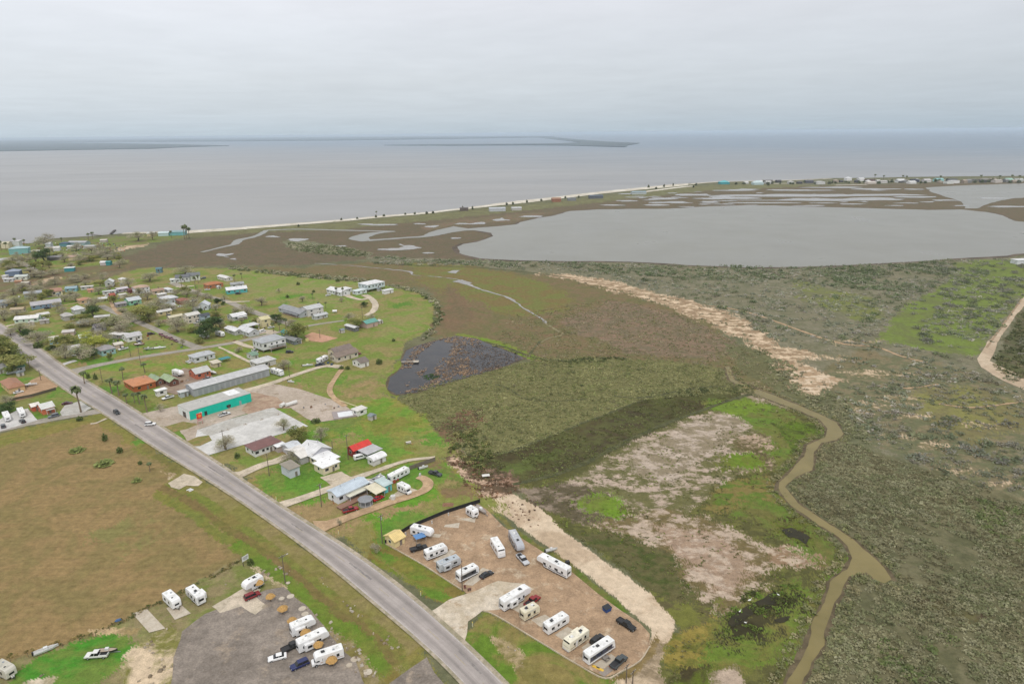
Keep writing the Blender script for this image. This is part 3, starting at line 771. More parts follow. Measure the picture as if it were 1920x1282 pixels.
sheet('concrete_pad', [(370,806),(440,783),(513,764),(578,799),(470,830),(386,855),(362,841)], 0.020, M_CONC, 0)
sheet('concrete_strip', [(370,806),(440,783),(513,764),(533,775),(460,795),(392,818)], 0.025, M_PAVE, 0)
M_GRASSY = earth('grass_island', (118,122,62), (140,124,80), 0.3)
sheet('grass_island', [(310,800),(345,790),(372,796),(350,805),(325,810)], 0.017, M_GRASSY, 0.6, 2)
sheet('grass_island', [(346,830),(370,819),(392,816),(397,826),(375,836),(352,837)], 0.030, M_GRASSY, 0.6, 2)
M_COURT = earth('yard_dirt', (176,146,116), (160,132,102), 0.12)
sheet('yard', [(28,742),(60,712),(88,700),(115,713),(107,726),(60,745),(30,752)], 0.010, M_COURT, 0.5, 2)
sheet('yard', [(300,715),(345,690),(398,705),(360,735),(330,740),(300,733)], 0.010, earth('yard_gravel', (142,124,110), (156,138,120), 0.15), 0.6, 2)
sheet('parking_pad', [(112,773),(122,760),(150,752),(172,765),(150,776),(118,780)], 0.010, M_PAVE, 0.3, 2)
sheet('parking_pad', [(-60,800),(0,786),(30,770),(52,766),(70,788),(0,808),(-60,822)], 0.010, M_CONC, 0.2, 2)
sheet('play_court', [(570,630),(585,623),(634,634),(605,642),(580,639)], 0.010, earth('court_dirt', (196,152,128), (186,146,118), 0.15), 0.5, 2)
ST('trail', [(170,795),(182,793),(200,785)], [1.5,1.5,1.2], M_CALI)
sheet('caliche_pad', [(314,906),(345,889),(366,893),(380,903),(372,912),(350,911),(335,919),(318,914)], 0.03, M_CALI, 1.0, 2)
# dirt road on the right
m2 = earth('dirt_road', (196,178,154), (178,158,134), 0.05, 0.4, 3)
sheet('dirt_road', [(1925,548),(1888,600),(1850,645),(1832,672),(1838,688),(1870,708),(1925,733),(2000,765),(2060,770),(2000,737),(1925,710),(1885,692),(1857,677),(1872,640),(1905,590),(1925,570)], 0.012, m2, 0.9, 4)
ribbon('trail', [(1850,652),(1880,610),(1915,562)], 1.2, 0.016, earth('wheel_rut', (160,138,112), (148,128,104), 0.2), 0.3)
ribbon('trail', [(1300,570),(1400,585),(1560,640),(1640,650),(1690,668),(1740,680)], [1,2,2.5,2,2,1.5], 0.010, M_DIRT, 0.8)
ribbon('trail', [(1650,725),(1700,728),(1760,720)], [1.5,1.5,1], 0.010, M_DIRT, 0.5)
ribbon('trail', [(1760,757),(1820,764),(1880,758),(1925,752)], [1,1.3,1.3,1], 0.010, M_DIRT, 0.5)

# camper lots
M_LOT = earth('lot_gravel', (174,147,119), (158,133,107), 0.06, 0.35, 2.0, 1.3, c=(190,172,148))
lot = [(722,1018),(770,985),(838,962),(896,944),(912,955),(945,988),(1000,1023),(1060,1062),(1120,1112),(1165,1145),(1200,1168),(1218,1188),(1218,1212),(1200,1238),(1165,1258),(1135,1270),(1090,1248),(1010,1200),(930,1152),(905,1143),(868,1106),(800,1062)]
sheet('camper_lot', lot, 0.010, M_LOT, 0)
sheet('lot_entrance', [(806,1146),(840,1126),(880,1110),(935,1090),(985,1095),(1000,1105),(945,1142),(905,1145),(880,1165),(874,1200),(866,1215),(835,1170)], 0.024, earth('caliche_drive', (206,194,176), (190,176,154), 0.12, 0.5, 3, c=(172,152,126)), 0.5, 2)
M_SLAB = earth('slab', (196,186,170), (184,172,154), 0.3, 1.0, 4, 0.6)
for q in ([(835,984),(862,980),(860,990),(832,988)], [(866,972),(893,970),(890,980),(864,974)], [(805,1000),(828,1002),(824,1008),(803,1006)],
          [(812,1052),(846,1030),(855,1034),(822,1058)], [(868,1096),(905,1064),(922,1070),(886,1098)], [(950,1135),(986,1128),(1010,1140),(975,1150)],
          [(996,1162),(1022,1152),(1044,1166),(1014,1176)], [(1040,1190),(1064,1175),(1080,1184),(1055,1200)], [(1090,1214),(1110,1200),(1130,1212),(1104,1228)], [(1112,1246),(1146,1226),(1160,1236),(1126,1256)]):
    sheet('concrete_slab', q, 0.016, M_SLAB, 0)
M_AST = earth('old_asphalt', (144,134,124), (126,117,108), 0.06, 0.4, 2, 1.4, c=(154,140,124))
sheet('parking_lot', [(384,1152),(430,1136),(462,1118),(500,1105),(530,1100),(572,1135),(604,1168),(640,1215),(668,1240),(690,1290),(700,1420),(290,1420),(318,1290),(330,1230),(336,1185)], 0.010, M_AST, 1.0, 3)
sheet('parking_lot', [(395,1138),(430,1118),(462,1098),(490,1105),(480,1120),(500,1135),(478,1152),(450,1136),(410,1150)], 0.016, M_CALI, 0.8, 2)
sheet('parking_lot', [(730,1282),(765,1255),(800,1232),(815,1262),(840,1290),(860,1420),(720,1420)], 0.012, M_AST, 0.5, 3)
sheet('concrete_slab', [(248,1150),(276,1142),(310,1178),(280,1186)], 0.016, M_SLAB, 0)
sheet('concrete_slab', [(312,1140),(338,1132),(358,1150),(328,1162)], 0.016, M_SLAB, 0)
for (x, y, r) in ((545,1118,1.1),(567,1141,1.1),(572,1151,1.0),(665,1236,1.1),(690,1260,1.1),(528,1122,.9),(655,1247,.8),(540,1093,.7)):
    c = g(x, y)
    o = sheet('concrete_disc', [(c[0] + r * .95 * math.cos(a * math.pi / 8), c[1] + r * .95 * math.sin(a * math.pi / 8)) for a in range(16)], 0.03, M_SLAB, 0.12, 0.5, world=True)
# low kerb round the camper lot
M_KERB = earth('kerb_concrete', (196,182,160), (182,168,146), 0.3)
def kerb(pts, h=0.16, w=0.28):
    L, Rr = ribbon_pts(smooth_line(W(pts), 3), w, True)
    sheet('kerb', [tuple(p) for p in L] + [tuple(p) for p in reversed(Rr)], h, M_KERB, 0, world=True, thick=h + .3)
kerb([(722,1019),(760,1040),(800,1063),(835,1086),(868,1107)])
kerb([(905,1145),(930,1154),(1010,1202),(1090,1250),(1135,1272),(1165,1259),(1200,1239),(1218,1212)])
# ================================================================== ground cover too many to count
LEAF_K = 0.56
def rnd_cards(C, S, colr, aspect=0.7, flat=0.0, rng=NPR):
    """one small leaf-clump quad at each centre C (n,3), size S (n,), colour (n,3)"""
    n = len(C)
    u = rng.normal(size=(n, 3)); u[:, 2] *= (1 - flat); u /= np.linalg.norm(u, axis=1)[:, None]
    t = rng.normal(size=(n, 3)); t[:, 2] *= (1 - flat)
    v = t - (t * u).sum(1)[:, None] * u; v /= np.linalg.norm(v, axis=1)[:, None]
    u = u * S[:, None] * 0.5; v = v * S[:, None] * 0.5 * aspect
    k = 1 + 0.25 * rng.random((n, 1))
    V = np.stack([C - u - v, C + u * k - v, C + u + v * k, C - u * k + v], 1).reshape(-1, 3)
    V[:, 2] = np.maximum(V[:, 2], 0.02)
    F = np.arange(4 * n).reshape(-1, 4)
    cc = np.repeat(np.hstack([colr, np.ones((n, 1))]), 4, 0)
    return V, F, cc

M_LEAF = attr_mat('bush_leaves', 0.9, fine=1.5)
def poly_points(polys, dens, noise_s=None, thr=0.0, seed=0, cap=90000):
    P = []
    for q in polys:
        q = W(q)
        x0, x1 = min(p[0] for p in q), max(p[0] for p in q); y0, y1 = min(p[1] for p in q), max(p[1] for p in q)
        n = int((x1 - x0) * (y1 - y0) * dens)
        n = min(n, cap)
        x = NPR.uniform(x0, x1, n); y = NPR.uniform(y0, y1, n)
        m = inside(x, y, q)
        x, y = x[m], y[m]
        if noise_s:
            k = fbm(x / noise_s, y / noise_s, seed, 4) > thr
            x, y = x[k], y[k]
        P.append(np.stack([x, y], 1))
    return np.concatenate(P)

def scrub(name, label, cat, P, size, hgt, pal, K=16, card=0.5, jit=0.22, upright=0.3, avoid=()):
    for a in avoid:
        P = P[~inside(P[:, 0], P[:, 1], W(a))]
    n = len(P)
    rad = NPR.uniform(size[0], size[1], n) * (0.7 + 0.6 * NPR.random(n))
    hh = NPR.uniform(hgt[0], hgt[1], n)
    pal = np.array([alb(c, LEAF_K) for c in pal])
    pc = pal[NPR.integers(0, len(pal), n)] * (1 + jit * (NPR.random((n, 1)) - 0.5) * 2)
    # clumps of the same plant grow together
    sel = (fbm(P[:, 0] / 12, P[:, 1] / 12, 77, 3) * len(pal) * 1.4).astype(int) % len(pal)
    half = NPR.random(n) < 0.6
    pc[half] = pal[sel[half]] * (1 + jit * (NPR.random((half.sum(), 1)) - 0.5) * 2)
    pc = pc * (0.80 + 0.40 * fbm(P[:, 0] / 22, P[:, 1] / 22, 88, 3))[:, None]      # stands of darker and paler plants
    idx = np.repeat(np.arange(n), K)
    N_ = len(idx)
    d = NPR.normal(size=(N_, 3)); d /= np.linalg.norm(d, axis=1)[:, None]
    d[:, 2] = np.abs(d[:, 2])
    rr = NPR.random(N_) ** 0.4
    C = np.empty((N_, 3))
    C[:, 0] = P[idx, 0] + d[:, 0] * rr * rad[idx]
    C[:, 1] = P[idx, 1] + d[:, 1] * rr * rad[idx]
    C[:, 2] = 0.08 + d[:, 2] * rr * hh[idx]
    S = card * rad[idx] * NPR.uniform(0.6, 1.3, N_)
    cc = pc[idx] * (1 + 0.2 * (NPR.random((N_, 1)) - 0.5))
    V, F, c4 = rnd_cards(C, S, np.clip(cc, 0.005, 0.8), 0.75, 0.5)
    o = mesh_np(name, V, F, M_LEAF, attrs={'col': ('FLOAT_COLOR', c4)})
    tag(o, label, cat, None, 'stuff')
    return o

OLIVE = [(118,118,92),(111,113,84),(126,124,100),(106,108,80),(120,117,92)]
GREYG = [(128,129,114),(112,116,98),(138,135,124),(100,106,86),(118,121,104),(142,137,128)]
DRKG = [(76,88,60),(88,98,70),(98,106,80),(112,116,94)]
CREEK_R = [(1360,680),(1371,700),(1399,722),(1446,738),(1498,759),(1535,774),(1572,790),(1584,812),(1570,828),(1530,846),(1526,881),(1490,896),(1472,914),(1502,946),(1549,978),(1602,1010),(1640,1043),(1664,1064),(1700,1085)]
creek_grow = [(1364,680),(1352,690),(1362,716),(1386,732),(1446,755),(1494,774),(1530,790),(1545,806),(1540,818),(1506,834),(1500,855),(1478,881),(1453,905),(1452,920),(1484,954),(1530,987),(1566,1010),(1583,1026),(1590,1047),(1582,1064),(1548,1092),(1541,1129),(1520,1166),(1506,1209),(1480,1260),(1440,1345),(1420,1420),(1465,1420),(1488,1345),(1514,1281),(1528,1241),(1550,1209),(1568,1150),(1574,1129),(1588,1100),(1598,1086),(1624,1079),(1650,1098),(1690,1090),(1666,1062),(1642,1040),(1604,1007),(1553,974),(1506,942),(1476,914),(1492,899),(1528,884),(1532,848),(1546,834),(1572,829),(1586,814),(1574,788),(1538,772),(1500,756),(1448,735),(1402,718),(1382,710),(1375,698),(1372,684)]
# east of the creek: dense low salt scrub
P = poly_points([[(1570,830),(1640,852),(1925,945),(2150,1010),(2150,1420),(1470,1420),(1515,1290),(1550,1215),(1572,1140),(1590,1090),(1625,1082),(1650,1098),(1680,1088),(1640,1040),(1605,1008),(1505,942),(1478,915),(1492,900),(1530,884),(1533,850)]], 0.85, 11, 0.36, 3)
scrub('salt_scrub', 'low olive salt scrub covering the flats east of the muddy creek', 'scrub', P, (0.65,1.25), (0.25,0.6), OLIVE + [(104,100,76)], 14, 0.42, jit=.12, avoid=[creek_grow])
# bank growth both sides of the creek
bank = []
Wc = [Vector(p) for p in W(creek)]
for i in range(len(creek)):
    a, b = Wc[i], Wc[(i + 1) % len(creek)]
    L = (b - a).length
    if L > 60 and a.y < 95: continue
    nrm = Vector((-(b - a).y, (b - a).x)).normalized()
    for k in range(int(L * 1.5)):
        t = NPR.random(); o = NPR.uniform(1.1, 4.2)
        bank.append(a + (b - a) * t - nrm * o)
Pb = np.array([(p.x, p.y) for p in bank])
Pb = Pb[~inside(Pb[:, 0], Pb[:, 1], [tuple(p) for p in Wc])]
scrub('bank_scrub', 'grey green bushes lining both banks of the muddy creek', 'scrub', Pb, (0.6,1.2), (0.4,1.1), [(122,120,88),(110,110,78),(102,104,72),(128,122,94)], 15, 0.42, jit=.12)
# grey-green brush between lagoon and creek
band = [(700,482),(900,490),(1070,492),(1290,498),(1400,503),(1500,502),(1700,492),(1800,487),(1925,485),(2200,478),(2200,800),(1925,740),(1640,852),(1560,735),(1590,716),(1530,666),(1470,642),(1420,628),(1400,596),(1330,573),(1240,550),(1150,525),(1060,512),(900,500),(700,496)]
open_ = [[(1640,640),(1680,590),(1740,550),(1775,530),(1790,530),(1740,600),(1720,640),(1828,668),(1740,655)], [(1820,495),(1925,490),(1925,520),(1850,520)], [(1828,690),(1860,640),(1925,545),(1980,500),(2000,560),(1860,690),(1990,780)], [(1700,740),(1800,720),(1900,750),(1925,790),(1850,815),(1760,790)]]
P = poly_points([band], 0.075, 22, 0.46, 5, 90000)
scrub('brush', 'grey green coastal brush between the lagoon and the creek', 'scrub', P, (0.8,1.8), (0.5,1.5), GREYG, 15, 0.42, avoid=open_)
P = poly_points([[(700,480),(900,488),(1290,497),(1500,501),(1790,489),(1800,500),(1640,540),(1500,535),(1250,520),(1000,505),(800,494)], [(1560,505),(1800,490),(1790,520),(1680,570),(1560,560)]], 0.05, 26, 0.48, 6, 60000)
scrub('brush', 'darker green brush along the near shore of the lagoon', 'scrub', P, (1.3,2.6), (1.0,2.2), DRKG, 13, 0.45, avoid=open_)
P = poly_points([[(1760,500),(1925,490),(1925,540),(1850,640),(1700,650),(1690,600)], [(1700,780),(1925,790),(1925,930),(1700,860)]], 0.011, 14, 0.45, 8)
scrub('brush', 'scattered dark grey thickets on the green clearing by the dirt road', 'scrub', P, (2.2,4.2), (1.2,2.4), [(98,102,88),(90,97,76),(108,107,98)], 60, 0.2, avoid=[open_[2]])
P = poly_points([[(1870,700),(1925,730),(2200,820),(2200,560),(1925,578),(1895,625),(1862,678)]], 0.10, 12, 0.42, 9)
scrub('brush', 'brown green brush on the far side of the dirt road', 'scrub', P, (0.9,1.8), (0.6,1.5), [(104,98,74),(88,90,62),(76,80,54)], 14, 0.55)
# wet meadow tufts of the central marsh
mid = [(745,748),(800,722),(1000,676),(1100,668),(1250,676),(1345,690),(1362,712),(1420,735),(1200,750),(1100,790),(960,850),(880,855),(830,812)]
P = poly_points([mid], 0.6, 10, 0.22, 10)
scrub('marsh_grass', 'olive marsh grass tufts beside the dark pond', 'marsh grass', P, (0.5,1.0), (0.15,0.4), [(118,120,82),(110,114,74),(128,126,90),(104,106,72)], 8, 0.5)
P = poly_points([[(1000,676),(930,640),(960,590),(1150,560),(1280,590),(1400,650),(1478,735),(1400,735),(1345,690),(1250,676),(1100,668)]], 0.22, 12, 0.34, 11)
scrub('marsh_grass', 'brown olive marsh grass north of the dark pond', 'marsh grass', P, (0.6,1.1), (0.2,0.45), [(122,112,88),(114,108,80),(106,106,76),(130,120,100)], 7, 0.5)
P = poly_points([[(1480,735),(1400,640),(1500,690),(1500,745),(1590,735),(1640,852),(1575,830),(1590,812),(1540,770)]], 0.30, 10, 0.34, 12)
scrub('marsh_grass', 'olive shrubs between the creek and the bare sand', 'scrub', P, (0.8,1.4), (0.5,1.0), OLIVE, 12, 0.55, avoid=[creek_grow, [(1490,680),(1590,714),(1560,730),(1503,733)]])
P = poly_points([[(840,852),(960,846),(1110,786),(1210,747),(1400,735),(1335,765),(1200,818),(1075,880),(960,910),(900,910)]], 0.5, 9, 0.42, 13)
scrub('marsh_grass', 'dark green marsh grass in the diagonal wet strip', 'marsh grass', P, (0.4,0.9), (0.12,0.3), [(88,92,56),(78,80,50),(98,102,64)], 7, 0.5)
# edge growth of the lawns and a thicket west of the marsh
P = poly_points([[(700,530),(760,538),(815,560),(835,590),(815,625),(790,640),(812,610),(815,575),(785,550)], [(430,500),(560,512),(700,525),(720,533),(560,520),(430,506)], [(540,455),(640,463),(700,476),(690,482),(590,476),(545,468)]], 0.16, 20, 0.25, 14)
scrub('brush', 'grey green brush edging the bright village lawns', 'scrub', P, (0.9,1.9), (0.6,1.6), [(122,122,96),(96,102,72),(84,90,60),(134,130,110)], 14, 0.55)
P = poly_points([[(990,672),(1060,675),(1150,668),(1180,675),(1060,684)], [(1190,735),(1400,722),(1420,735),(1210,748)], [(905,640),(985,668),(1000,674),(930,650)]], 0.25, 10, 0.25, 15)
scrub('brush', 'darker shrubs along the ditch past the pond', 'scrub', P, (0.7,1.4), (0.5,1.1), [(92,96,64),(76,82,52),(116,116,82)], 13, 0.55)
P = poly_points([[(850,810),(900,805),(930,850),(900,880),(840,850)]], 0.22, 6, 0.3, 16)
scrub('brush', 'green brush beside the rubble bank', 'scrub', P, (0.8,1.7), (0.6,1.4), [(92,100,56),(76,82,48),(116,112,74)], 14, 0.5)
P = poly_points([[(835,842),(930,880),(985,905),(960,925),(905,942),(870,910)]], 0.25, 5, 0.45, 17)
scrub('brush', 'dry dead brush on the pinkish rubble bank', 'scrub', P, (0.5,1.1), (0.3,0.8), [(104,82,64),(88,70,54),(126,100,80)], 12, 0.5)
# reeds round the pond
reed = [[(745,694),(757,684),(780,650),(820,638),(790,660),(770,690)], [(820,637),(855,630),(895,636),(905,645),(860,650),(880,662),(840,668),(850,645)], [(815,690),(830,672),(850,670),(880,672),(880,700),(850,705),(810,705)], [(745,738),(790,732),(850,712),(890,700),(905,695),(870,690),(820,708),(780,728)], [(905,692),(940,682),(940,690),(900,700)], [(757,720),(770,716),(765,726)], [(780,700),(800,690),(790,710)]]
P = poly_points(reed, 0.75, 4, 0.32, 18)
scrub('reeds', 'tan dry reeds standing round and in the dark pond', 'reeds', P, (0.5,1.0), (0.3,0.8), [(160,136,110),(146,124,102),(130,112,94),(116,102,88)], 9, 0.42)
P = poly_points([[(840,655),(900,645),(985,672),(930,692),(885,703),(830,690),(850,668)]], 0.75, 4, 0.40, 19)
scrub('reeds', 'thin brown sedge across the far half of the dark pond', 'reeds', P, (0.4,0.8), (0.2,0.5), [(104,92,82),(122,104,88),(92,84,78)], 7, 0.45)
P = poly_points([[(793,704),(815,700),(828,706),(812,712),(796,711)]], 1.2)
scrub('water_plants', 'small dark green patch of water plants in the pond', 'water plants', P, (0.5,0.9), (0.2,0.4), [(54,78,42),(62,86,44)], 9, 0.5)
# tussocks and weeds by the field, the mud flat and the lots
P = poly_points([[(0,1240),(180,1190),(350,1110),(460,1050),(455,1044),(345,1104),(178,1184),(0,1232)]], 1.2)
scrub('fence_weeds', 'weeds along the fence line of the dry hay field', 'weeds', P, (0.3,0.7), (0.2,0.6), [(96,92,56),(78,84,46),(120,108,70)], 8, 0.6)
P = poly_points([[(960,905),(1200,815),(1430,735),(1550,804),(1460,905),(1500,960),(1585,1045),(1540,1120),(1490,1220),(1250,1300),(1262,1180),(1225,1110),(1130,1050),(1050,990)]], 0.35, 7, 0.52, 20)
scrub('mud_flat_weeds', 'patchy green and brown weeds on the mud flat', 'weeds', P, (0.3,0.7), (0.08,0.22), [(96,104,58),(104,114,54),(92,88,60),(86,90,56)], 7, 0.5, avoid=[[(1360,1150),(1400,1120),(1500,1100),(1515,1115),(1450,1170),(1395,1200),(1365,1190)]])

P = poly_points([[(1560,735),(1700,690),(1840,700),(1925,745),(2150,800),(2150,1005),(1925,940),(1640,848)]], 0.10, 13, 0.46, 31)
scrub('brush', 'pale grey thorn bushes on the dry ground right of the creek', 'scrub', P, (0.8,1.8), (0.5,1.3), [(116,115,98),(108,110,90),(100,104,82),(120,116,104)], 18, 0.36, jit=.1, avoid=[open_[2]])

# loose stones and yard clutter
def debris(name, label, cat, polys, dens, size, pal, noise_s=6, thr=.45, seed=40, flat=.4):
    P = poly_points(polys, dens, noise_s, thr, seed)
    n = len(P); pal = np.array([alb(c) for c in pal]); V = []; F = []; C = []
    for i in range(n):
        a = RND.uniform(0, math.pi); sx = RND.uniform(*size); sy = sx * RND.uniform(.4, 1); sz = sx * flat * RND.uniform(.5, 1.3)
        ca, sa = math.cos(a), math.sin(a)
        o = len(V)
        for z, k in ((0.0, 1.0), (sz, RND.uniform(.55, .95))):
            for x, y in ((-1,-1),(1,-1),(1,1),(-1,1)):
                x *= sx / 2 * k * RND.uniform(.8, 1.1); y *= sy / 2 * k * RND.uniform(.8, 1.1)
                V.append((P[i, 0] + x * ca - y * sa, P[i, 1] + x * sa + y * ca, z + .02))
        F += [(o+4,o+5,o+6,o+7),(o,o+1,o+5,o+4),(o+1,o+2,o+6,o+5),(o+2,o+3,o+7,o+6),(o+3,o,o+4,o+7)]
        C += [(*(pal[RND.randrange(len(pal))] * RND.uniform(.8, 1.1)), 1)] * 8
    o = mesh_np(name, np.array(V), np.array(F), attr_mat('debris_surface', .8, fine=2), attrs={'col': ('FLOAT_COLOR', np.array(C))})
    tag(o, label, cat, None, 'stuff')
PALE = [(206,194,172),(190,176,154),(222,212,196),(168,152,130)]
debris('rubble', 'pale limestone rubble strewn over the yard by the asphalt lot', 'rubble', [[(230,1240),(330,1165),(345,1200),(310,1290),(220,1300)],[(400,1110),(470,1060),(540,1060),(560,1095),(470,1100)],[(560,1110),(700,1240),(770,1300),(700,1300),(600,1190)],[(60,1262),(125,1258),(100,1290),(30,1290)]], .35, (.3,1.1), PALE, 4, .50)
debris('rubble', 'pale stones along the road verge beside the lots', 'rubble', [[(590,1060),(640,1110),(760,1220),(740,1225),(610,1105)],[(930,1190),(960,1200),(1030,1270),(1010,1280)]], .25, (.25,.9), PALE, 4, .48)
debris('rubble', 'broken pinkish rubble on the bank beyond the lawns', 'rubble', [[(835,842),(885,880),(985,905),(965,925),(905,942),(860,890)],[(905,945),(1000,935),(1060,1000),(1020,1000)]], .3, (.25,.9), [(196,168,144),(150,124,104),(110,90,74),(214,190,166)], 5, .5)
debris('yard_clutter', 'odds and ends lying in the village yards', 'clutter', [[(268,630),(320,632),(350,650),(300,660),(262,655)],[(186,600),(240,612),(240,640),(190,640)],[(200,540),(320,540),(330,560),(210,565)],[(300,705),(345,690),(395,705),(330,735)],[(410,600),(500,600),(490,640),(420,640)],[(590,668),(640,675),(640,690),(600,690)],[(560,745),(640,755),(630,770),(560,765)],[(530,840),(560,860),(550,895),(520,880)],[(630,935),(700,945),(660,960),(620,950)],[(690,890),(830,870),(820,890),(760,910),(700,925)],[(752,1005),(785,1012),(775,1030),(755,1020)],[(1108,1240),(1140,1232),(1150,1250),(1125,1258)],[(20,455),(240,455),(230,480),(40,485)]], .03, (.4,1.6), [(220,218,212),(96,92,90),(150,120,96),(120,130,140),(176,160,140),(90,110,130),(170,90,70)], 6, .35, 41, .7)

P = poly_points([[(1360,1195),(1365,1150),(1400,1112),(1470,1096),(1525,1098),(1500,1118),(1455,1172),(1400,1200)]], 2.2, 4, .44, 51)
scrub('bog_sedge', 'green sedge growing in and round the dark bog pool', 'sedge', P, (.4,.9), (.15,.4), [(96,116,52),(84,96,48),(70,72,44)], 8, .5)

P = poly_points([band], 0.010, 30, 0.50, 52)
scrub('thicket', 'larger dark green thickets in the coastal brush', 'thicket', P, (2.0,4.0), (1.4,2.8), [(76,88,58),(88,96,68),(100,104,80),(118,114,98)], 46, .2, avoid=open_)
P = poly_points([[(1780,930),(1925,950),(2100,1010),(2100,1080),(1850,1000)], [(1650,1200),(1800,1180),(1780,1290),(1640,1300)]], 0.3, 9, .4, 53)
scrub('salt_scrub', 'darker green patches in the salt scrub', 'scrub', P, (.8,1.6), (.5,1.0), [(88,98,62),(96,104,66)], 14, .4, jit=.1)
P = poly_points([[(880,850),(960,846),(1110,786),(1210,747),(1250,676),(1000,676),(860,720),(860,800)]], .012, 14, .50, 54)
scrub('marsh_bush', 'small dark bushes scattered through the olive marsh', 'bush', P, (.9,1.9), (.6,1.3), [(82,88,58),(94,96,66),(110,106,80)], 26, .3)
P = poly_points([[(1430,600),(1590,640),(1700,700),(1600,720),(1500,660)], [(1500,680),(1590,714),(1560,735),(1500,735)], [(1000,513),(1240,552),(1400,598),(1480,680),(1370,624),(1060,524)]], .03, 9, .5, 55)
scrub('brush', 'low bushes growing over the edges of the bare sand', 'scrub', P, (.7,1.5), (.4,1.0), [(112,110,88),(98,100,76),(122,116,98)], 16, .4)
# ================================================================== builders
class MB:
    """collects solids, then links them as ONE mesh object"""
    def __init__(s): s.v = []; s.f = []; s.mi = []
    def add(s, vs, fs, mi=0):
        o = len(s.v); s.v += [tuple(p) for p in vs]; s.f += [tuple(i + o for i in f) for f in fs]; s.mi += [mi] * len(fs); return s
    def box(s, x0, x1, y0, y1, z0, z1, mi=0):
        return s.add([(x0,y0,z0),(x1,y0,z0),(x1,y1,z0),(x0,y1,z0),(x0,y0,z1),(x1,y0,z1),(x1,y1,z1),(x0,y1,z1)],
                     [(3,2,1,0),(4,5,6,7),(0,1,5,4),(1,2,6,5),(2,3,7,6),(3,0,4,7)], mi)
    def frustum(s, b, t, z0, z1, mi=0):
        """b, t = (x0,x1,y0,y1) at the bottom and the top"""
        return s.add([(b[0],b[2],z0),(b[1],b[2],z0),(b[1],b[3],z0),(b[0],b[3],z0),(t[0],t[2],z1),(t[1],t[2],z1),(t[1],t[3],z1),(t[0],t[3],z1)],
                     [(3,2,1,0),(4,5,6,7),(0,1,5,4),(1,2,6,5),(2,3,7,6),(3,0,4,7)], mi)
    def prism(s, prof, y0, y1, mi=0):
        """closed (x,z) outline pushed from y0 to y1"""
        n = len(prof)
        ar = sum(prof[i][0] * prof[(i + 1) % n][1] - prof[(i + 1) % n][0] * prof[i][1] for i in range(n))
        if ar < 0: prof = prof[::-1]
        vs = [(x, y0, z) for x, z in prof] + [(x, y1, z) for x, z in prof]
        fs = [tuple(range(n)), tuple(range(2 * n - 1, n - 1, -1))] + [(i, i + n, (i + 1) % n + n, (i + 1) % n) for i in range(n)]
        return s.add(vs, fs, mi)
    def loft(s, prof, ys, ins, mi=0):
        """(x,z) outline through several y stations, each shrunk by ins towards the outline's middle (rounded sides)"""
        n = len(prof)
        ar = sum(prof[i][0] * prof[(i + 1) % n][1] - prof[(i + 1) % n][0] * prof[i][1] for i in range(n))
        if ar < 0: prof = prof[::-1]
        cx = (min(p[0] for p in prof) + max(p[0] for p in prof)) / 2; cz = (min(p[1] for p in prof) + max(p[1] for p in prof)) / 2
        hx = (max(p[0] for p in prof) - min(p[0] for p in prof)) / 2; hz = (max(p[1] for p in prof) - min(p[1] for p in prof)) / 2
        vs = []
        for y, k in zip(ys, ins):
            vs += [(cx + (x - cx) * (1 - k / hx), y, cz + (z - cz) * (1 - k / hz)) for x, z in prof]
        m = len(ys)
        fs = [tuple(range(n)), tuple(range(m * n - 1, (m - 1) * n - 1, -1))]
        for j in range(m - 1):
            fs += [(j * n + i, (j + 1) * n + i, (j + 1) * n + (i + 1) % n, j * n + (i + 1) % n) for i in range(n)]
        return s.add(vs, fs, mi)
    def tube(s, p0, p1, r0, r1=None, n=8, mi=0):
        r1 = r0 if r1 is None else r1
        p0, p1 = Vector(p0), Vector(p1); d = (p1 - p0).normalized()
        a = d.orthogonal().normalized(); b = d.cross(a)
        vs = []
        for p, r in ((p0, r0), (p1, r1)):
            vs += [p + (a * math.cos(2 * math.pi * i / n) + b * math.sin(2 * math.pi * i / n)) * r for i in range(n)]
        fs = [tuple(range(n - 1, -1, -1)), tuple(range(n, 2 * n))] + [(i, (i + 1) % n, (i + 1) % n + n, i + n) for i in range(n)]
        return s.add(vs, fs, mi)
    def build(s, name, m, parent=None, smooth=False):
        me = bpy.data.meshes.new(name)
        me.from_pydata(s.v, [], s.f)
        if any(s.mi): me.polygons.foreach_set('material_index', s.mi)
        if smooth: me.polygons.foreach_set('use_smooth', [True] * len(s.f))
        me.update()
        return link(name, me, m, parent)

THINGS = []       # (root, noun phrase or None, short landmark phrase or None, x, y)
def thing(name, label, cat, x, y, ang=0.0, group=None, short=None, np_=None, z=0.0):
    o = bpy.data.objects.new(name, None); COL.objects.link(o)
    o.empty_display_size = 0.5
    o.location = (x, y, z); o.rotation_euler = (0, 0, math.radians(ang))
    tag(o, label, cat, group)
    THINGS.append((o, np_, short, x, y))
    return o
def reg(o, label, cat, group, x, y, short=None, np_=None):
    tag(o, label, cat, group); THINGS.append((o, np_, short, x, y)); return o
def dup(root, x, y, ang, label=None, scale=None, group=None, short=None, np_=None, cat=None):
    r = root.copy(); COL.objects.link(r)
    r.location = (x, y, 0); r.rotation_euler = (0, 0, math.radians(ang))
    if scale is not None: r.scale = scale
    if 'label' in r.keys(): del r['label']
    tag(r, label, cat, group)
    for ch in list(root.children):
        c = ch.copy(); COL.objects.link(c); c.parent = r
        for gc in list(ch.children):
            d = gc.copy(); COL.objects.link(d); d.parent = c
    THINGS.append((r, np_, short, x, y))
    return r
def place(root, x, y, ang):
    root.location = (x, y, 0); root.rotation_euler = (0, 0, math.radians(ang))

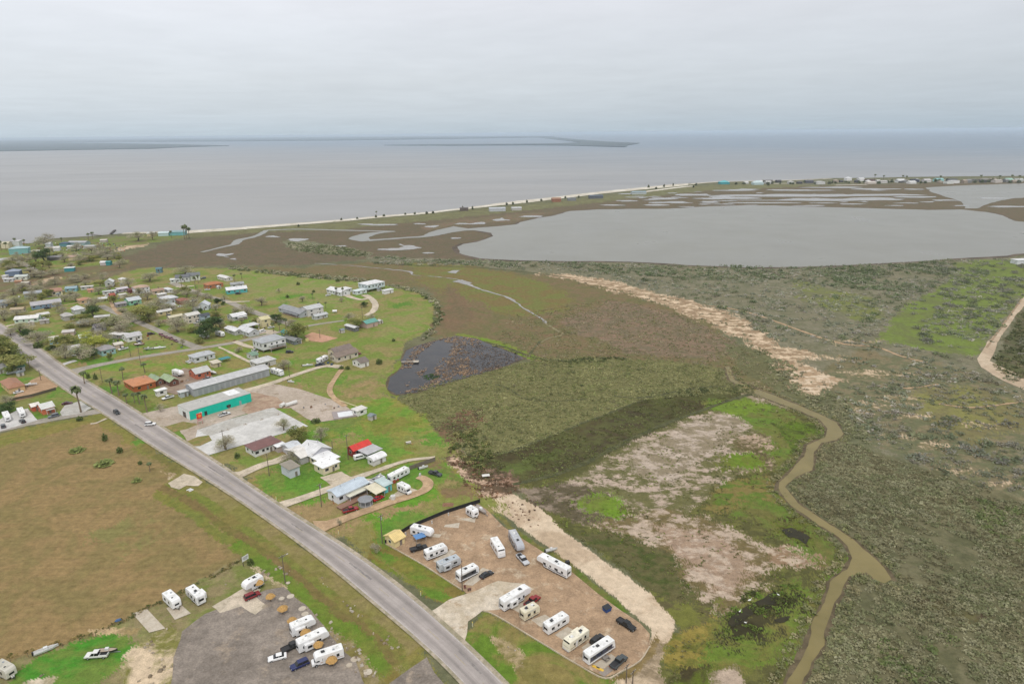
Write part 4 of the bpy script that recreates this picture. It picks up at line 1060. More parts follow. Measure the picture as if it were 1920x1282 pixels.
U, D = 48.0, -42.0
def span(ax, ay, bx, ang):
    """world start, direction and length of a wall foot that starts at photo point (ax,ay) and runs at ang until photo column bx"""
    a = Vector(g(ax, ay)); d = Vector((math.cos(math.radians(ang)), math.sin(math.radians(ang))))
    lo, hi = 0.5, 90.0
    for _ in range(40):
        m = (lo + hi) / 2
        p = a + d * m
        if (to_px(p.x, p.y)[0] < bx): lo = m
        else: hi = m
    return a, d, (lo + hi) / 2

WHITE = (236,237,238); OFFW = (226,224,216); CREAM = (226,210,168)
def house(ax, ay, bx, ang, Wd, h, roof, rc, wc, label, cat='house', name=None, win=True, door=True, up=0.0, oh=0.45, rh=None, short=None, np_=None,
          porch=None, chimney=False, rkind='roof_metal', trim=None, group='buildings of the settlement', detail=True, nwin=None):
    a, d, L = span(ax, ay, bx, ang)
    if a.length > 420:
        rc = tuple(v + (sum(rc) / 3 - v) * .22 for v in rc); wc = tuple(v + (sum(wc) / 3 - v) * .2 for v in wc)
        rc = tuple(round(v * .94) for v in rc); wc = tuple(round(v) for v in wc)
    nrm = Vector((-d.y, d.x))
    c = a + d * (L / 2) + nrm * (Wd / 2)
    dist = c.length
    nm = name or {'house':'house','trailer':'mobile_home','shed':'shed','garage':'garage','shop':'shop','barn':'barn','carport':'carport','warehouse':'storage_building'}.get(cat, cat.replace(' ', '_'))
    cat = {'trailer':'mobile home','warehouse':'storage building'}.get(cat, cat)
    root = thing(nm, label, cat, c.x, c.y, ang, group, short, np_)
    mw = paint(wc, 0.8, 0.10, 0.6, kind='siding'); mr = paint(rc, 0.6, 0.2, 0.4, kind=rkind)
    x0, x1, y0, y1 = -L / 2, L / 2, -Wd / 2, Wd / 2
    z0, z1 = up, up + h
    carport = cat == 'carport'
    if up > 0.6:
        for px in np.linspace(x0 + .3, x1 - .3, max(2, int(L / 4) + 1)):
            for py in (y0 + .3, y1 - .3):
                MB().box(px - .15, px + .15, py - .15, py + .15, 0, up).build('stilt', paint((120,105,90), 0.8), root)
    if rh is None: rh = min(Wd if roof != 'gy' else L, 9) * 0.22
    w = MB()
    if carport:
        pm = paint((190,190,188), 0.6)
        for px in (x0 + .2, x1 - .2):
            for py in (y0 + .2, y1 - .2):
                MB().box(px - .08, px + .08, py - .08, py + .08, 0, z1).build('post', pm, root)
    else:
        w.box(x0, x1, y0, y1, z0, z1)
        if roof == 'gx':
            w.add([(x0,y0,z1),(x0,y1,z1),(x0,0,z1+rh),(x1,y0,z1),(x1,y1,z1),(x1,0,z1+rh)], [(0,2,1),(3,4,5),(0,3,5,2),(1,2,5,4)])
        elif roof == 'gy':
            w.add([(x0,y0,z1),(x1,y0,z1),(0,y0,z1+rh),(x0,y1,z1),(x1,y1,z1),(0,y1,z1+rh)], [(0,1,2),(4,3,5),(0,2,5,3),(1,4,5,2)])
        w.build('wall', mw, root)
    r = MB(); t = 0.16
    X0, X1, Y0, Y1 = x0 - oh, x1 + oh, y0 - oh, y1 + oh
    if roof == 'gx':
        k = rh / (Wd / 2) * oh
        r.prism([(0, 0)], 0, 0) if False else None
        for s in (-1, 1):
            e = Y1 if s > 0 else Y0
            q = [(X0, e, z1 - k), (X1, e, z1 - k), (X1, 0, z1 + rh), (X0, 0, z1 + rh)]
            v = [(x, y, z + .03) for x, y, z in q] + [(x, y, z + t + .03) for x, y, z in q]
            f = [(3,2,1,0),(4,5,6,7),(0,1,5,4),(1,2,6,5),(2,3,7,6),(3,0,4,7)]
            r.add(v, f if s < 0 else [tuple(reversed(i)) for i in f])
    elif roof == 'gy':
        k = rh / (L / 2) * oh
        for s in (-1, 1):
            e = X1 if s > 0 else X0
            q = [(e, Y0, z1 - k), (e, Y1, z1 - k), (0, Y1, z1 + rh), (0, Y0, z1 + rh)]
            v = [(x, y, z + .03) for x, y, z in q] + [(x, y, z + t + .03) for x, y, z in q]
            f = [(3,2,1,0),(4,5,6,7),(0,1,5,4),(1,2,6,5),(2,3,7,6),(3,0,4,7)]
            r.add(v, f if s > 0 else [tuple(reversed(i)) for i in f])
    elif roof == 'hip':
        b = (X0, X1, Y0, Y1)
        m = min(X1 - X0, Y1 - Y0) / 2
        tp = (X0 + m - .05, X1 - m + .05, Y0 + m - .05, Y1 - m + .05)
        r.box(X0, X1, Y0, Y1, z1 + .01, z1 + t)
        r.frustum(b, tp, z1 + t + .002, z1 + t + rh)
    elif roof == 'flat':
        r.box(X0, X1, Y0, Y1, z1 + .01, z1 + .01 + t)
    elif roof == 'shed':
        r.add([(X0,Y0,z1),(X1,Y0,z1),(X1,Y1,z1+rh),(X0,Y1,z1+rh),(X0,Y0,z1+t),(X1,Y0,z1+t),(X1,Y1,z1+rh+t),(X0,Y1,z1+rh+t)],
              [(3,2,1,0),(4,5,6,7),(0,1,5,4),(1,2,6,5),(2,3,7,6),(3,0,4,7)])
        if not carport: w2 = 0
    elif roof == 'barrel':
        n = 8
        pr = [(Y0 + (Y1 - Y0) * (1 - math.cos(math.pi * i / n)) / 2, z1 + rh * math.sin(math.pi * i / n)) for i in range(n + 1)]
        vs = [(X0, y, z) for y, z in pr] + [(X1, y, z) for y, z in pr]
        k = n + 1
        r.add(vs, [tuple(range(k))[::-1], tuple(range(k, 2 * k))] + [(i, i + k, i + k + 1, i + 1)[::-1] for i in range(n)] + [(0, n, n + k, k)[::-1]])
    ro = r.build('roof', mr, root)
    if chimney:
        MB().box(x0 + L * .6, x0 + L * .6 + .6, -.3, .3, z1, z1 + rh + .8).build('chimney', paint((150,110,92), 0.8), ro)
    if not carport and dist < 520 and L > 7:
        for q in (-.2, .28):
            MB().tube((L * q, Wd * .14, z1), (L * q, Wd * .14, z1 + (rh if roof not in ('flat', 'shed') else 0) + .55), .11, n=6).build('roof_vent', paint((150,150,148), .5), ro)
    if carport or dist > 800 or not detail: return root
    gm = glass(0.03); tm = paint(trim or (232,232,230), 0.5)
    zs = z0 + h * 0.42; ze = z0 + h * 0.78
    if h > 4.6:
        rows = [(z0 + h * .18, z0 + h * .36), (z0 + h * .64, z0 + h * .84)]
    else: rows = [(zs, ze)]
    if win:
        nx = nwin if nwin is not None else max(1, min(6, int(L / 3.6)))
        for za, zb in rows:
            for i in range(nx):
                cx = x0 + L * (i + .5) / nx + (0.25 if i % 2 else -0.2)
                ww = 0.55 if i % 3 else 0.8
                if door and abs(cx - L * .12) < 1.2 and za < up + 1.6: continue
                wo = MB().box(cx - ww - .08, cx + ww + .08, y0 - .05, y0 - .001, za - .08, zb + .08).build('window', tm, root)
                MB().box(cx - ww, cx + ww, y0 - .06, y0 - .051, za, zb).build('pane', gm, wo)
            ny = max(1, min(3, int(Wd / 4)))
            for i in range(ny):
                cy = y0 + Wd * (i + .5) / ny
                wo = MB().box(x0 - .05, x0 - .001, cy - .63, cy + .63, za - .08, zb + .08).build('window', tm, root)
                MB().box(x0 - .06, x0 - .051, cy - .55, cy + .55, za, zb).build('pane', gm, wo)
            wo = MB().box(x1 + .001, x1 + .05, -.63, .63, za - .08, zb + .08).build('window', tm, root)
            MB().box(x1 + .051, x1 + .06, -.55, .55, za, zb).build('pane', gm, wo)
    if door:
        do = MB().box(L * .12 - .48, L * .12 + .48, y0 - .06, y0 - .001, z0 + .05, z0 + 2.1).build('door', paint((130,120,112), 0.6), root)
        MB().box(L * .12 + .3, L * .12 + .38, y0 - .10, y0 - .061, z0 + 1.0, z0 + 1.1).build('handle', paint((60,60,60), 0.3), do)
    if porch:
        pc, pw = porch
        po = MB().box(x0 + L * .25, x1 - L * .05, y0 - pw, y0 - .01, z0 + 2.25, z0 + 2.37).build('porch_roof', paint(pc, 0.6, kind='roof_metal'), root)
        for px in (x0 + L * .27, x1 - L * .07):
            MB().box(px - .06, px + .06, y0 - pw + .1, y0 - pw + .22, 0, z0 + 2.25).build('porch_post', tm, po)
        MB().box(x0 + L * .25, x1 - L * .05, y0 - pw, y0 - .01, max(0.05, z0 - .1), max(0.2, z0)).build('porch_deck', paint((150,128,108), 0.8), root)
    return root

# ---- vehicles -----------------------------------------------------
TYRE = paint((34,34,34), 0.85); RIM = paint((176,178,180), 0.35, metal=0.6)
def wheels(root, xs, tw, r, rim=True):
    for x in xs:
        for s in (-1, 1):
            w = MB().tube((x, s * (tw - .22), r), (x, s * tw, r), r, n=12).build('wheel', TYRE, root)
            if rim: MB().tube((x, s * tw, r), (x, s * (tw + .01), r), r * .6, n=10).build('rim', RIM, w)

def car(kind, colr, x, y, ang, label, cat=None, group=None, short=None, np_=None, load=None):
    nm = {'sedan':'parked_car','suv':'parked_car','pickup':'pickup_truck','van':'van'}[kind]
    root = thing(nm, label, cat or {'sedan':'car','suv':'car','pickup':'pickup truck','van':'van'}[kind], x, y, ang, group, short, np_)
    bm_ = paint(colr, 0.3, 0.04, 0.5, kind='car_paint'); gm = glass(0.015); dk = paint((40,40,42), 0.6)
    if kind == 'sedan':
        pr = [(-2.3,.32),(-2.34,.62),(-2.25,.92),(-1.6,.98),(1.0,.95),(2.0,.80),(2.28,.62),(2.3,.32)]; hw = .9
        cb, ct, zz = (-1.75,1.0,-.80,.80), (-1.1,.2,-.60,.60), (.95,1.42)
    elif kind == 'suv':
        pr = [(-2.3,.38),(-2.34,.7),(-2.28,1.02),(1.05,1.04),(2.1,.95),(2.32,.7),(2.3,.38)]; hw = .95
        cb, ct, zz = (-2.24,1.1,-.86,.86), (-1.95,.4,-.68,.68), (1.03,1.70)
    elif kind == 'pickup':
        pr = [(-2.85,.5),(-2.88,.75),(-2.84,1.05),(1.35,1.08),(2.6,1.02),(2.85,.8),(2.85,.5)]; hw = .98
        cb, ct, zz = (-.75,1.45,-.90,.90), (-.5,.75,-.72,.72), (1.07,1.82)
    else:
        pr = [(-2.6,.4),(-2.62,1.2),(-2.5,2.1),(1.2,2.15),(1.9,1.35),(2.5,1.1),(2.6,.8),(2.6,.4)]; hw = .98
        cb = None
    MB().loft(pr, [-hw, -hw + .12, hw - .12, hw], [.10, 0, 0, .10]).build('body', bm_, root)
    if cb:
        MB().frustum(cb, ct, zz[0] - .03, zz[1]).build('windows', gm, root)
        MB().frustum((ct[0] - .06, ct[1] + .08, ct[2] - .05, ct[3] + .05), (ct[0] + .05, ct[1] - .05, ct[2] + .06, ct[3] - .06), zz[1] - .02, zz[1] + .06).build('roof', bm_, root)
        for s in (-1, 1):
            q = MB()
            xm = (cb[0] + cb[1]) / 2; xt = (ct[0] + ct[1]) / 2
            q.tube((xm, s * cb[3], zz[0]), (xt, s * ct[3], zz[1]), .05, n=4)
            q.build('door_pillar', bm_, root)
    else:
        MB().add([(1.22,-.85,2.12),(1.22,.85,2.12),(1.93,.88,1.38),(1.93,-.88,1.38)], [(0,3,2,1)]).build('windscreen', gm, root).location.x = .03
        for s in (-1, 1): MB().box(-2.0, 1.0, s * .985 - .01, s * .985 + .01, 1.35, 1.9).build('side_window', gm, root)
    if kind == 'pickup':
        MB().box(-2.72, -.85, -.80, .80, 1.055, 1.075).build('truck_bed', dk, root)
        for s in (-1, 1): MB().box(-2.84, -.78, s * .86 - .07, s * .86 + .07, 1.03, 1.16).build('bed_rail', bm_, root)
        MB().box(-2.88, -2.74, -.86, .86, .75, 1.16).build('tailgate', bm_, root)
    xl = pr[0][0]; xr = pr[-1][0]
    for s in (-1, 1):
        MB().box(xr - .06, xr + .02, s * .62 - .16, s * .62 + .16, .62, .76).build('headlight', paint((225,228,230), 0.2), root)
        MB().box(xl - .06, xl + .04, s * .68 - .12, s * .68 + .12, .66, .84).build('tail_light', paint((150,30,28), 0.3), root)
    b = MB(); b.box(xr - .1, xr + .06, -.8, .8, .36, .5); b.build('front_bumper', dk, root)
    wheels(root, (xl + .85, xr - .85) if kind != 'pickup' else (-1.9, 1.9), hw + .01, .36 if kind != 'sedan' else .32)
    return root

def rv(kind, L, x, y, ang, label, body=(240,240,240), stripe=(90,92,100), roofc=(238,238,236), n_ac=1, slide=0, group=None, cat=None, short=None, np_=None, side=None, Wd=2.5, hgt=3.2, cab=None, win=True):
    nm = {'trailer':'travel_trailer','fifth':'camper_trailer','classA':'motorhome','classC':'motorhome','bus':'motorhome'}[kind]
    root = thing(nm, label, cat or {'trailer':'camper','fifth':'camper','classA':'motorhome','classC':'motorhome','bus':'motorhome'}[kind], x, y, ang, group, short, np_)
    H = L / 2; hw = Wd / 2; T = hgt
    if kind == 'trailer':
        pr = [(-H,.55),(-H,T-.35),(-H+.12,T-.08),(-H+.4,T),(H-.8,T),(H-.35,T-.2),(H-.05,T-.8),(H,.95),(H-.35,.55)]
        rx = (-H + .4, H - .9)
    elif kind == 'fifth':
        T += .35
        pr = [(-H,.6),(-H,T-.4),(-H+.15,T-.12),(-H+.45,T-.05),(H-1.4,T+.05),(H-.45,T-.25),(H-.08,T-.85),(H,1.95),(H-.25,1.7),(H-2.5,1.6),(H-2.75,.6)]
        rx = (-H + .5, H - 1.5)
    elif kind in ('classA', 'bus'):
        pr = [(-H,.42),(-H,T-.3),(-H+.12,T-.06),(-H+.3,T),(H-.75,T),(H-.4,T-.15),(H-.12,T-1.2),(H,1.3),(H,.5),(H-.15,.42)]
        rx = (-H + .35, H - .8)
    else:
        pr = [(-H,.5),(-H,T-.3),(-H+.12,T-.06),(-H+.3,T),(H-1.6,T),(H-1.05,T-.25),(H-.75,T-.75),(H-.85,2.02),(H-1.9,1.95),(H-2.0,.5)]
        rx = (-H + .35, H - 1.7)
    bm_ = paint(body, 0.35, 0.05, 0.7, kind='camper_skin'); gm = glass(0.02); dk = paint((48,48,50), 0.6); sm = paint(stripe, 0.4, 0.05)
    MB().loft(pr, [-hw, -hw + .1, hw - .1, hw], [.10, 0, 0, .10]).build('body', bm_, root)
    MB().box(rx[0], rx[1], -hw + .22, hw - .22, T - .03, T + .035).build('roof', paint(roofc, 0.6, 0.28, 0.9), root)
    span_ = rx[1] - rx[0]
    for i in range(n_ac):
        cx = rx[0] + span_ * ((i + .55) / n_ac if n_ac > 1 else .45)
        MB().frustum((cx - .48, cx + .48, -.38, .38), (cx - .36, cx + .34, -.28, .28), T + .037, T + .31).build('air_conditioner', paint((54,54,56) if (i + int(L)) % 2 else (226,226,224), 0.5), root)
    for k, fx in enumerate((.16, .82)):
        cx = rx[0] + span_ * fx
        MB().frustum((cx - .24, cx + .24, -.55, -.07), (cx - .2, cx + .2, -.5, -.12), T + .037, T + .12).build('roof_vent', dk if k else paint((210,210,205), 0.4), root)
    if win:
        z0, z1 = 1.45, 2.25
        nw = max(2, int(L / 2.4))
        for s in (-1, 1):
            for i in range(nw):
                cx = -H + .9 + (L - (2.6 if kind in ('fifth', 'classC') else 1.7)) * (i + .35) / nw
                ww = (.5, .36, .62, .3)[(i + (s > 0)) % 4]
                zz = .15 if (i + 1) % 3 == 0 else 0
                MB().box(cx - ww, cx + ww, s * (hw + .012) - .012, s * (hw + .012) + .012, z0 + zz, z1).build('window', gm, root)
            MB().box(-H + .25, H - (2.9 if kind == 'fifth' else 2.1 if kind == 'classC' else .6), s * (hw + .006) - .01, s * (hw + .006) + .01, 1.0, 1.0 + (.18 if side is None else .35)).build('stripe', sm, root)
            if side: MB().box(-H + .3, H - 1.2, s * (hw + .009) - .008, s * (hw + .009) + .008, 1.36, 2.45).build('dark_panel', paint(side, 0.3), root)
        MB().box(-H - .022, -H + .01, -.7, .7, 1.5, 2.2).build('rear_window', gm, root)
        MB().box(H * .25 - .36, H * .25 + .36, hw - .01, hw + .03, .7, 2.5).build('door', paint((226,226,224), 0.4), root)
        if kind in ('classA', 'bus'):
            xa, za, xb, zb = H - .42, T - .2, H - .10, 1.55
            MB().add([(xa+.05,-hw+.2,za),(xa+.05,hw-.2,za),(xb+.06,hw-.2,zb),(xb+.06,-hw+.2,zb)], [(0,3,2,1)]).build('windscreen', gm, root)
            MB().box(H - .03, H + .1, -hw + .1, hw - .1, .42, .7).build('bumper', paint((190,190,190), 0.4), root)
            for s in (-1, 1): MB().box(H - .02, H + .03, s * .85 - .14, s * .85 + .14, .85, 1.05).build('headlight', paint((220,224,226), 0.2), root)
        if kind == 'trailer': MB().box(H - .03, H + .012, -.6, .6, 1.45, 2.0).build('front_window', gm, root)
    if kind != 'bus' and win:
        for s in (-1, 1):
            for q, (xa, xb) in enumerate(((-.62, -.30), (.05, .42))):
                yy = s * (hw + .004); dx = .5 if q else -.45
                v = [(H*xa, yy, 1.22), (H*xb, yy, 1.22), (H*xb + dx, yy, 1.40), (H*xa + dx, yy, 1.40)]
                MB().add(v + [(x_, y_ + s * .006, z_) for x_, y_, z_ in v], [(4,5,6,7) if s < 0 else (7,6,5,4)]).build('swoosh', sm, root)
        ld_ = MB()
        for yy in (.55, .9): ld_.tube((-H - .07, yy, 1.0), (-H - .07, yy, T + .1), .03, n=4)
        for zz in (1.2, 1.55, 1.9, 2.25, 2.6): ld_.tube((-H - .07, .55, zz), (-H - .07, .9, zz), .02, n=4)
        ld_.build('ladder', dk, root)
        MB().frustum((rx[0]+span_*.3, rx[0]+span_*.3+.55, .25, .7), (rx[0]+span_*.3+.05, rx[0]+span_*.3+.5, .3, .65), T + .037, T + .16).build('skylight', paint((150,156,162), .25), root)
    for i in range(slide):
        cx = -H + L * (.32 + .34 * i); s = -1 if i % 2 == 0 else 1
        so = MB().box(cx - 1.3, cx + 1.3, min(s * (hw - .1), s * (hw + .75)), max(s * (hw - .1), s * (hw + .75)), .85, 2.75).build('slide_out', bm_, root)
        MB().box(cx - .6, cx + .6, s * (hw + .76) - .012, s * (hw + .76) + .012, 1.5, 2.25).build('window', gm, so)
    MB().tube((-H * .35, -hw - .09, T - .42), (H * .45, -hw - .09, T - .42), .08, n=6).build('awning', paint((210,208,202), 0.6), root)
    if kind == 'trailer':
        h = MB(); h.tube((H - .4, -.6, .62), (H + 1.0, 0, .55), .06, n=4); h.tube((H - .4, .6, .62), (H + 1.0, 0, .55), .06, n=4); h.tube((H + .8, 0, .1), (H + .8, 0, .9), .05, n=5)
        h.build('hitch', dk, root)
        for s in (-1, 1): MB().tube((H + .2, s * .2, .62), (H + .2, s * .2, 1.05), .17, n=8).build('gas_bottle', paint((225,225,222), 0.4), root)
    if kind == 'fifth':
        for s in (-1, 1): MB().box(H - 2.5, H - 2.38, s * .85 - .06, s * .85 + .06, .05, 1.62).build('landing_leg', dk, root)
    if kind == 'classC':
        cc = paint(cab or body, 0.35, 0.04)
        MB().loft([(H-2.05,.45),(H-2.05,1.93),(H-1.4,1.9),(H-.75,1.25),(H-.1,1.1),(H,.8),(H,.45)], [-.95,-.85,.85,.95], [.08,0,0,.08]).build('cab', cc, root)
        MB().add([(H-1.38,-.8,1.9),(H-1.38,.8,1.9),(H-.72,.84,1.27),(H-.72,-.84,1.27)], [(0,3,2,1)]).build('windscreen', gm, root).location.x = .03
        for s in (-1, 1): MB().add([(H-1.9,s*.965,1.3),(H-.95,s*.965,1.3),(H-1.4,s*.965,1.8),(H-1.9,s*.965,1.8)], [(0,1,2,3) if s < 0 else (3,2,1,0)]).build('cab_window', gm, root)
    u = MB(); u.box(-H + .3, H - (3.0 if kind == 'fifth' else 2.3 if kind == 'classC' else .8), -hw + .15, hw - .15, .3, .56); u.build('chassis', dk, root)
    if kind in ('trailer', 'fifth'): wheels(root, (-.9, .05) if kind == 'trailer' else (-1.6, -.65), hw - .06, .36)
    else: wheels(root, (-H + 2.0, H - (1.0 if kind == 'classC' else 1.9)), hw - .04, .42)
    return root

# ---- plants -------------------------------------------------------
def tree_proto(kind, seed):
    rg = np.random.default_rng(seed); rr = random.Random(seed)
    pal = {'bare': [(138,132,114),(128,124,106),(146,140,120),(130,130,102)], 'olive': [(112,114,66),(96,102,56),(128,126,78)],
           'green': [(66,82,48),(56,72,44),(78,92,54)], 'yellow': [(134,138,62),(120,126,56),(146,148,76)]}[kind]
    root = bpy.data.objects.new({'bare':'bare_tree','olive':'leafy_tree','green':'evergreen_tree','yellow':'leafy_tree'}[kind], None)
    COL.objects.link(root)
    bark = paint((112,100,88), 0.9, 0.2, 2)
    tr = MB(); tr.tube((0,0,-.1), (.1,.05,.34), .045, .03, 7)
    cl = []
    nC = 9 if kind != 'bare' else 11
    for i in range(nC):
        a = 2 * math.pi * i / nC * 2.4 + rr.uniform(-.3, .3); q = rr.uniform(.06, .38)
        cl.append((q * math.cos(a), q * math.sin(a), rr.uniform(.40, .84) - q * .3, rr.uniform(.16, .24)))
    for c in cl:
        m = (c[0] * .45, c[1] * .45, .34 + (c[2] - .34) * .45)
        tr.tube((.1 * .8, .04, .30), m, .022, .014, 5); tr.tube(m, c[:3], .013, .004, 4)
        if kind == 'bare':
            for k in range(5):
                e = (c[0] + rr.uniform(-.14,.14), c[1] + rr.uniform(-.14,.14), c[2] + rr.uniform(-.03,.16))
                tr.tube(c[:3], e, .006, .002, 3)
    tr.build('trunk', bark, root)
    per = 210 if kind != 'bare' else 200
    C = []; S = []; col_ = []
    pa = np.array([alb(c, LEAF_K) for c in pal])
    for c in cl:
        d = rg.normal(size=(per, 3)); d /= np.linalg.norm(d, axis=1)[:, None]
        r = rg.random(per) ** .45 * c[3]
        P = np.array(c[:3]) + d * r[:, None] * np.array([1.15, 1.15, .85])
        C.append(P); S.append(rg.uniform(.026, .058, per) * (1.0 if kind != 'bare' else .8))
        col_.append(pa[rg.integers(0, len(pa))] * (1 + .35 * (rg.random((per, 1)) - .5)))
    V, F, c4 = rnd_cards(np.concatenate(C), np.concatenate(S), np.concatenate(col_), .7 if kind != 'bare' else .42, .35, rg)
    mesh_np('crown', V, F, M_LEAF, root, {'col': ('FLOAT_COLOR', c4)})
    return root

def palm_proto(seed):
    rr = random.Random(seed)
    root = bpy.data.objects.new('palm_tree', None); COL.objects.link(root)
    t = MB(); pts = [(0,0,-.02),(.01,0,.25),(.025,.01,.55),(.03,.015,.86)]
    for a, b, r0, r1 in zip(pts, pts[1:], (.036,.028,.024), (.028,.024,.022)): t.tube(a, b, r0, r1, 7)
    t.build('trunk', paint((128,112,94), 0.9, 0.2, 3), root)
    cr = MB(); top = Vector(pts[-1])
    def frond(a, el, ln, mi):
        d = Vector((math.cos(a), math.sin(a), 0)); n = Vector((-d.y, d.x, 0))
        p = top.copy(); vs = []; k = 5
        for j in range(k + 1):
            w = (.012, .045, .06, .055, .035, .004)[j]
            vs += [p + n * w, p - n * w + Vector((0, 0, .006))]
            e = el - j * .42
            p = p + (d * math.cos(e) + Vector((0, 0, 1)) * math.sin(e)) * ln / k
        cr.add(vs, [(2*j, 2*j+1, 2*j+3, 2*j+2) for j in range(k)], mi)
    for i in range(26): frond(i * 2.399, rr.uniform(-.1, 1.2), rr.uniform(.22, .30), 0)
    for i in range(10): frond(i * 2.1, rr.uniform(-1.2, -.6), rr.uniform(.12, .2), 1)
    cr.build('crown', [paint((92,104,58), 0.7, 0.2, 6), paint((138,116,84), 0.9)], root)
    return root
PROTO = {}
def get_proto(kind, i):
    if (kind, i) not in PROTO:
        r = palm_proto(100 + i) if kind == 'palm' else tree_proto(kind, 7 * i + {'bare': 1, 'olive': 2, 'green': 3, 'yellow': 4}[kind])
        PROTO[(kind, i)] = [r, False]
    return PROTO[(kind, i)]
TREE_N = [0]
def tree(kind, px, py, w, h, np_=None, label=None, short=None, group=None, pix=True):
    """w, h: size in photo pixels (or metres when pix is False)"""
    x, y = g(px, py)
    k = math.hypot(x, y, CAM_H) / FPX if pix else 1.0
    w *= k * 1.22; h *= k * (1.12 if pix else 1.0)
    TREE_N[0] += 1
    pr = get_proto(kind, TREE_N[0] % (3 if kind != 'palm' else 2))
    sx = w / 0.95 if kind != 'palm' else h * 1.0
    sc = (sx, sx, h) if kind != 'palm' else (max(w / 0.5, h * .45), max(w / 0.5, h * .45), h)
    ang = RND.uniform(0, 360)
    cat = 'palm' if kind == 'palm' else 'tree'
    grp = group or {'palm': 'palms of the settlement', 'bare': 'bare winter trees', 'olive': 'olive leafed trees', 'green': 'dark evergreen trees', 'yellow': 'yellow green trees'}[kind]
    base_np = np_ or {'palm': 'slender palm tree', 'bare': 'bare grey brown tree', 'olive': 'olive green tree', 'green': 'dark evergreen tree', 'yellow': 'yellow green tree'}[kind]
    if not pr[1]:
        pr[1] = True; r = pr[0]
        place(r, x, y, ang); r.scale = sc
        tag(r, label, cat, grp); THINGS.append((r, base_np, short, x, y))
        return r
    return dup(pr[0], x, y, ang, label, sc, grp, short, base_np, cat)

SHRUB = {}
def shrub(px, py, w, h, np_='round dark shrub', colr=(82,92,54), label=None, name='shrub', group='shrubs standing by themselves', cat='shrub', short=None):
    x, y = g(px, py); k = math.hypot(x, y, CAM_H) / FPX
    key = colr
    if key not in SHRUB:
        rg = np.random.default_rng(len(SHRUB) + 5)
        n = 170
        d = rg.normal(size=(n, 3)); d /= np.linalg.norm(d, axis=1)[:, None]; d[:, 2] = np.abs(d[:, 2])
        C = d * (rg.random((n, 1)) ** .4) * np.array([.5, .5, .95]) + np.array([0, 0, .05])
        cc = np.array(alb(colr, LEAF_K)) * (1 + .4 * (rg.random((n, 1)) - .5))
        V, F, c4 = rnd_cards(C, rg.uniform(.1, .24, n), cc, .75, 0, rg)
        o = mesh_np(name, V, F, M_LEAF, None, {'col': ('FLOAT_COLOR', c4)})
        SHRUB[key] = o
    else:
        o = SHRUB[key].copy(); COL.objects.link(o)
        if 'label' in o.keys(): del o['label']
        o.name = name
    o.location = (x, y, 0); o.rotation_euler = (0, 0, RND.uniform(0, 6)); o.scale = (w * k, w * k, h * k * 1.15)
    return reg(o, label, cat, group, x, y, short, np_)

# ---- street furniture ---------------------------------------------
def pole(px, py, top_py, label=None, np_='weathered utility pole', lamp=False, bar=True, trans=False, arm_ang=48):
    x, y = g(px, py)
    d = math.hypot(x, y); 
    # height from the photo: where the ray through the top passes over the foot
    lo, hi = 1.0, 20.0
    for _ in range(40):
        m = (lo + hi) / 2
        if to_px(x, y, m)[1] > top_py: lo = m
        else: hi = m
    h = (lo + hi) / 2
    r = thing('utility_pole', label, 'utility pole', x, y, arm_ang, 'utility poles', None, np_)
    m = paint((112,100,88), 0.9, 0.2, 1.5)
    MB().tube((0,0,0), (0,0,h), .17, .11, 8).build('shaft', m, r)
    if bar:
        MB().box(-1.1, 1.1, -.07, .07, h - .6, h - .45).build('crossarm', m, r)
        for q in (-.95, -.35, .35, .95): MB().tube((q,0,h-.45), (q,0,h-.25), .05, n=5).build('insulator', paint((205,205,205), .3), r)
    if lamp:
        a = MB(); a.tube((0,0,h-.9), (1.6,0,h-.5), .04, n=5); ao = a.build('lamp_arm', paint((150,152,155), .4), r)
        MB().box(1.4, 1.95, -.12, .12, h - .56, h - .44).build('lamp_head', paint((200,200,200), .4), ao)
    if trans: MB().tube((.3,0,h-1.9), (.3,0,h-1.0), .24, n=9).build('transformer', paint((160,164,166), .4), r)
    return r

def fence(px_pts, h, colr, label, name='fence', solid=True, post=2.6, short=None, board=True, pcol=None, cat='fence'):
    P = W(px_pts)
    x, y = P[0]
    r = thing(name, label, cat, x, y, 0, None, short)
    n = 0
    for a, b in zip(P, P[1:]):
        a = Vector((a[0] - x, a[1] - y)); b = Vector((b[0] - x, b[1] - y)); d = b - a; L = d.length; d.normalize(); nn = Vector((-d.y, d.x))
        if solid:
            w = .05
            q = [a + nn * w, b + nn * w, b - nn * w, a - nn * w]
            m = MB(); m.add([(p.x, p.y, .05) for p in q] + [(p.x, p.y, h) for p in q], [(0,1,2,3),(7,6,5,4),(0,4,5,1),(1,5,6,2),(2,6,7,3),(3,7,4,0)])
            m.build('panel', paint(colr, .85, .15, 1.0), r)
        else:
            for z in (h * .45, h * .92):
                m = MB(); m.tube((a.x, a.y, z), (b.x, b.y, z), .02, n=4); m.build('wire' if not board else 'rail', paint(colr, .8), r)
        k = max(1, int(L / post))
        for i in range(k + 1):
            if n > 95: break
            p = a + d * (L * i / k) - nn * .07
            MB().tube((p.x, p.y, 0), (p.x, p.y, h + .08), .06, n=5).build('post', paint(pcol or colr, .85), r); n += 1
    return r

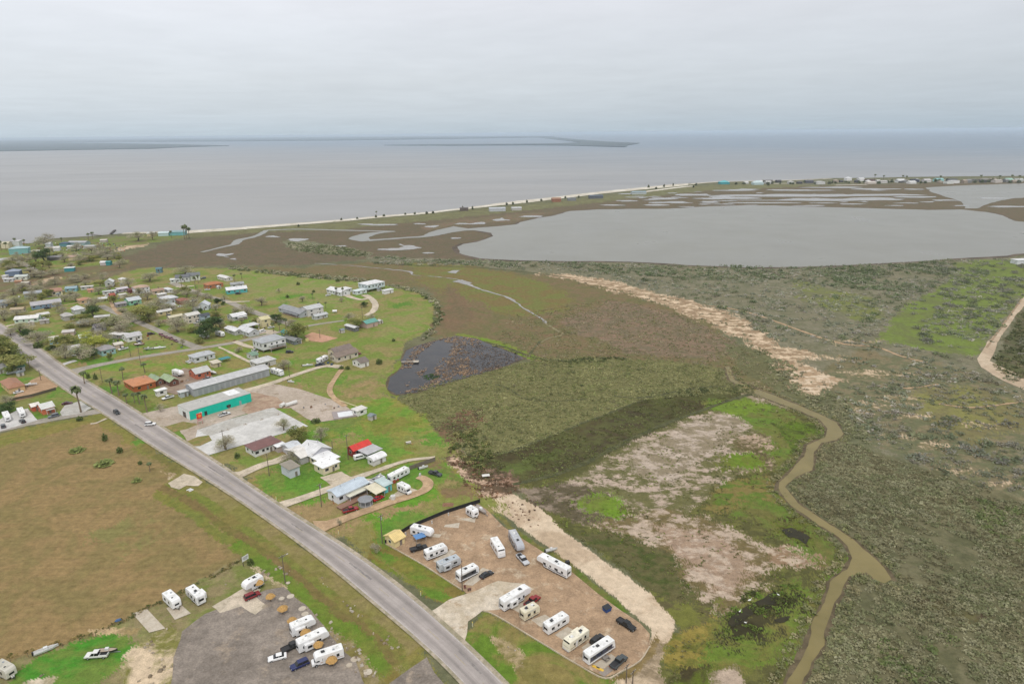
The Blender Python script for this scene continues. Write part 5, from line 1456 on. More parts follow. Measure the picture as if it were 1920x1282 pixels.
def boat(px, py, ang, L, label, hull=(236,236,236), deck=(190,190,186), on_trailer=True, name='boat', short=None, np_=None, canopy=None, group=None):
    x, y = g(px, py)
    r = thing(name, label, 'boat', x, y, ang, group, short, np_)
    z = .6 if on_trailer else .05
    H = L / 2; b = MB()
    secs = [(-H, L*.15, 0), (-H*.2, L*.16, 0), (H*.5, L*.12, .03), (H*.85, L*.05, .12), (H, .02, .25)]
    vs = []
    for sx, w, up in secs: vs += [(sx, -w, z+.75+up), (sx, -w*.7, z+.2+up), (sx, 0, z+up), (sx, w*.7, z+.2+up), (sx, w, z+.75+up)]
    fs = [(0,1,2,3,4)]
    for i in range(4):
        for j in range(4): fs.append((i*5+j, (i+1)*5+j, (i+1)*5+j+1, i*5+j+1)[::-1])
    b.add(vs, fs); b.build('hull', paint(hull, .3), r)
    dd = MB(); dd.add([(s[0]*.97, -s[1]*.86, z+.70+s[2]) for s in secs] + [(s[0]*.97, s[1]*.86, z+.70+s[2]) for s in secs], [(i, i+1, i+6, i+5) for i in range(4)]); dd.build('deck', paint(deck, .6), r)
    MB().box(-H*.2, H*.15, -L*.07, L*.07, z+.72, z+1.3).build('console', paint((225,225,225), .4), r)
    MB().box(-H-.35, -H+.02, -.2, .2, z+.2, z+1.15).build('outboard_motor', paint((40,40,44), .4), r)
    if canopy: MB().box(-H*.5, H*.25, -L*.13, L*.13, z+2.0, z+2.1).build('canopy', paint(canopy, .7), r)
    if on_trailer:
        t = MB(); t.box(-H*.8, H*1.25, -.08, .08, .42, .54); t.box(-H*.4, -H*.25, -L*.16, L*.16, .42, .5); t.build('boat_trailer', paint((130,132,135), .5), r)
        wheels(r, (-H*.33,), L*.16 + .12, .3, False)
    return r

def simple(name, label, cat, px, py, ang, parts, group=None, short=None, np_=None):
    """parts: list of (part name, material, MB)"""
    x, y = g(px, py)
    r = thing(name, label, cat, x, y, ang, group, short, np_)
    for pn, m, mb in parts: mb.build(pn, m, r)
    return r

# ---- labels that single out -----------------------------------------
def auto_labels():
    marks = [(s, x, y, o) for o, n, s, x, y in THINGS if s]
    todo = [(o, n, x, y) for o, n, s, x, y in THINGS if n and not o.get('label')]
    used = {o['label'] for o, *_ in THINGS if o.get('label')}
    cand = []
    P = {o.name: to_px(o.location.x, o.location.y) for o, *_ in THINGS}
    for o, n, x, y in todo:
        a = P[o.name]
        for s, mx, my, mo in marks:
            if mo is o: continue
            d = math.hypot(x - mx, y - my); b = P[mo.name]
            if d > 180 and math.hypot(x, y) < 900: continue
            dx, dy = a[0] - b[0], (a[1] - b[1]) * 1.6
            if abs(dx) > abs(dy) * 1.2: rel = 'right of' if dx > 0 else 'left of'
            else: rel = 'in front of' if dy > 0 else 'behind'
            cand.append((d, o, n, rel, s))
    # nearest pairs first: one thing per (kind, landmark, side)
    cand.sort(key=lambda c: c[0])
    done = set(); taken = set()
    for d, o, n, rel, s in cand:
        if o.name in done or (n, rel, s) in taken: continue
        lab = f'{n} just {rel} the {s}' if d < 20 else f'{n} {rel} the {s}'
        if len(lab.split()) > 16 or lab in used: continue
        o['label'] = lab; used.add(lab); done.add(o.name); taken.add((n, rel, s))
    for o, n, x, y in todo:
        if o.get('label'): continue
        a = sorted((math.hypot(x - mx, y - my), s) for s, mx, my, mo in marks)[:6]
        for i in range(len(a)):
            for j in range(i + 1, len(a)):
                lab = f'{n} between the {a[i][1]} and the {a[j][1]}'
                if len(lab.split()) <= 16 and lab not in used and not o.get('label'):
                    o['label'] = lab; used.add(lab)
        if not o.get('label'): o['label'] = f'{n} near the {a[0][1]}'
# ================================================================== the things in the place
SK = 'campers and motorhomes in the gravel camper lot'
SP = 'campers and motorhomes in the asphalt lot'
SV = 'campers parked in the settlement'
def rvp(kind, A, B, label, nose='B', group=SV, Lmax=12.0, **kw):
    a = Vector(g(*A, .4)); b = Vector(g(*B, .4)); d = b - a; L = d.length; d.normalize()
    L = min(L, Lmax)
    n = Vector((-d.y, d.x)); wd = kw.get('Wd', 2.5)
    c = (a + b) / 2 + n * wd / 2
    ang = math.degrees(math.atan2(d.y, d.x)) + (0 if nose == 'B' else 180)
    return rv(kind, L, c.x, c.y, ang, label, group=group, **kw)
def carp(kind, colr, px, py, ang, label, **kw):
    x, y = g(px, py, .5)
    return car(kind, colr, x, y, ang, label, **kw)

# ---- gravel camper lot --------------------------------------------
rvp('fifth', (769,1002), (808,1012), 'white camper with a dark window parked against the black fence, blue canopy at its side', group=SK, stripe=(200,200,200), short='white camper by the black fence')
rvp('trailer', (801,1051), (840,1036), 'white camper with grey swirls beside the black jeep', group=SK, stripe=(140,140,146), n_ac=2, short='white camper with grey swirls')
rvp('trailer', (825,1074), (865,1058), 'long silver grey camper with white roof hatches and a white annex', group=SK, body=(196,200,204), roofc=(176,184,190), stripe=(120,126,132), short='long silver camper', slide=1)
rvp('trailer', (863,1092), (899,1074), 'white camper with black striped side beside a dark sedan', group=SK, side=(64,66,70), short='black striped white camper')
rvp('trailer', (873,963), (888,972), 'small white camper at the far corner of the lot by the pontoon boat', group=SK, short='small white corner camper')
rvp('fifth', (1006,1056), (1062,1085), 'white camper standing alone at the sandy edge of the lot', 'A', group=SK, stripe=(60,66,84), slide=1, n_ac=1, short='lone white camper at the sandy edge')
rvp('fifth', (946,1147), (996,1117), 'longest white camper beside the red pickup at the lot entrance', group=SK, stripe=(150,150,150), slide=1, n_ac=2, hgt=3.4, short='longest white camper at the entrance')
rvp('trailer', (984,1165), (1013,1149), 'short cream camper between the longest white camper and the white one', group=SK, body=(226,218,192), roofc=(222,214,190), stripe=(170,150,120), n_ac=2, short='short cream camper')
rvp('trailer', (1029,1191), (1068,1167), 'white camper with an open dark doorway and two dark roof units', group=SK, n_ac=2, stripe=(205,205,205), short='white camper with two dark roof units')
rvp('classA', (1067,1223), (1105,1196), 'cream motorhome with a large dark end window and a slide-out', 'A', group=SK, body=(236,230,208), roofc=(238,232,212), stripe=(150,140,120), n_ac=2, slide=1, short='cream motorhome')
rvp('classA', (1105,1247), (1154,1214), 'white motorhome with a long dark side panel beside the yellow kayak', group=SK, side=(58,64,84), n_ac=1, short='dark sided white motorhome')
rvp('bus', (919,1021), (934,1046), 'white bus-like motorhome parked nose down in the middle of the lot', group=SK, win=True, n_ac=0, stripe=(200,200,196), short='white bus-like motorhome')
rvp('fifth', (953,1008), (970,1040), 'grey fifth-wheel camper still hitched to its truck', group=SK, body=(178,180,186), roofc=(188,190,194), stripe=(70,72,78), n_ac=2, short='grey hitched camper')
carp('pickup', (196,198,202), 980, 1049, math.degrees(math.atan2(-1, .55)), 'silver pickup truck hitched to the grey camper', short=None)
carp('pickup', (28,30,32), 785, 1028, 25, 'black pickup under the blue canopy beside the yellow shed')
carp('sedan', (38,42,46), 912, 1077, 40, 'dark grey sedan on the concrete slab beside the black striped camper', cat='car')
carp('pickup', (138,24,30), 998, 1127, 48, 'bright red pickup truck beside the longest white camper')
carp('suv', (34,34,36), 1120, 1199, 44, 'black suv between the cream motorhome and the dark sided motorhome')
carp('pickup', (66,74,76), 1160, 1241, 46, 'dark grey pickup at the bottom corner of the lot')
carp('pickup', (20,22,24), 1174, 1171, -48, 'black pickup alone near the curved end of the lot')
ex = paint((42,92,150), .7); tp = paint((96,140,190), .8)
simple('canopy', 'blue fabric canopy beside the white camper at the black fence', 'canopy', 787, 1015, 30,
       [('fabric', tp, MB().frustum((-1.8,1.8,-1.5,1.5), (-.2,.2,-.2,.2), 2.2, 2.8))] + [('post', paint((190,190,190), .4), MB().tube((sx*1.7, sy*1.4, 0), (sx*1.7, sy*1.4, 2.2), .04, n=5)) for sx in (-1,1) for sy in (-1,1)])
simple('dumpster', 'blue dumpster at the sandy edge of the camper lot', 'dumpster', 1138, 1145, 35,
       [('bin', paint((26,74,140), .5, .15), MB().frustum((-.9,.9,-.7,.7), (-1.1,1.1,-.85,.85), .12, 1.35)), ('lid', paint((34,40,48), .5), MB().add([(-1.12,-.88,1.36),(1.12,-.88,1.36),(1.12,.88,1.6),(-1.12,.88,1.6),(-1.12,-.88,1.30),(1.12,-.88,1.30),(1.12,.88,1.30),(-1.12,.88,1.30)], [(0,1,2,3),(4,7,6,5),(0,4,5,1),(1,5,6,2),(2,6,7,3),(3,7,4,0)]))])
simple('kayak', 'yellow kayak on the ground beside the dark sided motorhome', 'kayak', 1121, 1253, -35, [('hull', paint((226,184,62), .4), MB().loft([(-1.6,.2),(-1.2,.42),(1.2,.42),(1.6,.22),(1.1,.03),(-1.1,.03)], [-.36,-.2,.2,.36], [.15,0,0,.15])), ('cockpit', paint((40,40,40), .6), MB().box(-.45,.45,-.18,.18,.421,.44))])
simple('picnic_table', 'grey picnic table on the slab between the white motorhome and grey pickup', 'picnic table', 1136, 1236, 40, [('table_top', paint((140,132,124), .8), MB().box(-.9,.9,-.4,.4,.7,.76)), ('bench', paint((140,132,124), .8), MB().box(-.9,.9,.6,.9,.42,.47)), ('bench', paint((140,132,124), .8), MB().box(-.9,.9,-.9,-.6,.42,.47)), ('leg', paint((110,104,98), .8), MB().box(-.7,-.6,-.8,.8,0,.7)), ('leg', paint((110,104,98), .8), MB().box(.6,.7,-.8,.8,0,.7))])
simple('wooden_deck', 'low grey wooden deck at the end of the kayak', 'deck', 1136, 1259, 40, [('boards', paint((150,140,130), .85, .2, 3), MB().box(-1.6,1.6,-.9,.9,.12,.2)), ('skirt', paint((120,112,104), .85), MB().box(-1.55,1.55,-.85,.85,0,.12))])
for i, (px, py, lb) in enumerate(((872,1103,'brown fire pit chair beside the lot kerb and utility pole'), (880,1108,'red brown barrel grill near the lot entrance pole'))):
    simple('grill' if i else 'garden_chair', lb, 'grill' if i else 'chair', px, py, 20, [('seat', paint((110,60,52), .7), MB().box(-.3,.3,-.3,.3,.4,.48)), ('backrest', paint((110,60,52), .7), MB().box(-.3,.3,.3,.38,.4,1.0))] + [('leg', paint((60,52,48), .7), MB().box(a-.03,a+.03,b-.03,b+.03,0,.4)) for a in (-.27,.27) for b in (-.27,.27)] if not i else [('drum', paint((96,52,46), .6), MB().tube((-.5,0,.8),(.5,0,.8),.3,n=10)), ('leg', paint((50,48,46), .7), MB().box(-.4,-.34,-.2,.2,0,.6)), ('leg', paint((50,48,46), .7), MB().box(.34,.4,-.2,.2,0,.6))])
boat(902, 960, -52, 6.5, 'grey pontoon boat on a trailer in the far corner of the lot', hull=(176,172,168), deck=(160,150,142), short='grey pontoon boat')
boat(1034, 1033, 20, 4.2, 'small pale skiff on the grass bank beside the lot', hull=(205,205,200), on_trailer=False)
simple('storage_box', 'black storage box behind the lone white camper', 'box', 1064, 1057, 20, [('box', paint((30,30,32), .6), MB().box(-.6,.6,-.5,.5,0,1.0)), ('lid', paint((44,44,46), .6), MB().box(-.65,.65,-.55,.55,1.0,1.08))])
house(741, 1028, 759, U, 5.2, 2.6, 'gx', (232,206,140), (232,214,160), 'yellow garden shed at the corner of the gravel camper lot', 'shed', short='yellow shed', nwin=1)
for i, (px, py, lb) in enumerate(((761,1004,'white hookup post by the yellow shed fence'), (810,982,'white hookup post midway along the black fence'), (841,967,'white hookup post near the far end of the black fence'))):
    simple('hookup_post', lb, 'post', px, py, 30, [('post', paint((225,225,222), .5), MB().box(-.16,.16,-.12,.12,0,1.3)), ('meter_box', paint((170,172,174), .5), MB().box(-.14,.14,-.2,-.121,.7,1.15))], group='hookup posts')
fence([(722,1020),(745,1005),(768,991),(834,963),(900,942)], 1.5, (34,34,36), 'long black privacy fence along the gravel camper lot', short='black privacy fence', pcol=(60,60,60))
simple('stone_heap', 'pile of brown rubble on the lawn behind the black fence', 'rubble pile', 840, 946, 0, [('stones', paint((140,104,80), .9, .3, 2), MB().frustum((-2,2,-1.2,1.2),(-.8,.9,-.4,.5),0,.6))])
for px, py, lb in ((789,1116,'white utility marker on the road verge below the lot'), (635,1001,'yellow white marker post at the dirt drive'), (518,937,'yellow white marker post beside the dirt lane'), (420,875,'yellow white marker post at the upper lane'), (886,1174,'white gate barrier at the lot entrance')):
    simple('marker_post', lb, 'post', px, py, -42, [('post', paint((226,222,190), .6), MB().tube((0,0,0),(0,0,1.25),.1,n=8)), ('cap', paint((232,200,90), .5), MB().tube((0,0,1.25),(0,0,1.5),.11,n=8))], group='marker posts along the road')

# ---- asphalt lot ----------------------------------------------------
rvp('trailer', (305.5,1126), (325,1144), 'plain white box camper on a slab by the hay field, nearest the lower corner', group=SP, stripe=(224,224,222), n_ac=0, short='plain white box camper')
rvp('trailer', (348.5,1115), (371,1136), 'white camper with a slide-out on the green patch by the hay field', 'A', group=SP, n_ac=1, slide=1, short='white camper on the green patch')
rvp('fifth', (462,1114), (496,1095), 'white camper next to the maroon car at the far side of the asphalt lot', 'A', group=SP, stripe=(190,190,196), short='white camper by the maroon car')
rvp('fifth', (549,1195), (594,1176), 'white camper farthest up in the row of three on the asphalt', group=SP, slide=1, stripe=(205,205,205), n_ac=1, short='upper camper of the row of three')
rvp('fifth', (562,1226), (619,1199), 'white camper in the middle of the row of three on the asphalt', group=SP, slide=1, stripe=(215,215,215), n_ac=1, short='middle camper of the row of three')
rvp('classC', (586,1252), (646,1232), 'white cab-over motorhome lowest in the row of three on the asphalt', 'A', group=SP, stripe=(190,170,160), n_ac=2, short='cab-over motorhome')
carp('suv', (128,30,36), 473, 1117, 40, 'maroon car beside the white camper on the pale gravel')
carp('pickup', (30,30,32), 548, 1212, 40, 'black pickup half hidden behind the middle white camper')
carp('sedan', (236,236,236), 520, 1232, 200, 'white sedan with dark windows on the asphalt lot')
carp('suv', (30,40,92), 562, 1246, 215, 'dark blue suv in front of the cab-over motorhome')
carp('pickup', (226,226,222), 182, 1228, 185, 'white pickup truck with its hood up on the bright green grass', short='white pickup on the green grass')
boat(203, 1225, 5, 5.0, 'dark boat loaded behind the white pickup on the green grass', hull=(52,52,54), deck=(176,160,142))
boat(87, 1220, 38, 5.5, 'slim white boat hull lying on the grass by the hay field', on_trailer=False)
rvp('trailer', (-12,1262), (14,1276), 'grey white trailer with a dark opening at the very corner of the grass', group=SP, body=(206,202,190), roofc=(196,192,178), n_ac=0, stripe=(190,186,174), Lmax=6.5)
PAL = [('thatched palapa beside the white camper by the maroon car',487,1102), ('thatched palapa on green grass, first below the gravel patch',508,1128), ('thatched palapa on bare asphalt between empty pitches',531,1151), ('thatched palapa behind the upper camper of the row of three',549,1173), ('thatched palapa between the upper and middle campers',574,1196), ('thatched palapa between the middle camper and the cab-over motorhome',598,1219), ('thatched palapa in front of the cab-over motorhome',623,1248)]
for i, (lb, px, py) in enumerate(PAL):
    x, y = g(px, py)
    if i == 0:
        pal0 = thing('thatched_palapa', lb, 'palapa', x, y, 0, 'thatched palapas between the pitches')
        MB().tube((0,0,0),(0,0,2.6),.09,n=7).build('post', paint((112,92,70), .9), pal0)
        th = MB()
        rg = random.Random(3)
        n = 18
        ring = lambda r, z, j: [(r*(1+j*rg.uniform(-.12,.12))*math.cos(2*math.pi*k/n), r*(1+j*rg.uniform(-.12,.12))*math.sin(2*math.pi*k/n), z+j*rg.uniform(-.12,.05)) for k in range(n)]
        rs = [ring(1.35,1.85,1), ring(1.0,2.25,.6), ring(.55,2.65,.4), ring(.08,3.0,0)]
        vs = sum(rs, []); fs = [(j*n+k, j*n+(k+1)%n, (j+1)*n+(k+1)%n, (j+1)*n+k) for j in range(3) for k in range(n)]
        th.add(vs, fs); th.build('thatched_roof', paint((192,152,92), .95, .3, 3.0, kind='shingle'), pal0)
    else: dup(pal0, x, y, i * 40, lb, (1, 1, 1) if i % 2 else (1.08, 1.08, 1.0), 'thatched palapas between the pitches', cat='palapa')
x, y = g(461, 1058)
s = thing('lot_sign', 'white billboard on posts at the corner of the hay field', 'sign', x, y, 60, None, 'white corner billboard')
for q in (-.9, .9): MB().box(q-.08, q+.08, -.08, .08, 0, 3.4).build('post', paint((90,80,70), .8), s)
MB().box(-1.2, 1.2, -.16, -.081, 1.6, 3.3).build('sign_board', paint((230,230,226), .6, .1, 1.2), s)
for zz, w in ((2.9, .8), (2.55, .95), (2.2, .6)): MB().box(-w, w, -.18, -.161, zz - .07, zz + .07).build('lettering_stripe', paint((120,120,118), .6), s)
fence([(-60,1265),(20,1240),(180,1193),(345,1110),(400,1080),(455,1049)], 1.15, (110,100,84), 'wire fence with wooden posts along the dry hay field', solid=False, board=False, post=3.2, short='hay field wire fence')
simple('letter_block', 'white letter E shape lying on the road verge', 'letter', 356, 919, -30, [('bar', paint((235,235,235), .6), MB().box(-1.0,1.0,.6,.95,.02,.25)), ('arm', paint((235,235,235), .6), MB().box(-1.0,-.65,-.75,.599,.02,.25)), ('arm', paint((235,235,235), .6), MB().box(-.17,.17,-.55,.599,.02,.25)), ('arm', paint((235,235,235), .6), MB().box(.65,1.0,-.75,.599,.02,.25))])
simple('storage_tote', 'blue tarp bundle beside the wire fence of the hay field', 'tarp', 222, 1163, 30, [('tarp', paint((70,104,150), .7), MB().frustum((-.9,.9,-.4,.4),(-.5,.5,-.2,.2),0,.5))])

# ---- traffic --------------------------------------------------------
carp('suv', (40,44,48), 219, 774, D, 'dark suv driving on the main road near the side street', short='dark suv on the road').location.z = .25
carp('suv', (238,238,238), 282, 796, 8, 'white suv turning off the main road by the teal store', short='white suv on the road').location.z = .25

# ---- buildings near the road ---------------------------------------
h = house(357, 788, 472, U, 12.5, 4.5, 'flat', (186,184,178), (4,200,174), 'long teal store with a flat grey roof by the main road', 'shop', win=False, short='long teal store', oh=.06, trim=(235,235,235))
x0 = -span(357, 788, 472, U)[2] / 2
MB().box(x0 - .02, x0 - .001, -6.24, 6.24, .02, 4.48).build('end_wall', paint((226,232,228), .7), h)
MB().box(x0 - .06, x0 - .021, -2.2, 1.2, .1, 2.9).build('shop_window', glass(.03), h)
MB().box(-x0 - 9, -x0 - 3, -2, 5.6, 4.70, 4.76).build('roof_patch', paint((236,236,236), .5), h)
MB().box(-8.5, -7.2, -6.31, -6.255, .1, 2.3).build('window', glass(.03), h); MB().box(2.5, 4.6, -6.31, -6.255, .8, 2.0).build('window', glass(.03), h); MB().box(9, 10.1, -6.31, -6.255, .05, 2.3).build('door', paint((150,170,168), .5), h)
MB().box(-11, -9.6, -6.31, -6.255, 1.6, 2.6).build('wall_sign', paint((220,226,220), .6), h)
x, y = g(376, 796)
s = thing('store_sign', 'tall red box sign on two posts in front of the teal store', 'sign', x, y, U, None, 'red store sign')
for q in (-1.1, 1.1): MB().tube((q,0,0),(q,0,5.8),.09,n=7).build('post', paint((190,120,110), .6), s)
MB().box(-1.15, 1.15, -.3, .3, 3.2, 5.7).build('sign_box', paint((214,56,36), .4), s)
MB().tube((0,-.32,4.5),(0,-.301,4.5),.8,n=20).build('emblem', paint((240,140,60), .4), s)
MB().box(-1.1, 1.1, -.12, .12, 1.9, 3.1).build('letter_board', paint((224,190,186), .5), s)
for zz in (2.3, 2.7): MB().box(-.9, .9, -.14, -.121, zz - .08, zz + .08).build('lettering_stripe', paint((170,70,60), .5), s)
carp('pickup', (222,222,222), 421, 777, U, 'white pickup parked along the teal store front')
house(365, 744, 506, U, 9.5, 4.2, 'gx', (196,196,196), (176,178,182), 'very long grey metal storage building with plain sides', 'warehouse', win=False, rh=1.3, short='long grey storage building', door=False)
for _i in range(13):
    _x = -span(365, 744, 506, U)[2] / 2 + 2.2 + _i * (span(365, 744, 506, U)[2] - 3.6) / 13
    MB().box(_x, _x + 1.9, -4.80, -4.755, .05, 3.1).build('roller_door', paint((160,163,168), .6, kind='siding'), THINGS[-1][0])
house(340, 746, 354, U, 3.4, 2.8, 'flat', (210,212,212), (186,192,196), 'small pale shed at the end of the long grey storage building', 'shed', short='small pale storage shed')
house(296, 744, 314, U, 3.0, 3.0, 'flat', (240,240,238), (232,230,226), 'white box trailer on the lawn beside the orange house', 'trailer', name='box_trailer', short='white box trailer', door=False)
house(253, 736, 293, U, 14, 3.2, 'hip', (196,132,88), (176,96,52), 'orange brown hip roofed house among palms by the road', short='orange hip roofed house', rkind='shingle', rh=1.5, porch=None, trim=(226,170,90))
house(279, 716, 294, D, 4, 2.8, 'gx', (148,168,134), (122,84,68), 'brown shed with a sage green roof behind the orange house', 'shed', rh=1.4, short='brown shed with sage roof')
house(303, 716, 320, D, 4.5, 2.8, 'gx', (158,176,136), (116,78,62), 'twin sage roofed brown shed nearer the storage building', 'shed', rh=1.4)
house(369, 712, 396, U, 9, 3.4, 'gx', (192,192,188), (196,112,82), 'orange brick house with a grey roof and salmon end', short='orange brick house', rh=1.8, trim=(236,168,150))
rvp('fifth', (321,702), (340,708), 'white rounded camper beside the orange brick house', Lmax=8, short='rounded white camper')
boat(400, 701, -35, 6.5, 'white covered boat between the brick house and the grey storage', hull=(232,232,230), deck=(232,232,230), short='white covered boat')
rvp('classA', (507,699), (526,705), 'white motorhome at the end of the long grey storage building', short='white motorhome by the storage')
boat(546, 717, -20, 4.2, 'small white skiff beside the gravel drive', on_trailer=False)
house(19, 739, 48, U, 17, 3.0, 'hip', (188,124,84), (226,186,124), 'broad house with brown orange roof and tan walls at the roadside', short='broad brown orange roofed house', rkind='shingle', rh=2.0)
boat(57, 724, 25, 6.5, 'white boat on a trailer in the sandy yard', short='white boat in the sandy yard')
fence([(18,752),(60,744),(105,731)], 1.5, (96,88,72), 'dark weathered fence behind the sandy yard', short='dark yard fence')
house(81, 778, 104, U, 8, 3.0, 'gx', (216,216,212), (216,120,84), 'salmon house with a white metal roof at the side street', short='salmon house', rh=1.5, porch=((190,190,186), 2.0))
house(62, 772, 76, U, 5, 2.6, 'gx', (232,226,218), (206,104,70), 'small salmon lean-to joined behind the salmon house', 'shed', rh=.9)
carp('sedan', (84,30,44), 126, 756, 20, 'maroon car on the paved pad beside the salmon house', cat='car')
rvp('trailer', (4,780), (11,793), 'white camper on the pale pad beside the side street, outer one', Lmax=8)
rvp('trailer', (31,772), (39,786), 'white camper on the pale pad nearer the salmon house', Lmax=8)
carp('suv', (52,54,58), 42, 790, 140, 'dark car behind the camper near the salmon house')
carp('suv', (90,94,98), 6, 799, 130, 'grey car at the edge of the pale pad')
house(14, 702, 48, U, 5.5, 2.7, 'gx', (104,172,148), (220,222,222), 'white mobile home with a mint green roof by the road trees', 'trailer', rh=.8, short='mint roofed mobile home')
house(-14, 704, 14, U, 8, 3.0, 'gx', (160,158,156), (196,196,196), 'grey roofed house among bare trees by the road', short='grey roofed roadside house')
# houses south of the pad
house(479, 857, 527, U, 8.0, 3.0, 'hip', (124,88,84), (226,226,222), 'white house with a dark brown roof beside the concrete pad', short='brown roofed white house', rkind='shingle', rh=1.5, nwin=5)
house(522, 849, 537, U, 4, 2.7, 'flat', (238,238,238), (190,176,170), 'white flat porch shed at the end of the brown roofed house', 'shed')
house(566, 871, 590, U, 12, 3.0, 'gx', (226,222,216), (188,184,184), 'white roofed long wing of the grey farmhouse cluster', short='white roofed wing', rh=1.2)
house(586, 868, 622, U, 10, 3.4, 'gy', (224,224,224), (190,190,196), 'grey house with twin pale gables in the farmhouse cluster', short='grey twin gabled house', rh=2.2)
house(546, 855, 566, U, 7, 3.0, 'gx', (206,210,214), (196,196,200), 'pale blue grey annex at the rear of the farmhouse cluster', 'shed', rh=1.0)
house(607, 891, 637, U, 6.5, 3.1, 'flat', (244,244,244), (226,214,182), 'cream mobile home with a bright white flat roof, front block', 'trailer', short='cream white roofed home')
house(581, 867, 607, D, 7.5, 3.0, 'flat', (244,244,244), (228,216,186), 'cream mobile home wing with bright white roof behind the front block', 'trailer')
house(545, 897, 563, U, 6.5, 3.8, 'shed', (150,142,128), (206,210,218), 'pale blue grey cube shed with a brown flat roof', 'shed', rh=.3, win=False, short='pale cube shed')
house(664, 858, 696, U, 4.6, 3.2, 'gx', (214,58,48), (142,52,46), 'red barn with a bright red roof on the lawn', 'barn', rh=1.3, short='red barn')
carp('van', (236,236,236), 675, 858, 30, 'white truck parked against the red barn')
house(690, 864, 716, U, 6.5, 2.9, 'flat', (186,186,188), (190,190,190), 'open grey carport between the red barn and white shed', 'carport')
house(701, 874, 724, U, 4.0, 2.4, 'barrel', (240,240,240), (222,220,218), 'white shed with a rounded roof beside the grey carport', 'shed', rh=1.2, short='white rounded shed')
simple('picnic_table', 'white picnic table alone on the lawn beyond the red barn', 'picnic table', 766, 831, 20, [('table_top', paint((226,222,214), .7), MB().box(-1.1,1.1,-.45,.45,.72,.8)), ('bench', paint((220,214,204), .7), MB().box(-1.1,1.1,.7,1.0,.42,.48)), ('bench', paint((220,214,204), .7), MB().box(-1.1,1.1,-1.0,-.7,.42,.48)), ('leg', paint((150,140,130), .8), MB().box(-.8,-.7,-.9,.9,0,.7)), ('leg', paint((150,140,130), .8), MB().box(.7,.8,-.9,.9,0,.7))])
house(634, 945, 691, U, 6.2, 3.2, 'gx', (196,208,218), (232,234,236), 'long white mobile home with a pale blue metal roof', 'trailer', rh=1.0, short='long pale blue roofed mobile home', porch=((216,214,196), 2.6), nwin=4)
simple('wooden_deck', 'brown wooden deck along the pale blue roofed mobile home', 'deck', 657, 944, U, [('boards', paint((150,116,98), .85, .2, 3), MB().box(-5,4,-1.4,1.4,.5,.6)), ('skirt', paint((122,92,78), .85), MB().box(-4.9,3.9,-1.3,1.3,0,.5)), ('railing', paint((160,128,108), .8), MB().box(-5,4,-1.42,-1.34,1.3,1.4))])
x, y = g(686, 946)
gz = thing('gazebo', 'round grey roofed gazebo beside the pale blue mobile home', 'gazebo', x, y, 10, None, 'grey gazebo')
n = 8; rp = [(2.9*math.cos(2*math.pi*k/n), 2.9*math.sin(2*math.pi*k/n), 2.4) for k in range(n)]
q = MB(); q.add(rp + [(0,0,3.9)], [(k,(k+1)%n,n) for k in range(n)] + [tuple(range(n-1,-1,-1))]); q.build('roof', paint((142,144,148), .7, kind='shingle'), gz)
for k in range(n): MB().tube((2.4*math.cos(2*math.pi*k/n), 2.4*math.sin(2*math.pi*k/n), 0), (2.4*math.cos(2*math.pi*k/n), 2.4*math.sin(2*math.pi*k/n), 2.5), .09, n=5).build('post', paint((200,200,200), .6), gz)
q = MB(); q.tube((0,0,0),(0,0,.25),2.6,n=8); q.build('floor_deck', paint((150,148,146), .8), gz)
house(706, 937, 723, U, 6.0, 2.5, 'shed', (224,216,190), (200,196,186), 'open carport with a striped cream roof over a red car', 'carport', rh=.5, short='striped cream carport')
house(722, 925, 735, U, 5.5, 3.0, 'shed', (190,206,206), (112,206,208), 'turquoise walled shed beside the striped carport', 'shed', rh=.4, win=False, short='turquoise shed')
carp('sedan', (176,26,40), 709, 934, U, 'red car under the striped cream carport', cat='car')
carp('pickup', (150,28,38), 657, 956, 30, 'red pickup at the deck of the pale blue roofed mobile home')
rvp('trailer', (698,917), (724,903), 'white camper with black roof units behind the blue roofed mobile home', n_ac=2, side=None, roofc=(150,150,152), short='black topped white camper')
rvp('trailer', (734,905), (769,887), 'long white camper beside the grey wooden fence', stripe=(206,206,210), n_ac=0, short='long white camper by the grey fence')
rvp('classC', (744,918), (764,928), 'small white cab-over motorhome at the loop of the dirt drive', n_ac=1, stripe=(200,196,190), Lmax=7, short='small white motorhome at the loop')
fence([(768,881),(790,873),(816,864)], 1.8, (120,112,98), 'grey weathered wooden fence at the end of the lane', short='grey wooden fence', post=2.0)
boat(794, 878, 30, 4.0, 'small white boat behind the grey wooden fence', on_trailer=False)
carp('pickup', (62,66,70), 816, 888, -30, 'dark utility cart on the lawn near the rubble bank', cat='utility cart')
for px, py, lb in ((737,936,'white metal water tank on the pale clearing'),):
    simple('water_tank', lb, 'tank', px, py, 0, [('tank', paint((214,214,210), .5), MB().tube((0,0,0),(0,0,1.6),.9,n=14)), ('lid', paint((190,190,188), .5), MB().tube((0,0,1.6),(0,0,1.8),.5,.2,n=10))])
x, y = g(543, 761)
for i, (dx, ln, lb) in enumerate(((-4.5, 2.6, 'short white tank lying on the dirt behind the concrete pad'), (1.0, 6.0, 'long white tank lying on the dirt behind the concrete pad'))):
    t = thing('storage_tank', lb, 'tank', x + dx * .7, y + dx * .7 + (2 if i == 0 else 0), 48 if i else 70, 'white tanks on the dirt')
    MB().tube((-ln/2,0,1.1),(ln/2,0,1.1),.95,n=14).build('tank', paint((222,220,216), .5), t)
    for q in (-ln*.3, ln*.3): MB().box(q-.15,q+.15,-.7,.7,0,.4).build('saddle', paint((140,138,134), .8), t)
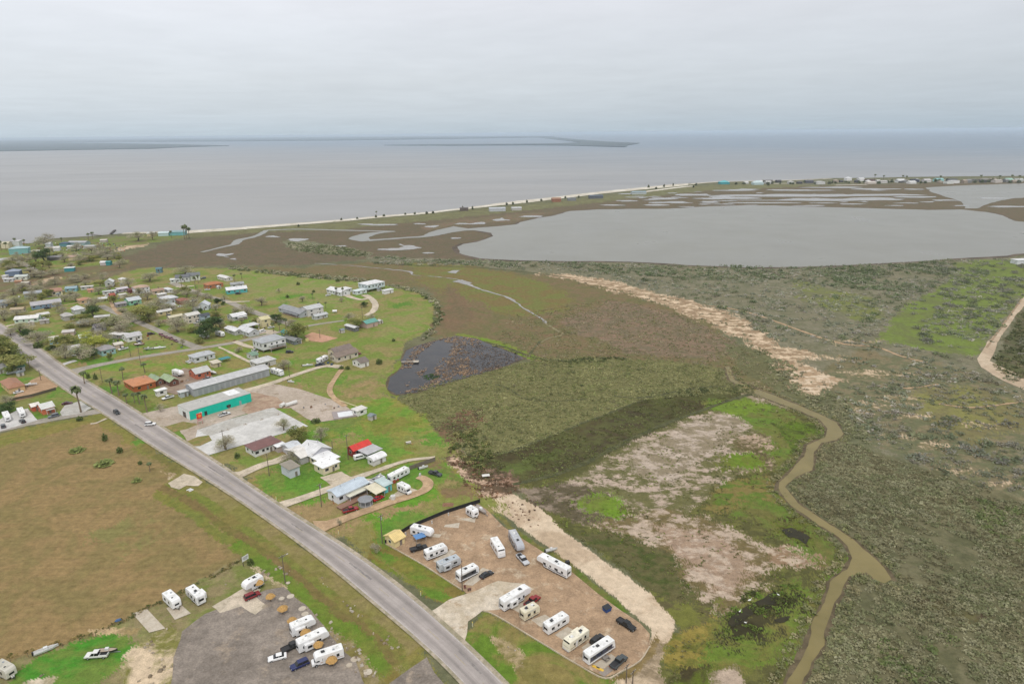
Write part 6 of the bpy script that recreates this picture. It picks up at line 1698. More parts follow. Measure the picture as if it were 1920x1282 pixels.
for i, (px, py) in enumerate(((427,806),(460,796),(491,787),(522,778))):
    simple('pump_stub', ['broken concrete stub nearest the road on the pale pad','broken concrete stub second from the road on the pale pad','broken concrete stub third from the road on the pale pad','broken concrete stub farthest from the road on the pale pad'][i], 'concrete stub', px, py, 20 * i, [('base', paint((170,160,146), .9, .2), MB().frustum((-.9,.9,-.5,.5),(-.7,.7,-.35,.4),.03,.25)), ('pipe', paint((110,90,76), .8), MB().tube((.1,0,.25),(.1,0,.9),.08,n=6))], group='stubs on the concrete pad')
x, y = g(648, 777)
o = thing('slab_foundation', 'raised grey slab with a white square top by the dirt trail', 'foundation', x, y, 20, None, 'raised grey slab')
MB().box(-6,6,-4.5,4.5,0,.5).build('base', paint((158,148,146), .9), o); MB().box(-3.6,3.2,-3.4,2.6,.502,.56).build('cover', paint((226,228,230), .6), o)
house(671, 781, 688, U, 4.2, 2.8, 'flat', (226,222,216), (238,236,230), 'white cabin trailer beside the raised grey slab', 'trailer', name='cabin_trailer', short='white cabin trailer', nwin=1, door=False)
simple('timber_beam', 'long pale timber lying in the grass beyond the raised slab', 'timber', 654, 757, -38, [('beam', paint((214,200,160), .8), MB().box(-7,7,-.2,.2,.02,.3))])
# ---- middle of the settlement -----------------------------------------
house(494, 662, 537, U, 12, 4.6, 'hip', (184,188,192), (224,224,222), 'large white stilt house with a grey hip roof by the lane', short='large grey hip roofed stilt house', up=1.6, rh=2.2, porch=((206,206,204), 2.0))
carp('suv', (36,38,42), 543, 660, 10, 'black suv beside the large stilt house')
house(474, 675, 485, U, 7, 2.8, 'gx', (120,150,130), (206,206,200), 'small shed with a green roof behind the hip roofed garage', 'shed', rh=1.0)
house(484, 692, 518, U, 9, 3.2, 'hip', (200,200,198), (206,204,198), 'pale garage with a grey hip roof near the storage building', 'garage', rh=1.4, short='grey hip roofed garage', nwin=1)
house(366, 681, 404, U, 8, 3.2, 'hip', (196,200,204), (214,218,222), 'white grey house with hip roof behind the brick house', short='white grey hip roofed house', rh=1.6)
house(402, 690, 415, U, 5, 2.6, 'shed', (206,196,176), (206,190,160), 'beige shed beside the teal tarp canopy', 'shed', rh=.4)
house(416, 680, 432, U, 3.4, 1.8, 'flat', (46,134,140), (120,120,120), 'low teal tarp shelter on the lawn', 'carport')
house(532, 640, 552, D, 5, 2.8, 'gx', (150,152,152), (120,130,134), 'dark grey shed joined to the teal roofed shed', 'shed', rh=1.0)
house(528, 630, 545, D, 4.5, 3.0, 'gx', (36,150,140), (70,120,112), 'teal roofed shed under the leafy tree by the play court', 'shed', rh=1.1, short='teal roofed shed')
house(552, 647, 566, U, 4, 2.6, 'flat', (226,224,220), (220,206,190), 'small white shed at the end of the teal roofed shed', 'shed')
simple('storage_box', 'pale yellow box beside the sandy play court', 'box', 576, 639, 20, [('box', paint((218,206,138), .7), MB().box(-1,1,-.8,.8,0,1.4)), ('lid', paint((200,190,130), .7), MB().box(-1.05,1.05,-.85,.85,1.4,1.5))])
house(677, 690, 692, U, 8, 3.0, 'gx', (122,110,102), (234,232,226), 'white house front block with a brown roof by the dark pond', short='white brown roofed pond house', rkind='shingle', rh=1.8)
house(632, 680, 672, U, 7, 3.2, 'gx', (134,118,106), (214,204,186), 'tan main block of the brown roofed pond house', rkind='shingle', rh=1.8)
house(628, 671, 662, U, 7, 3.6, 'gx', (126,112,104), (218,204,176), 'tall tan rear block of the brown roofed pond house', rkind='shingle', rh=1.6)
carp('pickup', (48,56,68), 600, 684, 30, 'dark pickup parked beside the brown roofed pond house')
rvp('trailer', (598,683), (618,673), 'white camper behind the dark pickup at the pond house', Lmax=9)
boat(577, 686, 15, 6, 'pale slim boat beside the drive to the pond house', on_trailer=False)
x, y = g(775, 680)
dk = thing('dock', 'small wooden dock with a square end platform in the dark pond', 'dock', x, y, 2, None, 'wooden dock')
MB().box(-7,0,-.7,.7,.75,.87).build('walkway', paint((170,160,146), .85, .2, 3), dk)
MB().box(.01,3.2,-1.8,1.8,.75,.88).build('platform', paint((186,178,164), .85, .2, 3), dk)
for q in ((-4,-.6),(-4,.6),(.2,-1.7),(.2,1.7),(3.0,-1.7),(3.0,1.7)): MB().tube((q[0],q[1],-.3),(q[0],q[1],1.2),.09,n=6).build('post', paint((104,92,80), .9), dk)
simple('platform', 'small white platform stranded on the mud flat edge', 'platform', 911, 893, 10, [('deck', paint((222,220,214), .7), MB().box(-1.5,1.5,-.9,.9,.5,.6))] + [('leg', paint((150,146,140), .7), MB().box(a-.07,a+.07,b-.07,b+.07,0,.5)) for a in (-1.3,1.3) for b in (-.7,.7)])
house(688, 616, 709, U, 8, 3.4, 'gx', (96,178,162), (206,172,156), 'pinkish building with an aqua roof under bare trees', short='aqua roofed pinkish building', rh=1.4, win=False)
house(647, 617, 665, D, 3.6, 2.8, 'gx', (220,220,220), (110,110,112), 'white roofed dark trailer near the aqua roofed building', 'trailer', rh=.5, short='white roofed dark trailer')
house(613, 549, 640, D, 9, 3.2, 'gx', (240,240,240), (226,228,228), 'white roofed house, outermost on the loop drive', short='white roofed loop house', rh=1.6)
house(640, 551, 660, U, 9, 3.0, 'flat', (238,238,238), (216,220,220), 'white roofed garage beside the loop drive', 'garage', short='white loop garage')
house(690, 548, 722, U, 13, 4.2, 'hip', (240,240,242), (206,222,224), 'white stilt house with a flat white hip roof at the meadow edge', up=2.0, rh=1.4, short='white meadow stilt house')
house(669, 553, 688, U, 6, 3.0, 'hip', (222,234,236), (222,232,232), 'pale aqua annex in front of the white meadow stilt house', 'garage', rh=1.0)
house(722, 552, 738, U, 4, 3.0, 'flat', (240,240,240), (232,232,230), 'white box shed beyond the white meadow stilt house', 'shed', name='box_shed', win=False)
house(523, 584, 563, D, 9, 3.0, 'gx', (158,160,164), (180,186,190), 'grey house with a dark porch left of the big white house', short='grey dark porched house', rh=1.8, porch=((150,152,156), 2.0))
house(578, 594, 607, U, 11, 5.2, 'gx', (206,208,208), (222,218,212), 'big plain white two-storey house in the middle of the village', rh=1.6, short='big plain white house', nwin=2)
house(592, 600, 615, U, 5, 2.6, 'gx', (200,204,206), (196,198,196), 'low porch building in front of the big plain white house', 'shed', rh=.9)
simple('gas_tank', 'small white gas tank on the lawn beyond the big white house', 'tank', 628, 586, 10, [('tank', paint((236,236,236), .4), MB().tube((-1.6,0,1.2),(1.6,0,1.2),.95,n=12)), ('saddle', paint((160,160,158), .8), MB().box(-1.1,-.8,-.6,.6,0,.4)), ('saddle', paint((160,160,158), .8), MB().box(.8,1.1,-.6,.6,0,.4))])
house(492, 614, 508, U, 7, 5.4, 'gx', (232,220,160), (226,212,158), 'tall cream yellow two-storey house beside the dark tree', rh=1.4, short='tall cream yellow house')
house(426, 552, 464, 30, 8, 3.4, 'gx', (242,244,246), (72,190,190), 'aqua walled house with a bright white roof on the meadow', short='aqua walled white roofed house', rh=1.8)
house(434, 541, 458, 30, 6, 3.4, 'gx', (170,172,174), (196,196,194), 'grey roofed shed behind the aqua walled house', 'shed', rh=1.2)
house(391, 542, 419, U, 9, 3.2, 'hip', (206,118,58), (200,120,72), 'bright orange roofed house at the top of the village street', short='bright orange roofed house', rh=1.8)
house(408, 523, 425, D, 6, 2.8, 'gx', (232,230,226), (216,212,204), 'white roofed shed behind the orange roofed house', 'shed', rh=1.0)
carp('sedan', (226,226,226), 389, 543, 20, 'white car parked below the orange roofed house', cat='car')
house(438, 602, 463, U, 9, 3.0, 'gx', (240,240,240), (186,186,186), 'white roofed house with a deep shaded porch by the street', rh=1.4, short='white roofed porch house', porch=((228,228,228), 2.4))
house(446, 624, 468, D, 7, 3.0, 'gx', (226,228,230), (206,208,210), 'white barn-like shed row, lower half near the tall cream house', 'shed', rh=1.6, short='white shed row')
house(466, 620, 486, U, 7, 3.0, 'flat', (230,232,234), (120,120,122), 'white roofed open shelter beside the white shed row', 'carport')
carp('van', (232,232,232), 492, 622, 60, 'white van in the yard of the tall cream house')
house(422, 622, 441, D, 5.5, 2.8, 'gx', (238,238,238), (190,188,184), 'white roofed trailer behind the dark evergreen trees', 'trailer', rh=.9, short='white roofed trailer by the evergreens')
rvp('trailer', (401,627), (418,632), 'white camper half hidden by dark evergreen trees', Lmax=8)
house(374, 630, 382, D, 4, 2.4, 'flat', (232,232,226), (226,226,220), 'tiny white shed under the dark evergreens', 'shed')
boat(413, 602, -35, 8, 'pinkish white covered boat beside the village street', hull=(222,206,204), deck=(226,212,210), short='pinkish covered boat')
house(354, 607, 377, U, 8.5, 5.6, 'gx', (226,222,212), (226,212,192), 'tall cream two-storey house on the green slope', rh=1.2, short='tall cream house on the green', nwin=3)
house(380, 605, 395, U, 6, 4.8, 'gx', (70,78,92), (166,190,206), 'pale blue house with a dark roof beside the tall cream house', rh=1.0, short='pale blue dark roofed house')
house(319, 603, 344, U, 5, 2.8, 'gx', (226,214,178), (206,196,166), 'cream roofed mobile home in front of the tall cream house', 'trailer', rh=.9, short='cream roofed mobile home')
house(297, 593, 323, U, 5, 2.8, 'gx', (226,222,216), (222,202,142), 'white roofed mobile home with yellow walls', 'trailer', rh=.9, short='yellow walled mobile home')
house(309, 583, 331, U, 7, 3.0, 'gx', (202,204,204), (190,190,188), 'grey white roofed house behind the yellow mobile home', rh=1.3)
house(366, 585, 376, U, 4, 2.6, 'gx', (224,228,232), (210,214,218), 'small white shed in front of the white gabled house', 'shed', rh=.8)
house(371, 582, 391, 10, 8, 3.6, 'gy', (214,220,228), (216,222,228), 'white gabled house beside the village street bend', rh=2.4, short='white gabled house')
house(339, 572, 356, U, 9, 3.0, 'hip', (166,92,66), (150,98,78), 'rust roofed house under bare trees', rh=1.6, short='rust roofed house')
house(309, 570, 335, U, 10, 3.6, 'hip', (222,226,230), (196,202,210), 'white hip roofed house with a shaded side', rh=1.8, short='white hip roofed house')
house(299, 559, 314, U, 5, 2.8, 'flat', (236,232,226), (200,196,196), 'white trailer behind the white hip roofed house', 'trailer')
house(257, 552, 282, U, 10, 5.0, 'hip', (206,166,138), (232,232,234), 'two-storey white house with a tan hip roof', rh=1.8, short='two-storey tan roofed house')
carp('suv', (30,36,44), 279, 551, 20, 'black car beside the two-storey tan roofed house', cat='car')
house(288, 553, 309, U, 7, 3.0, 'gx', (186,146,120), (214,190,160), 'tan roofed low house beside the two-storey house', rh=1.3)
house(306, 546, 316, D, 4, 2.6, 'flat', (230,232,234), (220,222,224), 'small white trailer at the end of the tan roofed low house', 'trailer')
house(243, 573, 266, U, 10, 3.6, 'gx', (206,214,218), (136,206,166), 'mint green house with a grey white roof', rh=1.8, short='mint green house')
house(219, 577, 238, U, 5, 2.6, 'gx', (170,162,166), (150,144,148), 'low mauve grey roofed shed beside the mint green house', 'shed', rh=1.0, short='mauve roofed shed')
house(226, 559, 239, U, 4, 2.7, 'flat', (238,234,222), (216,206,186), 'cream white trailer behind the mint green house', 'trailer')
house(208, 560, 217, U, 4, 2.8, 'gx', (190,82,56), (178,76,52), 'bright orange red shed among the trailers', 'shed', rh=1.2, short='orange red shed')
house(243, 550, 256, U, 5, 2.8, 'gx', (140,70,66), (130,62,60), 'dark red shed beside the two-storey tan roofed house', 'shed', rh=1.0)
house(221, 549, 241, U, 6, 2.8, 'gx', (216,206,216), (186,170,186), 'pale lilac roofed shed beside the dark red shed', 'shed', rh=1.0)
house(193, 553, 218, 25, 4, 2.7, 'flat', (236,238,238), (214,216,216), 'long white trailer behind the orange red shed', 'trailer')
house(184, 566, 201, 25, 6, 2.3, 'gx', (222,224,224), (200,200,198), 'white roofed open carport near the village crossing', 'carport', rh=.7)
house(228, 531, 240, U, 7, 3.2, 'hip', (232,228,222), (222,212,178), 'white roofed cream house at the marsh edge', rh=1.2)
house(198, 540, 213, 20, 7, 4.0, 'gy', (234,236,236), (196,196,196), 'white stilt cabin with a pointed gable by the marsh', rh=2.2, up=1.0, short='white stilt cabin')
house(152, 544, 174, 20, 4, 2.7, 'flat', (232,228,222), (200,196,192), 'long white trailer home by the ditch', 'trailer', short='white trailer by the ditch')
house(165, 549, 176, 20, 4, 2.4, 'gx', (226,150,116), (222,160,130), 'small orange roofed shed in front of the white trailer', 'shed', rh=.7)
house(151, 571, 173, U, 8, 3.0, 'hip', (204,140,100), (226,186,140), 'peach house with an orange hip roof', rh=1.5, short='peach orange roofed house')
house(98, 555, 118, 40, 9, 3.6, 'gx', (190,132,104), (232,218,176), 'cream house with a rust brown roof near the ditch', rh=2.0, short='cream rust roofed house')
house(123, 548, 144, 20, 7, 3.0, 'gx', (150,184,196), (122,190,206), 'light blue house half hidden by bushes', rh=1.2, short='light blue house')
house(46, 558, 79, 30, 7, 3.0, 'gx', (168,176,184), (158,176,196), 'blue grey long house with a dark porch', rh=1.3, short='blue grey long house', porch=((150,160,170), 2))
house(60, 581, 116, 38, 10, 3.2, 'gx', (190,186,190), (118,150,180), 'long blue fronted hall with a grey roof and red end', rh=2.0, short='long blue fronted hall')
house(28, 607, 72, 20, 9, 3.0, 'gx', (244,242,236), (190,218,196), 'white roofed house with a mint end wall near the road', rh=1.4, short='white roofed mint walled house')
house(73, 598, 94, U, 7, 2.8, 'gx', (226,224,220), (120,110,104), 'open carport with a white roof behind bare trees', 'carport', rh=.7)
house(75, 608, 92, 25, 3.4, 2.6, 'gx', (196,190,184), (184,178,172), 'grey rounded trailer beside the open carport', 'trailer', rh=.4)
house(142, 590, 161, U, 9, 3.4, 'hip', (226,228,228), (206,208,210), 'white round roofed house in the old block', rh=2.4, short='white round roofed house')
house(122, 602, 140, U, 9, 3.2, 'hip', (196,190,184), (186,180,176), 'pale grey hip house beside the round roofed one', rh=1.8, short='pale grey hip house')
house(149, 614, 168, U, 6, 2.6, 'gx', (176,196,206), (150,160,168), 'blue grey open carport in the old block', 'carport', rh=.6)
house(178, 602, 206, 20, 5, 2.8, 'gx', (206,204,200), (168,164,160), 'long low grey white roof along the lane', 'shed', rh=.7)
house(181, 622, 200, U, 7, 3.2, 'gx', (92,84,96), (186,182,188), 'house with a dark plum roof and white posts', rh=1.6, short='dark plum roofed house')
house(118, 631, 139, 20, 6, 2.8, 'gx', (214,206,200), (206,178,166), 'pinkish white shed beyond the pale blue house', 'shed', rh=.9)
house(94, 646, 112, 35, 7, 3.0, 'gx', (236,232,214), (146,196,224), 'pale blue house with a cream roof by the road', rh=1.3, short='pale blue cream roofed house')
house(151, 642, 171, 35, 7, 3.0, 'gx', (232,240,242), (150,200,224), 'sky blue house with a white roof between yellow trees', rh=1.3, short='sky blue white roofed house')
house(130, 664, 152, 35, 7, 3.0, 'gx', (226,222,222), (52,170,176), 'white roofed house with a teal front under bare trees', rh=1.4, short='teal fronted house')
house(192, 668, 218, U, 9, 3.4, 'hip', (166,160,162), (150,196,196), 'grey hip roofed house with aqua walls', rh=2.0, short='grey roofed aqua walled house')
house(240, 642, 267, U, 9, 3.2, 'gx', (206,204,204), (234,234,232), 'white house with a grey roof beside the junk yard', rh=1.6, short='grey roofed white yard house')
house(205, 634, 238, -15, 5, 2.8, 'flat', (236,232,228), (170,166,162), 'long white roofed lean-to joined to the yard house', 'shed')
house(217, 655, 232, U, 5, 2.8, 'gx', (226,216,200), (222,196,172), 'small beige house behind the aqua walled house', rh=.9)
boat(262, 648, 15, 6, 'red and white boat in the junk yard', hull=(150,70,62), deck=(226,222,220), short='red and white boat')
boat(279, 656, 10, 5.5, 'white boat with a dark cover near the street', hull=(232,232,232), deck=(60,62,66), short='dark covered white boat')
boat(300, 653, 18, 7, 'long plain white hull beside the street', hull=(240,240,240), deck=(236,236,236), on_trailer=False)
for i, (px, py, c) in enumerate(((303,628,(150,100,104)),(312,632,(128,70,76)),(321,635,(140,92,96)),(330,639,(120,84,90)))):
    carp('sedan' if i % 2 else 'suv', c, px, py, -40, ['pinkish junk car first in the row along the street','maroon junk car second in the row along the street','faded red junk car third in the row along the street','dark mauve junk car last in the row along the street'][i], cat='car', group='junk cars along the street')
for px, py, c, k, lb in ((283,626,(60,40,52),'suv','dark car at the corner of the grey roofed yard house'), (258,624,(190,192,194),'sedan','silver car behind the grey roofed yard house'), (226,628,(50,90,84),'suv','green car beside the lean-to of the yard house'), (178,618,(40,40,48),'suv','black car at the dark plum roofed house')):
    carp(k, c, px, py, 40, lb, cat='car')
# upper left, by the bay
house(18, 478, 53, 20, 12, 6.5, 'hip', (168,206,212), (120,186,186), 'long teal two-storey waterfront house', rh=2.0, short='long teal waterfront house')
house(25, 463, 37, 10, 8, 7, 'flat', (238,238,238), (214,222,222), 'white block behind the long teal waterfront house', short='white waterfront block')
house(3, 466, 17, 10, 9, 6, 'gx', (216,208,170), (224,214,176), 'cream waterfront house among small palms', rh=1.6, short='cream waterfront house')
house(-8, 496, 12, 20, 10, 4, 'gx', (190,192,190), (160,206,166), 'pale green house with a grey roof at the bay lane', rh=1.6, short='pale green bay house')
house(57, 476, 77, 10, 8, 3, 'flat', (226,216,204), (150,140,132), 'flat white carport beside the teal waterfront house', 'carport')
house(86, 465, 95, 10, 8, 4.5, 'gx', (216,222,226), (206,212,214), 'small white gabled house below the big bare shore tree', rh=1.8, short='white house below the shore tree')
house(83, 471, 97, 10, 7, 3, 'gx', (190,176,158), (196,180,160), 'beige low house in front of the big shore tree', rh=1.0)
house(100, 471, 112, 20, 8, 3.6, 'gx', (226,224,218), (216,218,216), 'white cottage beside the green shore lawn', rh=1.4, short='white shore cottage')
house(112, 463, 126, 10, 9, 4, 'hip', (70,96,132), (90,150,160), 'dark blue roofed waterfront house', rh=1.6, short='dark blue roofed house')
house(127, 460, 160, -5, 10, 3.4, 'gx', (182,186,192), (150,180,184), 'long grey roofed waterfront row with aqua walls', rh=1.4, short='long grey waterfront row')
house(126, 467, 150, 10, 6, 3, 'gx', (232,230,228), (196,190,188), 'long white roofed shed on the shore lawn', 'shed', rh=.9)
house(157, 466, 176, 0, 6, 3, 'flat', (226,224,222), (190,188,186), 'white roofed boat shed at the end of the shore lawn', 'shed')
house(188, 455, 200, 10, 6, 3, 'gx', (222,210,196), (190,180,168), 'small beige roof near the pier', 'shed', rh=.8)
house(89, 489, 115, 20, 9, 3.2, 'gx', (138,134,136), (120,114,114), 'long dark grey house under dark trees', rh=1.3, short='long dark grey house')
house(129, 488, 144, 20, 8, 3.2, 'gx', (196,160,136), (228,204,150), 'cream house with a tan roof beside the brushy hedge', rh=1.4, short='cream tan roofed house')
house(188, 498, 199, 10, 7, 3, 'gx', (236,232,230), (206,196,192), 'white roofed cabin by the teal box cabin', rh=1.2)
house(199, 498, 207, 10, 6, 3.4, 'gx', (40,150,150), (52,158,156), 'small teal cabin at the marsh edge', rh=1.0, short='small teal cabin')
house(121, 510, 139, 20, 7, 3.6, 'flat', (232,240,240), (52,156,160), 'teal box house with a white flat roof', short='teal box house')
house(11, 519, 37, 20, 10, 4.5, 'hip', (150,164,188), (110,130,160), 'blue grey hip roofed house in the upper block', rh=1.8, short='blue grey hip roofed house')
house(28, 526, 51, 15, 8, 3.4, 'gx', (206,214,206), (222,224,206), 'white and pale green roofed house in the upper block', rh=1.2, short='pale green roofed house')
house(4, 523, 12, 10, 5, 2.8, 'flat', (238,238,236), (220,220,218), 'short white trailer in the upper block', 'trailer')
house(7, 529, 25, 10, 4, 2.8, 'flat', (236,236,236), (216,216,216), 'longer white trailer in the upper block', 'trailer')
house(28, 533, 40, 10, 5, 2.4, 'gx', (196,132,86), (170,130,100), 'small orange brown shed by the sandy ditch', 'shed', rh=.8)
house(40, 536, 54, 10, 5, 2.6, 'gx', (206,196,176), (170,150,140), 'sand coloured shed by the sandy ditch', 'shed', rh=.8)
house(8, 571, 17, 10, 5, 2.8, 'gx', (206,206,206), (190,186,182), 'pale trailer roof among bare roadside trees', 'trailer', rh=.6)
house(1, 575, 14, 30, 7, 3.2, 'gx', (160,172,186), (140,156,176), 'grey blue house at the road bend', rh=1.4)
house(20, 588, 44, 15, 6, 3, 'gx', (196,170,130), (196,176,140), 'tan low house behind bare trees', rh=.9)
house(330, 530, 356, 20, 9, 4.5, 'gx', (110,114,120), (206,208,206), 'dark roofed house beside the palms at the top street', rh=1.8, short='dark roofed house at the top street')
house(352, 527, 376, 25, 10, 4.6, 'gx', (120,124,126), (216,226,206), 'pale green house with a grey gable roof at the top street', rh=2.0, short='pale green gabled house')
house(320, 531, 338, 20, 6, 3, 'gx', (226,232,226), (206,216,206), 'white roofed trailer at the top street', 'trailer', rh=.8)
house(293, 512, 303, 10, 5, 4, 'gx', (86,136,150), (90,140,150), 'small blue shed at the marsh edge', 'shed', rh=1.0)
fence([(44,517),(58,515),(72,513)], 1.6, (70,70,52), 'dark hedge-like fence in the upper block', name='fence')
# piers and the beach strip
x, y = g(212, 436)
pr = thing('pier', 'dark wooden pier reaching into the bay', 'pier', x, y, 112, None, 'dark wooden pier')
MB().box(-22,22,-1.6,1.6,1.0,1.25).build('deck', paint((70,64,60), .9), pr)
for i in range(6):
    for s_ in (-1, 1): MB().tube((-20+8*i, s_*1.4, -.2), (-20+8*i, s_*1.4, 1.6), .16, n=6).build('pile', paint((66,58,52), .9), pr)
x, y = g(180, 441)
pr2 = thing('pier', 'second low grey pier beside the small shore trees', 'pier', x, y, 150, None, None)
MB().box(-14,14,-1.4,1.4,.8,1.0).build('deck', paint((150,142,136), .9), pr2)
for i in range(4): MB().tube((-12+8*i, 0, -.2), (-12+8*i, 0, .8), .16, n=6).build('pile', paint((96,88,82), .9), pr2)
BE = 'beach houses on the spit'
def beach(ax, ay, bx, W_, h_, rc, wc, label, roof='gx', **kw): return house(ax, ay, bx, kw.pop('ang', 8), W_, h_, roof, rc, wc, label, group=BE, name='beach_house', cat='beach house', **kw)
beach(276, 444, 289, 10, 4, (222,226,222), (226,206,150), 'yellow beach house beside the bare shore tree', rh=1.5)
beach(297, 443, 316, 9, 4, (206,230,232), (190,216,220), 'pale aqua beach house beside the palms', rh=1.4)
beach(318, 442, 347, 10, 4.5, (140,180,186), (110,186,190), 'aqua beach house directly left of the tall shore palms', rh=1.6, short='aqua beach house')
beach(918, 397, 948, 14, 4.5, (190,196,202), (196,200,204), 'long grey metal boathouse behind the beach', rh=2.0, short='long grey boathouse')
beach(960, 395, 978, 12, 4, (206,208,208), (200,196,190), 'white building next to the long grey boathouse', rh=1.5)
beach(863, 396, 878, 10, 4, (96,84,78), (110,98,88), 'dark open beach pavilion on the sand', rh=1.6, short='dark beach pavilion')
beach(1036, 379, 1052, 12, 5.5, (176,120,86), (170,110,80), 'rust brown beach house on the spit', rh=2.2, short='rust brown beach house')
beach(1066, 377, 1080, 12, 4, (120,124,130), (140,144,148), 'grey house beside the rust brown beach house', rh=1.5)
beach(1106, 373, 1131, 14, 5, (84,98,118), (104,110,120), 'dark blue grey beach hall on the spit', rh=2.0, short='dark blue grey beach hall')
beach(1186, 365, 1212, 14, 4.5, (150,176,186), (190,200,200), 'pale blue roofed hall at the beach road', rh=1.8, short='pale blue beach hall')
beach(1352, 346, 1368, 18, 5, (90,206,214), (60,170,180), 'bright aqua roofed beach house alone on the spit', 'hip', rh=4, short='bright aqua beach house')
beach(1414, 347, 1432, 16, 5, (206,230,232), (190,216,222), 'pale aqua white beach house beyond the bright aqua one', 'hip', rh=5, short='pale aqua beach house')
ROW = [(1435,345,1470,(110,104,98),'long brown roofed motel row'),(1512,344,1530,(90,92,104),'dark slate roofed cottage'),(1532,346,1552,(206,206,204),'white cottage cluster'),(1588,339,1600,(232,234,236),'tall white beach house'),(1612,340,1624,(240,240,238),'bright white beach villa'),(1626,342,1645,(118,92,88),'brown red beach house'),(1628,345,1648,(222,210,200),'pinkish white low beach house'),(1652,344,1668,(200,196,192),'pale beige beach house'),(1684,343,1702,(226,228,228),'white flat beach house'),(1706,345,1722,(236,236,234),'low white beach motel'),(1712,342,1728,(70,76,96),'dark navy beach house'),(1734,342,1750,(206,202,202),'light mauve beach house'),(1756,341,1774,(150,220,220),'aqua peaked beach house'),(1776,345,1792,(222,226,222),'white garage-like beach house'),(1780,342,1812,(84,86,84),'dark roofed long beach house'),(1784,344,1826,(240,240,240),'long white beach hall'),(1818,341,1840,(120,118,116),'grey brown beach house'),(1842,341,1862,(150,146,136),'taupe beach house'),(1866,343,1884,(200,190,180),'sand coloured beach house'),(1888,342,1904,(160,210,190),'mint beach house'),(1905,341,1925,(190,196,190),'last grey green beach house')]
for ax, ay, bx, rc, nm in ROW:
    beach(ax, ay, min(ax + 15, bx - (bx - ax) * .25), 14, RND.uniform(3.5, 7), rc, tuple(min(238, c + 10) for c in rc), f'{nm} in the far row on the spit', RND.choice(['gx', 'hip', 'gx', 'flat']), rh=RND.uniform(1.5, 3.5), short=nm)
_rb = random.Random(4)
for _i in range(26):
    _x = 1400 + _i * 20 + _rb.uniform(-7, 7); _c = _rb.choice([('white', (232,232,230)), ('grey', (150,150,150)), ('dark', (92,92,96)), ('tan', (190,172,150)), ('blue', (140,170,190))])
    _w = 200 / 255
    beach(_x, 344.5 - (_x - 1400) * .006 + _rb.uniform(-1.5, 1.5), _x + _rb.uniform(5, 10), 11, _rb.uniform(3, 6), _c[1], tuple(int(v * .9) for v in _c[1]), None, _rb.choice(['gx', 'hip']), rh=_rb.uniform(1.5, 3), np_=f'tiny {_c[0]} beach house')
for _i in range(40):
    _x = 1400 + _i * 13 + _rb.uniform(-5, 5)
    shrub(_x, 344.8 - (_x - 1400) * .006 + _rb.uniform(-2, 1.5), _rb.uniform(3, 7), _rb.uniform(2.5, 5), 'low dark tree among the beach houses', (84,92,72), group='low trees along the spit', name='low_tree', cat='tree')
house(1907, 496, 1930, 10, 8, 4, 'flat', (238,240,242), (228,230,232), 'lone white building at the lagoon clearing', 'shed', short='lone white lagoon building')

# ---- trees, palms, shrubs -------------------------------------------
T = tree
for a in ((84,463,26,20),(66,493,18,14),(120,492,16,10),(155,487,22,10),(175,484,20,10),(200,487,18,8),(215,479,18,9),(258,452,22,15),(287,450,14,14),(5,566,18,13),(28,574,30,15),(10,600,26,18),(35,592,20,10),(42,622,32,14),(74,646,34,20),(120,672,28,22),(153,673,42,22),(175,581,26,20),(165,610,40,12),(222,620,46,26),(228,628,30,16),(292,585,42,22),(281,603,20,20),(336,622,36,24),(360,583,30,24),(241,541,20,18),(280,528,28,14),(345,514,30,13),(10,757,22,13),(491,573,18,16),(464,590,26,18),(523,549,8,8),(566,566,12,11),(532,692,26,18),(656,601,20,14),(640,566,9,8),(424,842,32,26),(532,806,24,22),(603,827,24,25),(545,868,32,20),(301,771,14,13),(706,1034,18,15),(637,985,9,14),(624,676,12,11),(110,580,16,12),(193,643,30,20),(318,584,20,14),(404,583,16,12),(448,660,14,10),(697,600,14,12),(545,612,18,12),(240,605,24,16),(300,612,18,12),(20,630,16,12),(60,560,20,12),(134,556,14,10),(185,552,18,12),(212,534,14,10),(262,552,14,12),(330,556,18,12),(385,560,14,10)):
    T('bare', *a)
for a in ((126,652,38,20),(270,602,38,28),(558,828,36,30),(558,637,40,28),(670,613,30,18),(92,556,16,12),(12,678,44,32),(32,694,44,26),(5,650,26,18),(14,668,30,20),(150,602,20,12),(204,610,22,14),(480,608,16,12)):
    T('olive', *a)
for a in ((86,491,24,20),(52,634,18,14),(177,593,24,17),(400,622,36,26),(389,634,32,24),(516,605,20,16),(408,573,14,13),(683,575,12,9),(178,673,14,16),(18,772,26,14),(376,587,10,8),(420,572,7,7)):
    T('green', *a)
for a in ((173,659,36,24),(160,640,24,14),(262,588,22,14)):
    T('yellow', *a)
for a in ((346,449,8,22),(350,450,8,24),(355,448,8,18),(3,470,5,14),(12,470,5,12),(341,540,6,20),(367,541,6,20),(372,531,6,14),(453,523,5,10),(440,529,6,13),(631,554,6,14),(643,556,6,16),(611,578,5,11),(513,622,8,16),(525,622,8,16),(537,618,9,20),(159,720,11,20),(231,712,10,20),(272,699,10,16),(210,737,14,24),(223,742,13,24),(152,773,18,42),(238,757,10,17),(262,757,12,20),(276,773,12,30),(252,755,9,16),(281,884,9,15),(598,578,5,11),(586,560,5,10),(166,450,6,10),(174,449,6,11),(116,457,5,9),(30,462,5,12),(46,462,5,10),(322,447,5,12),(706,406,4,9)):
    T('palm', *a)
for x_, y_ in ((1640,338),(1656,340),(1692,340),(1699,341),(1762,341),(1838,340),(1873,341),(1896,340),(1910,341)):
    T('palm', x_, y_, 4, 9, np_='tall far palm')
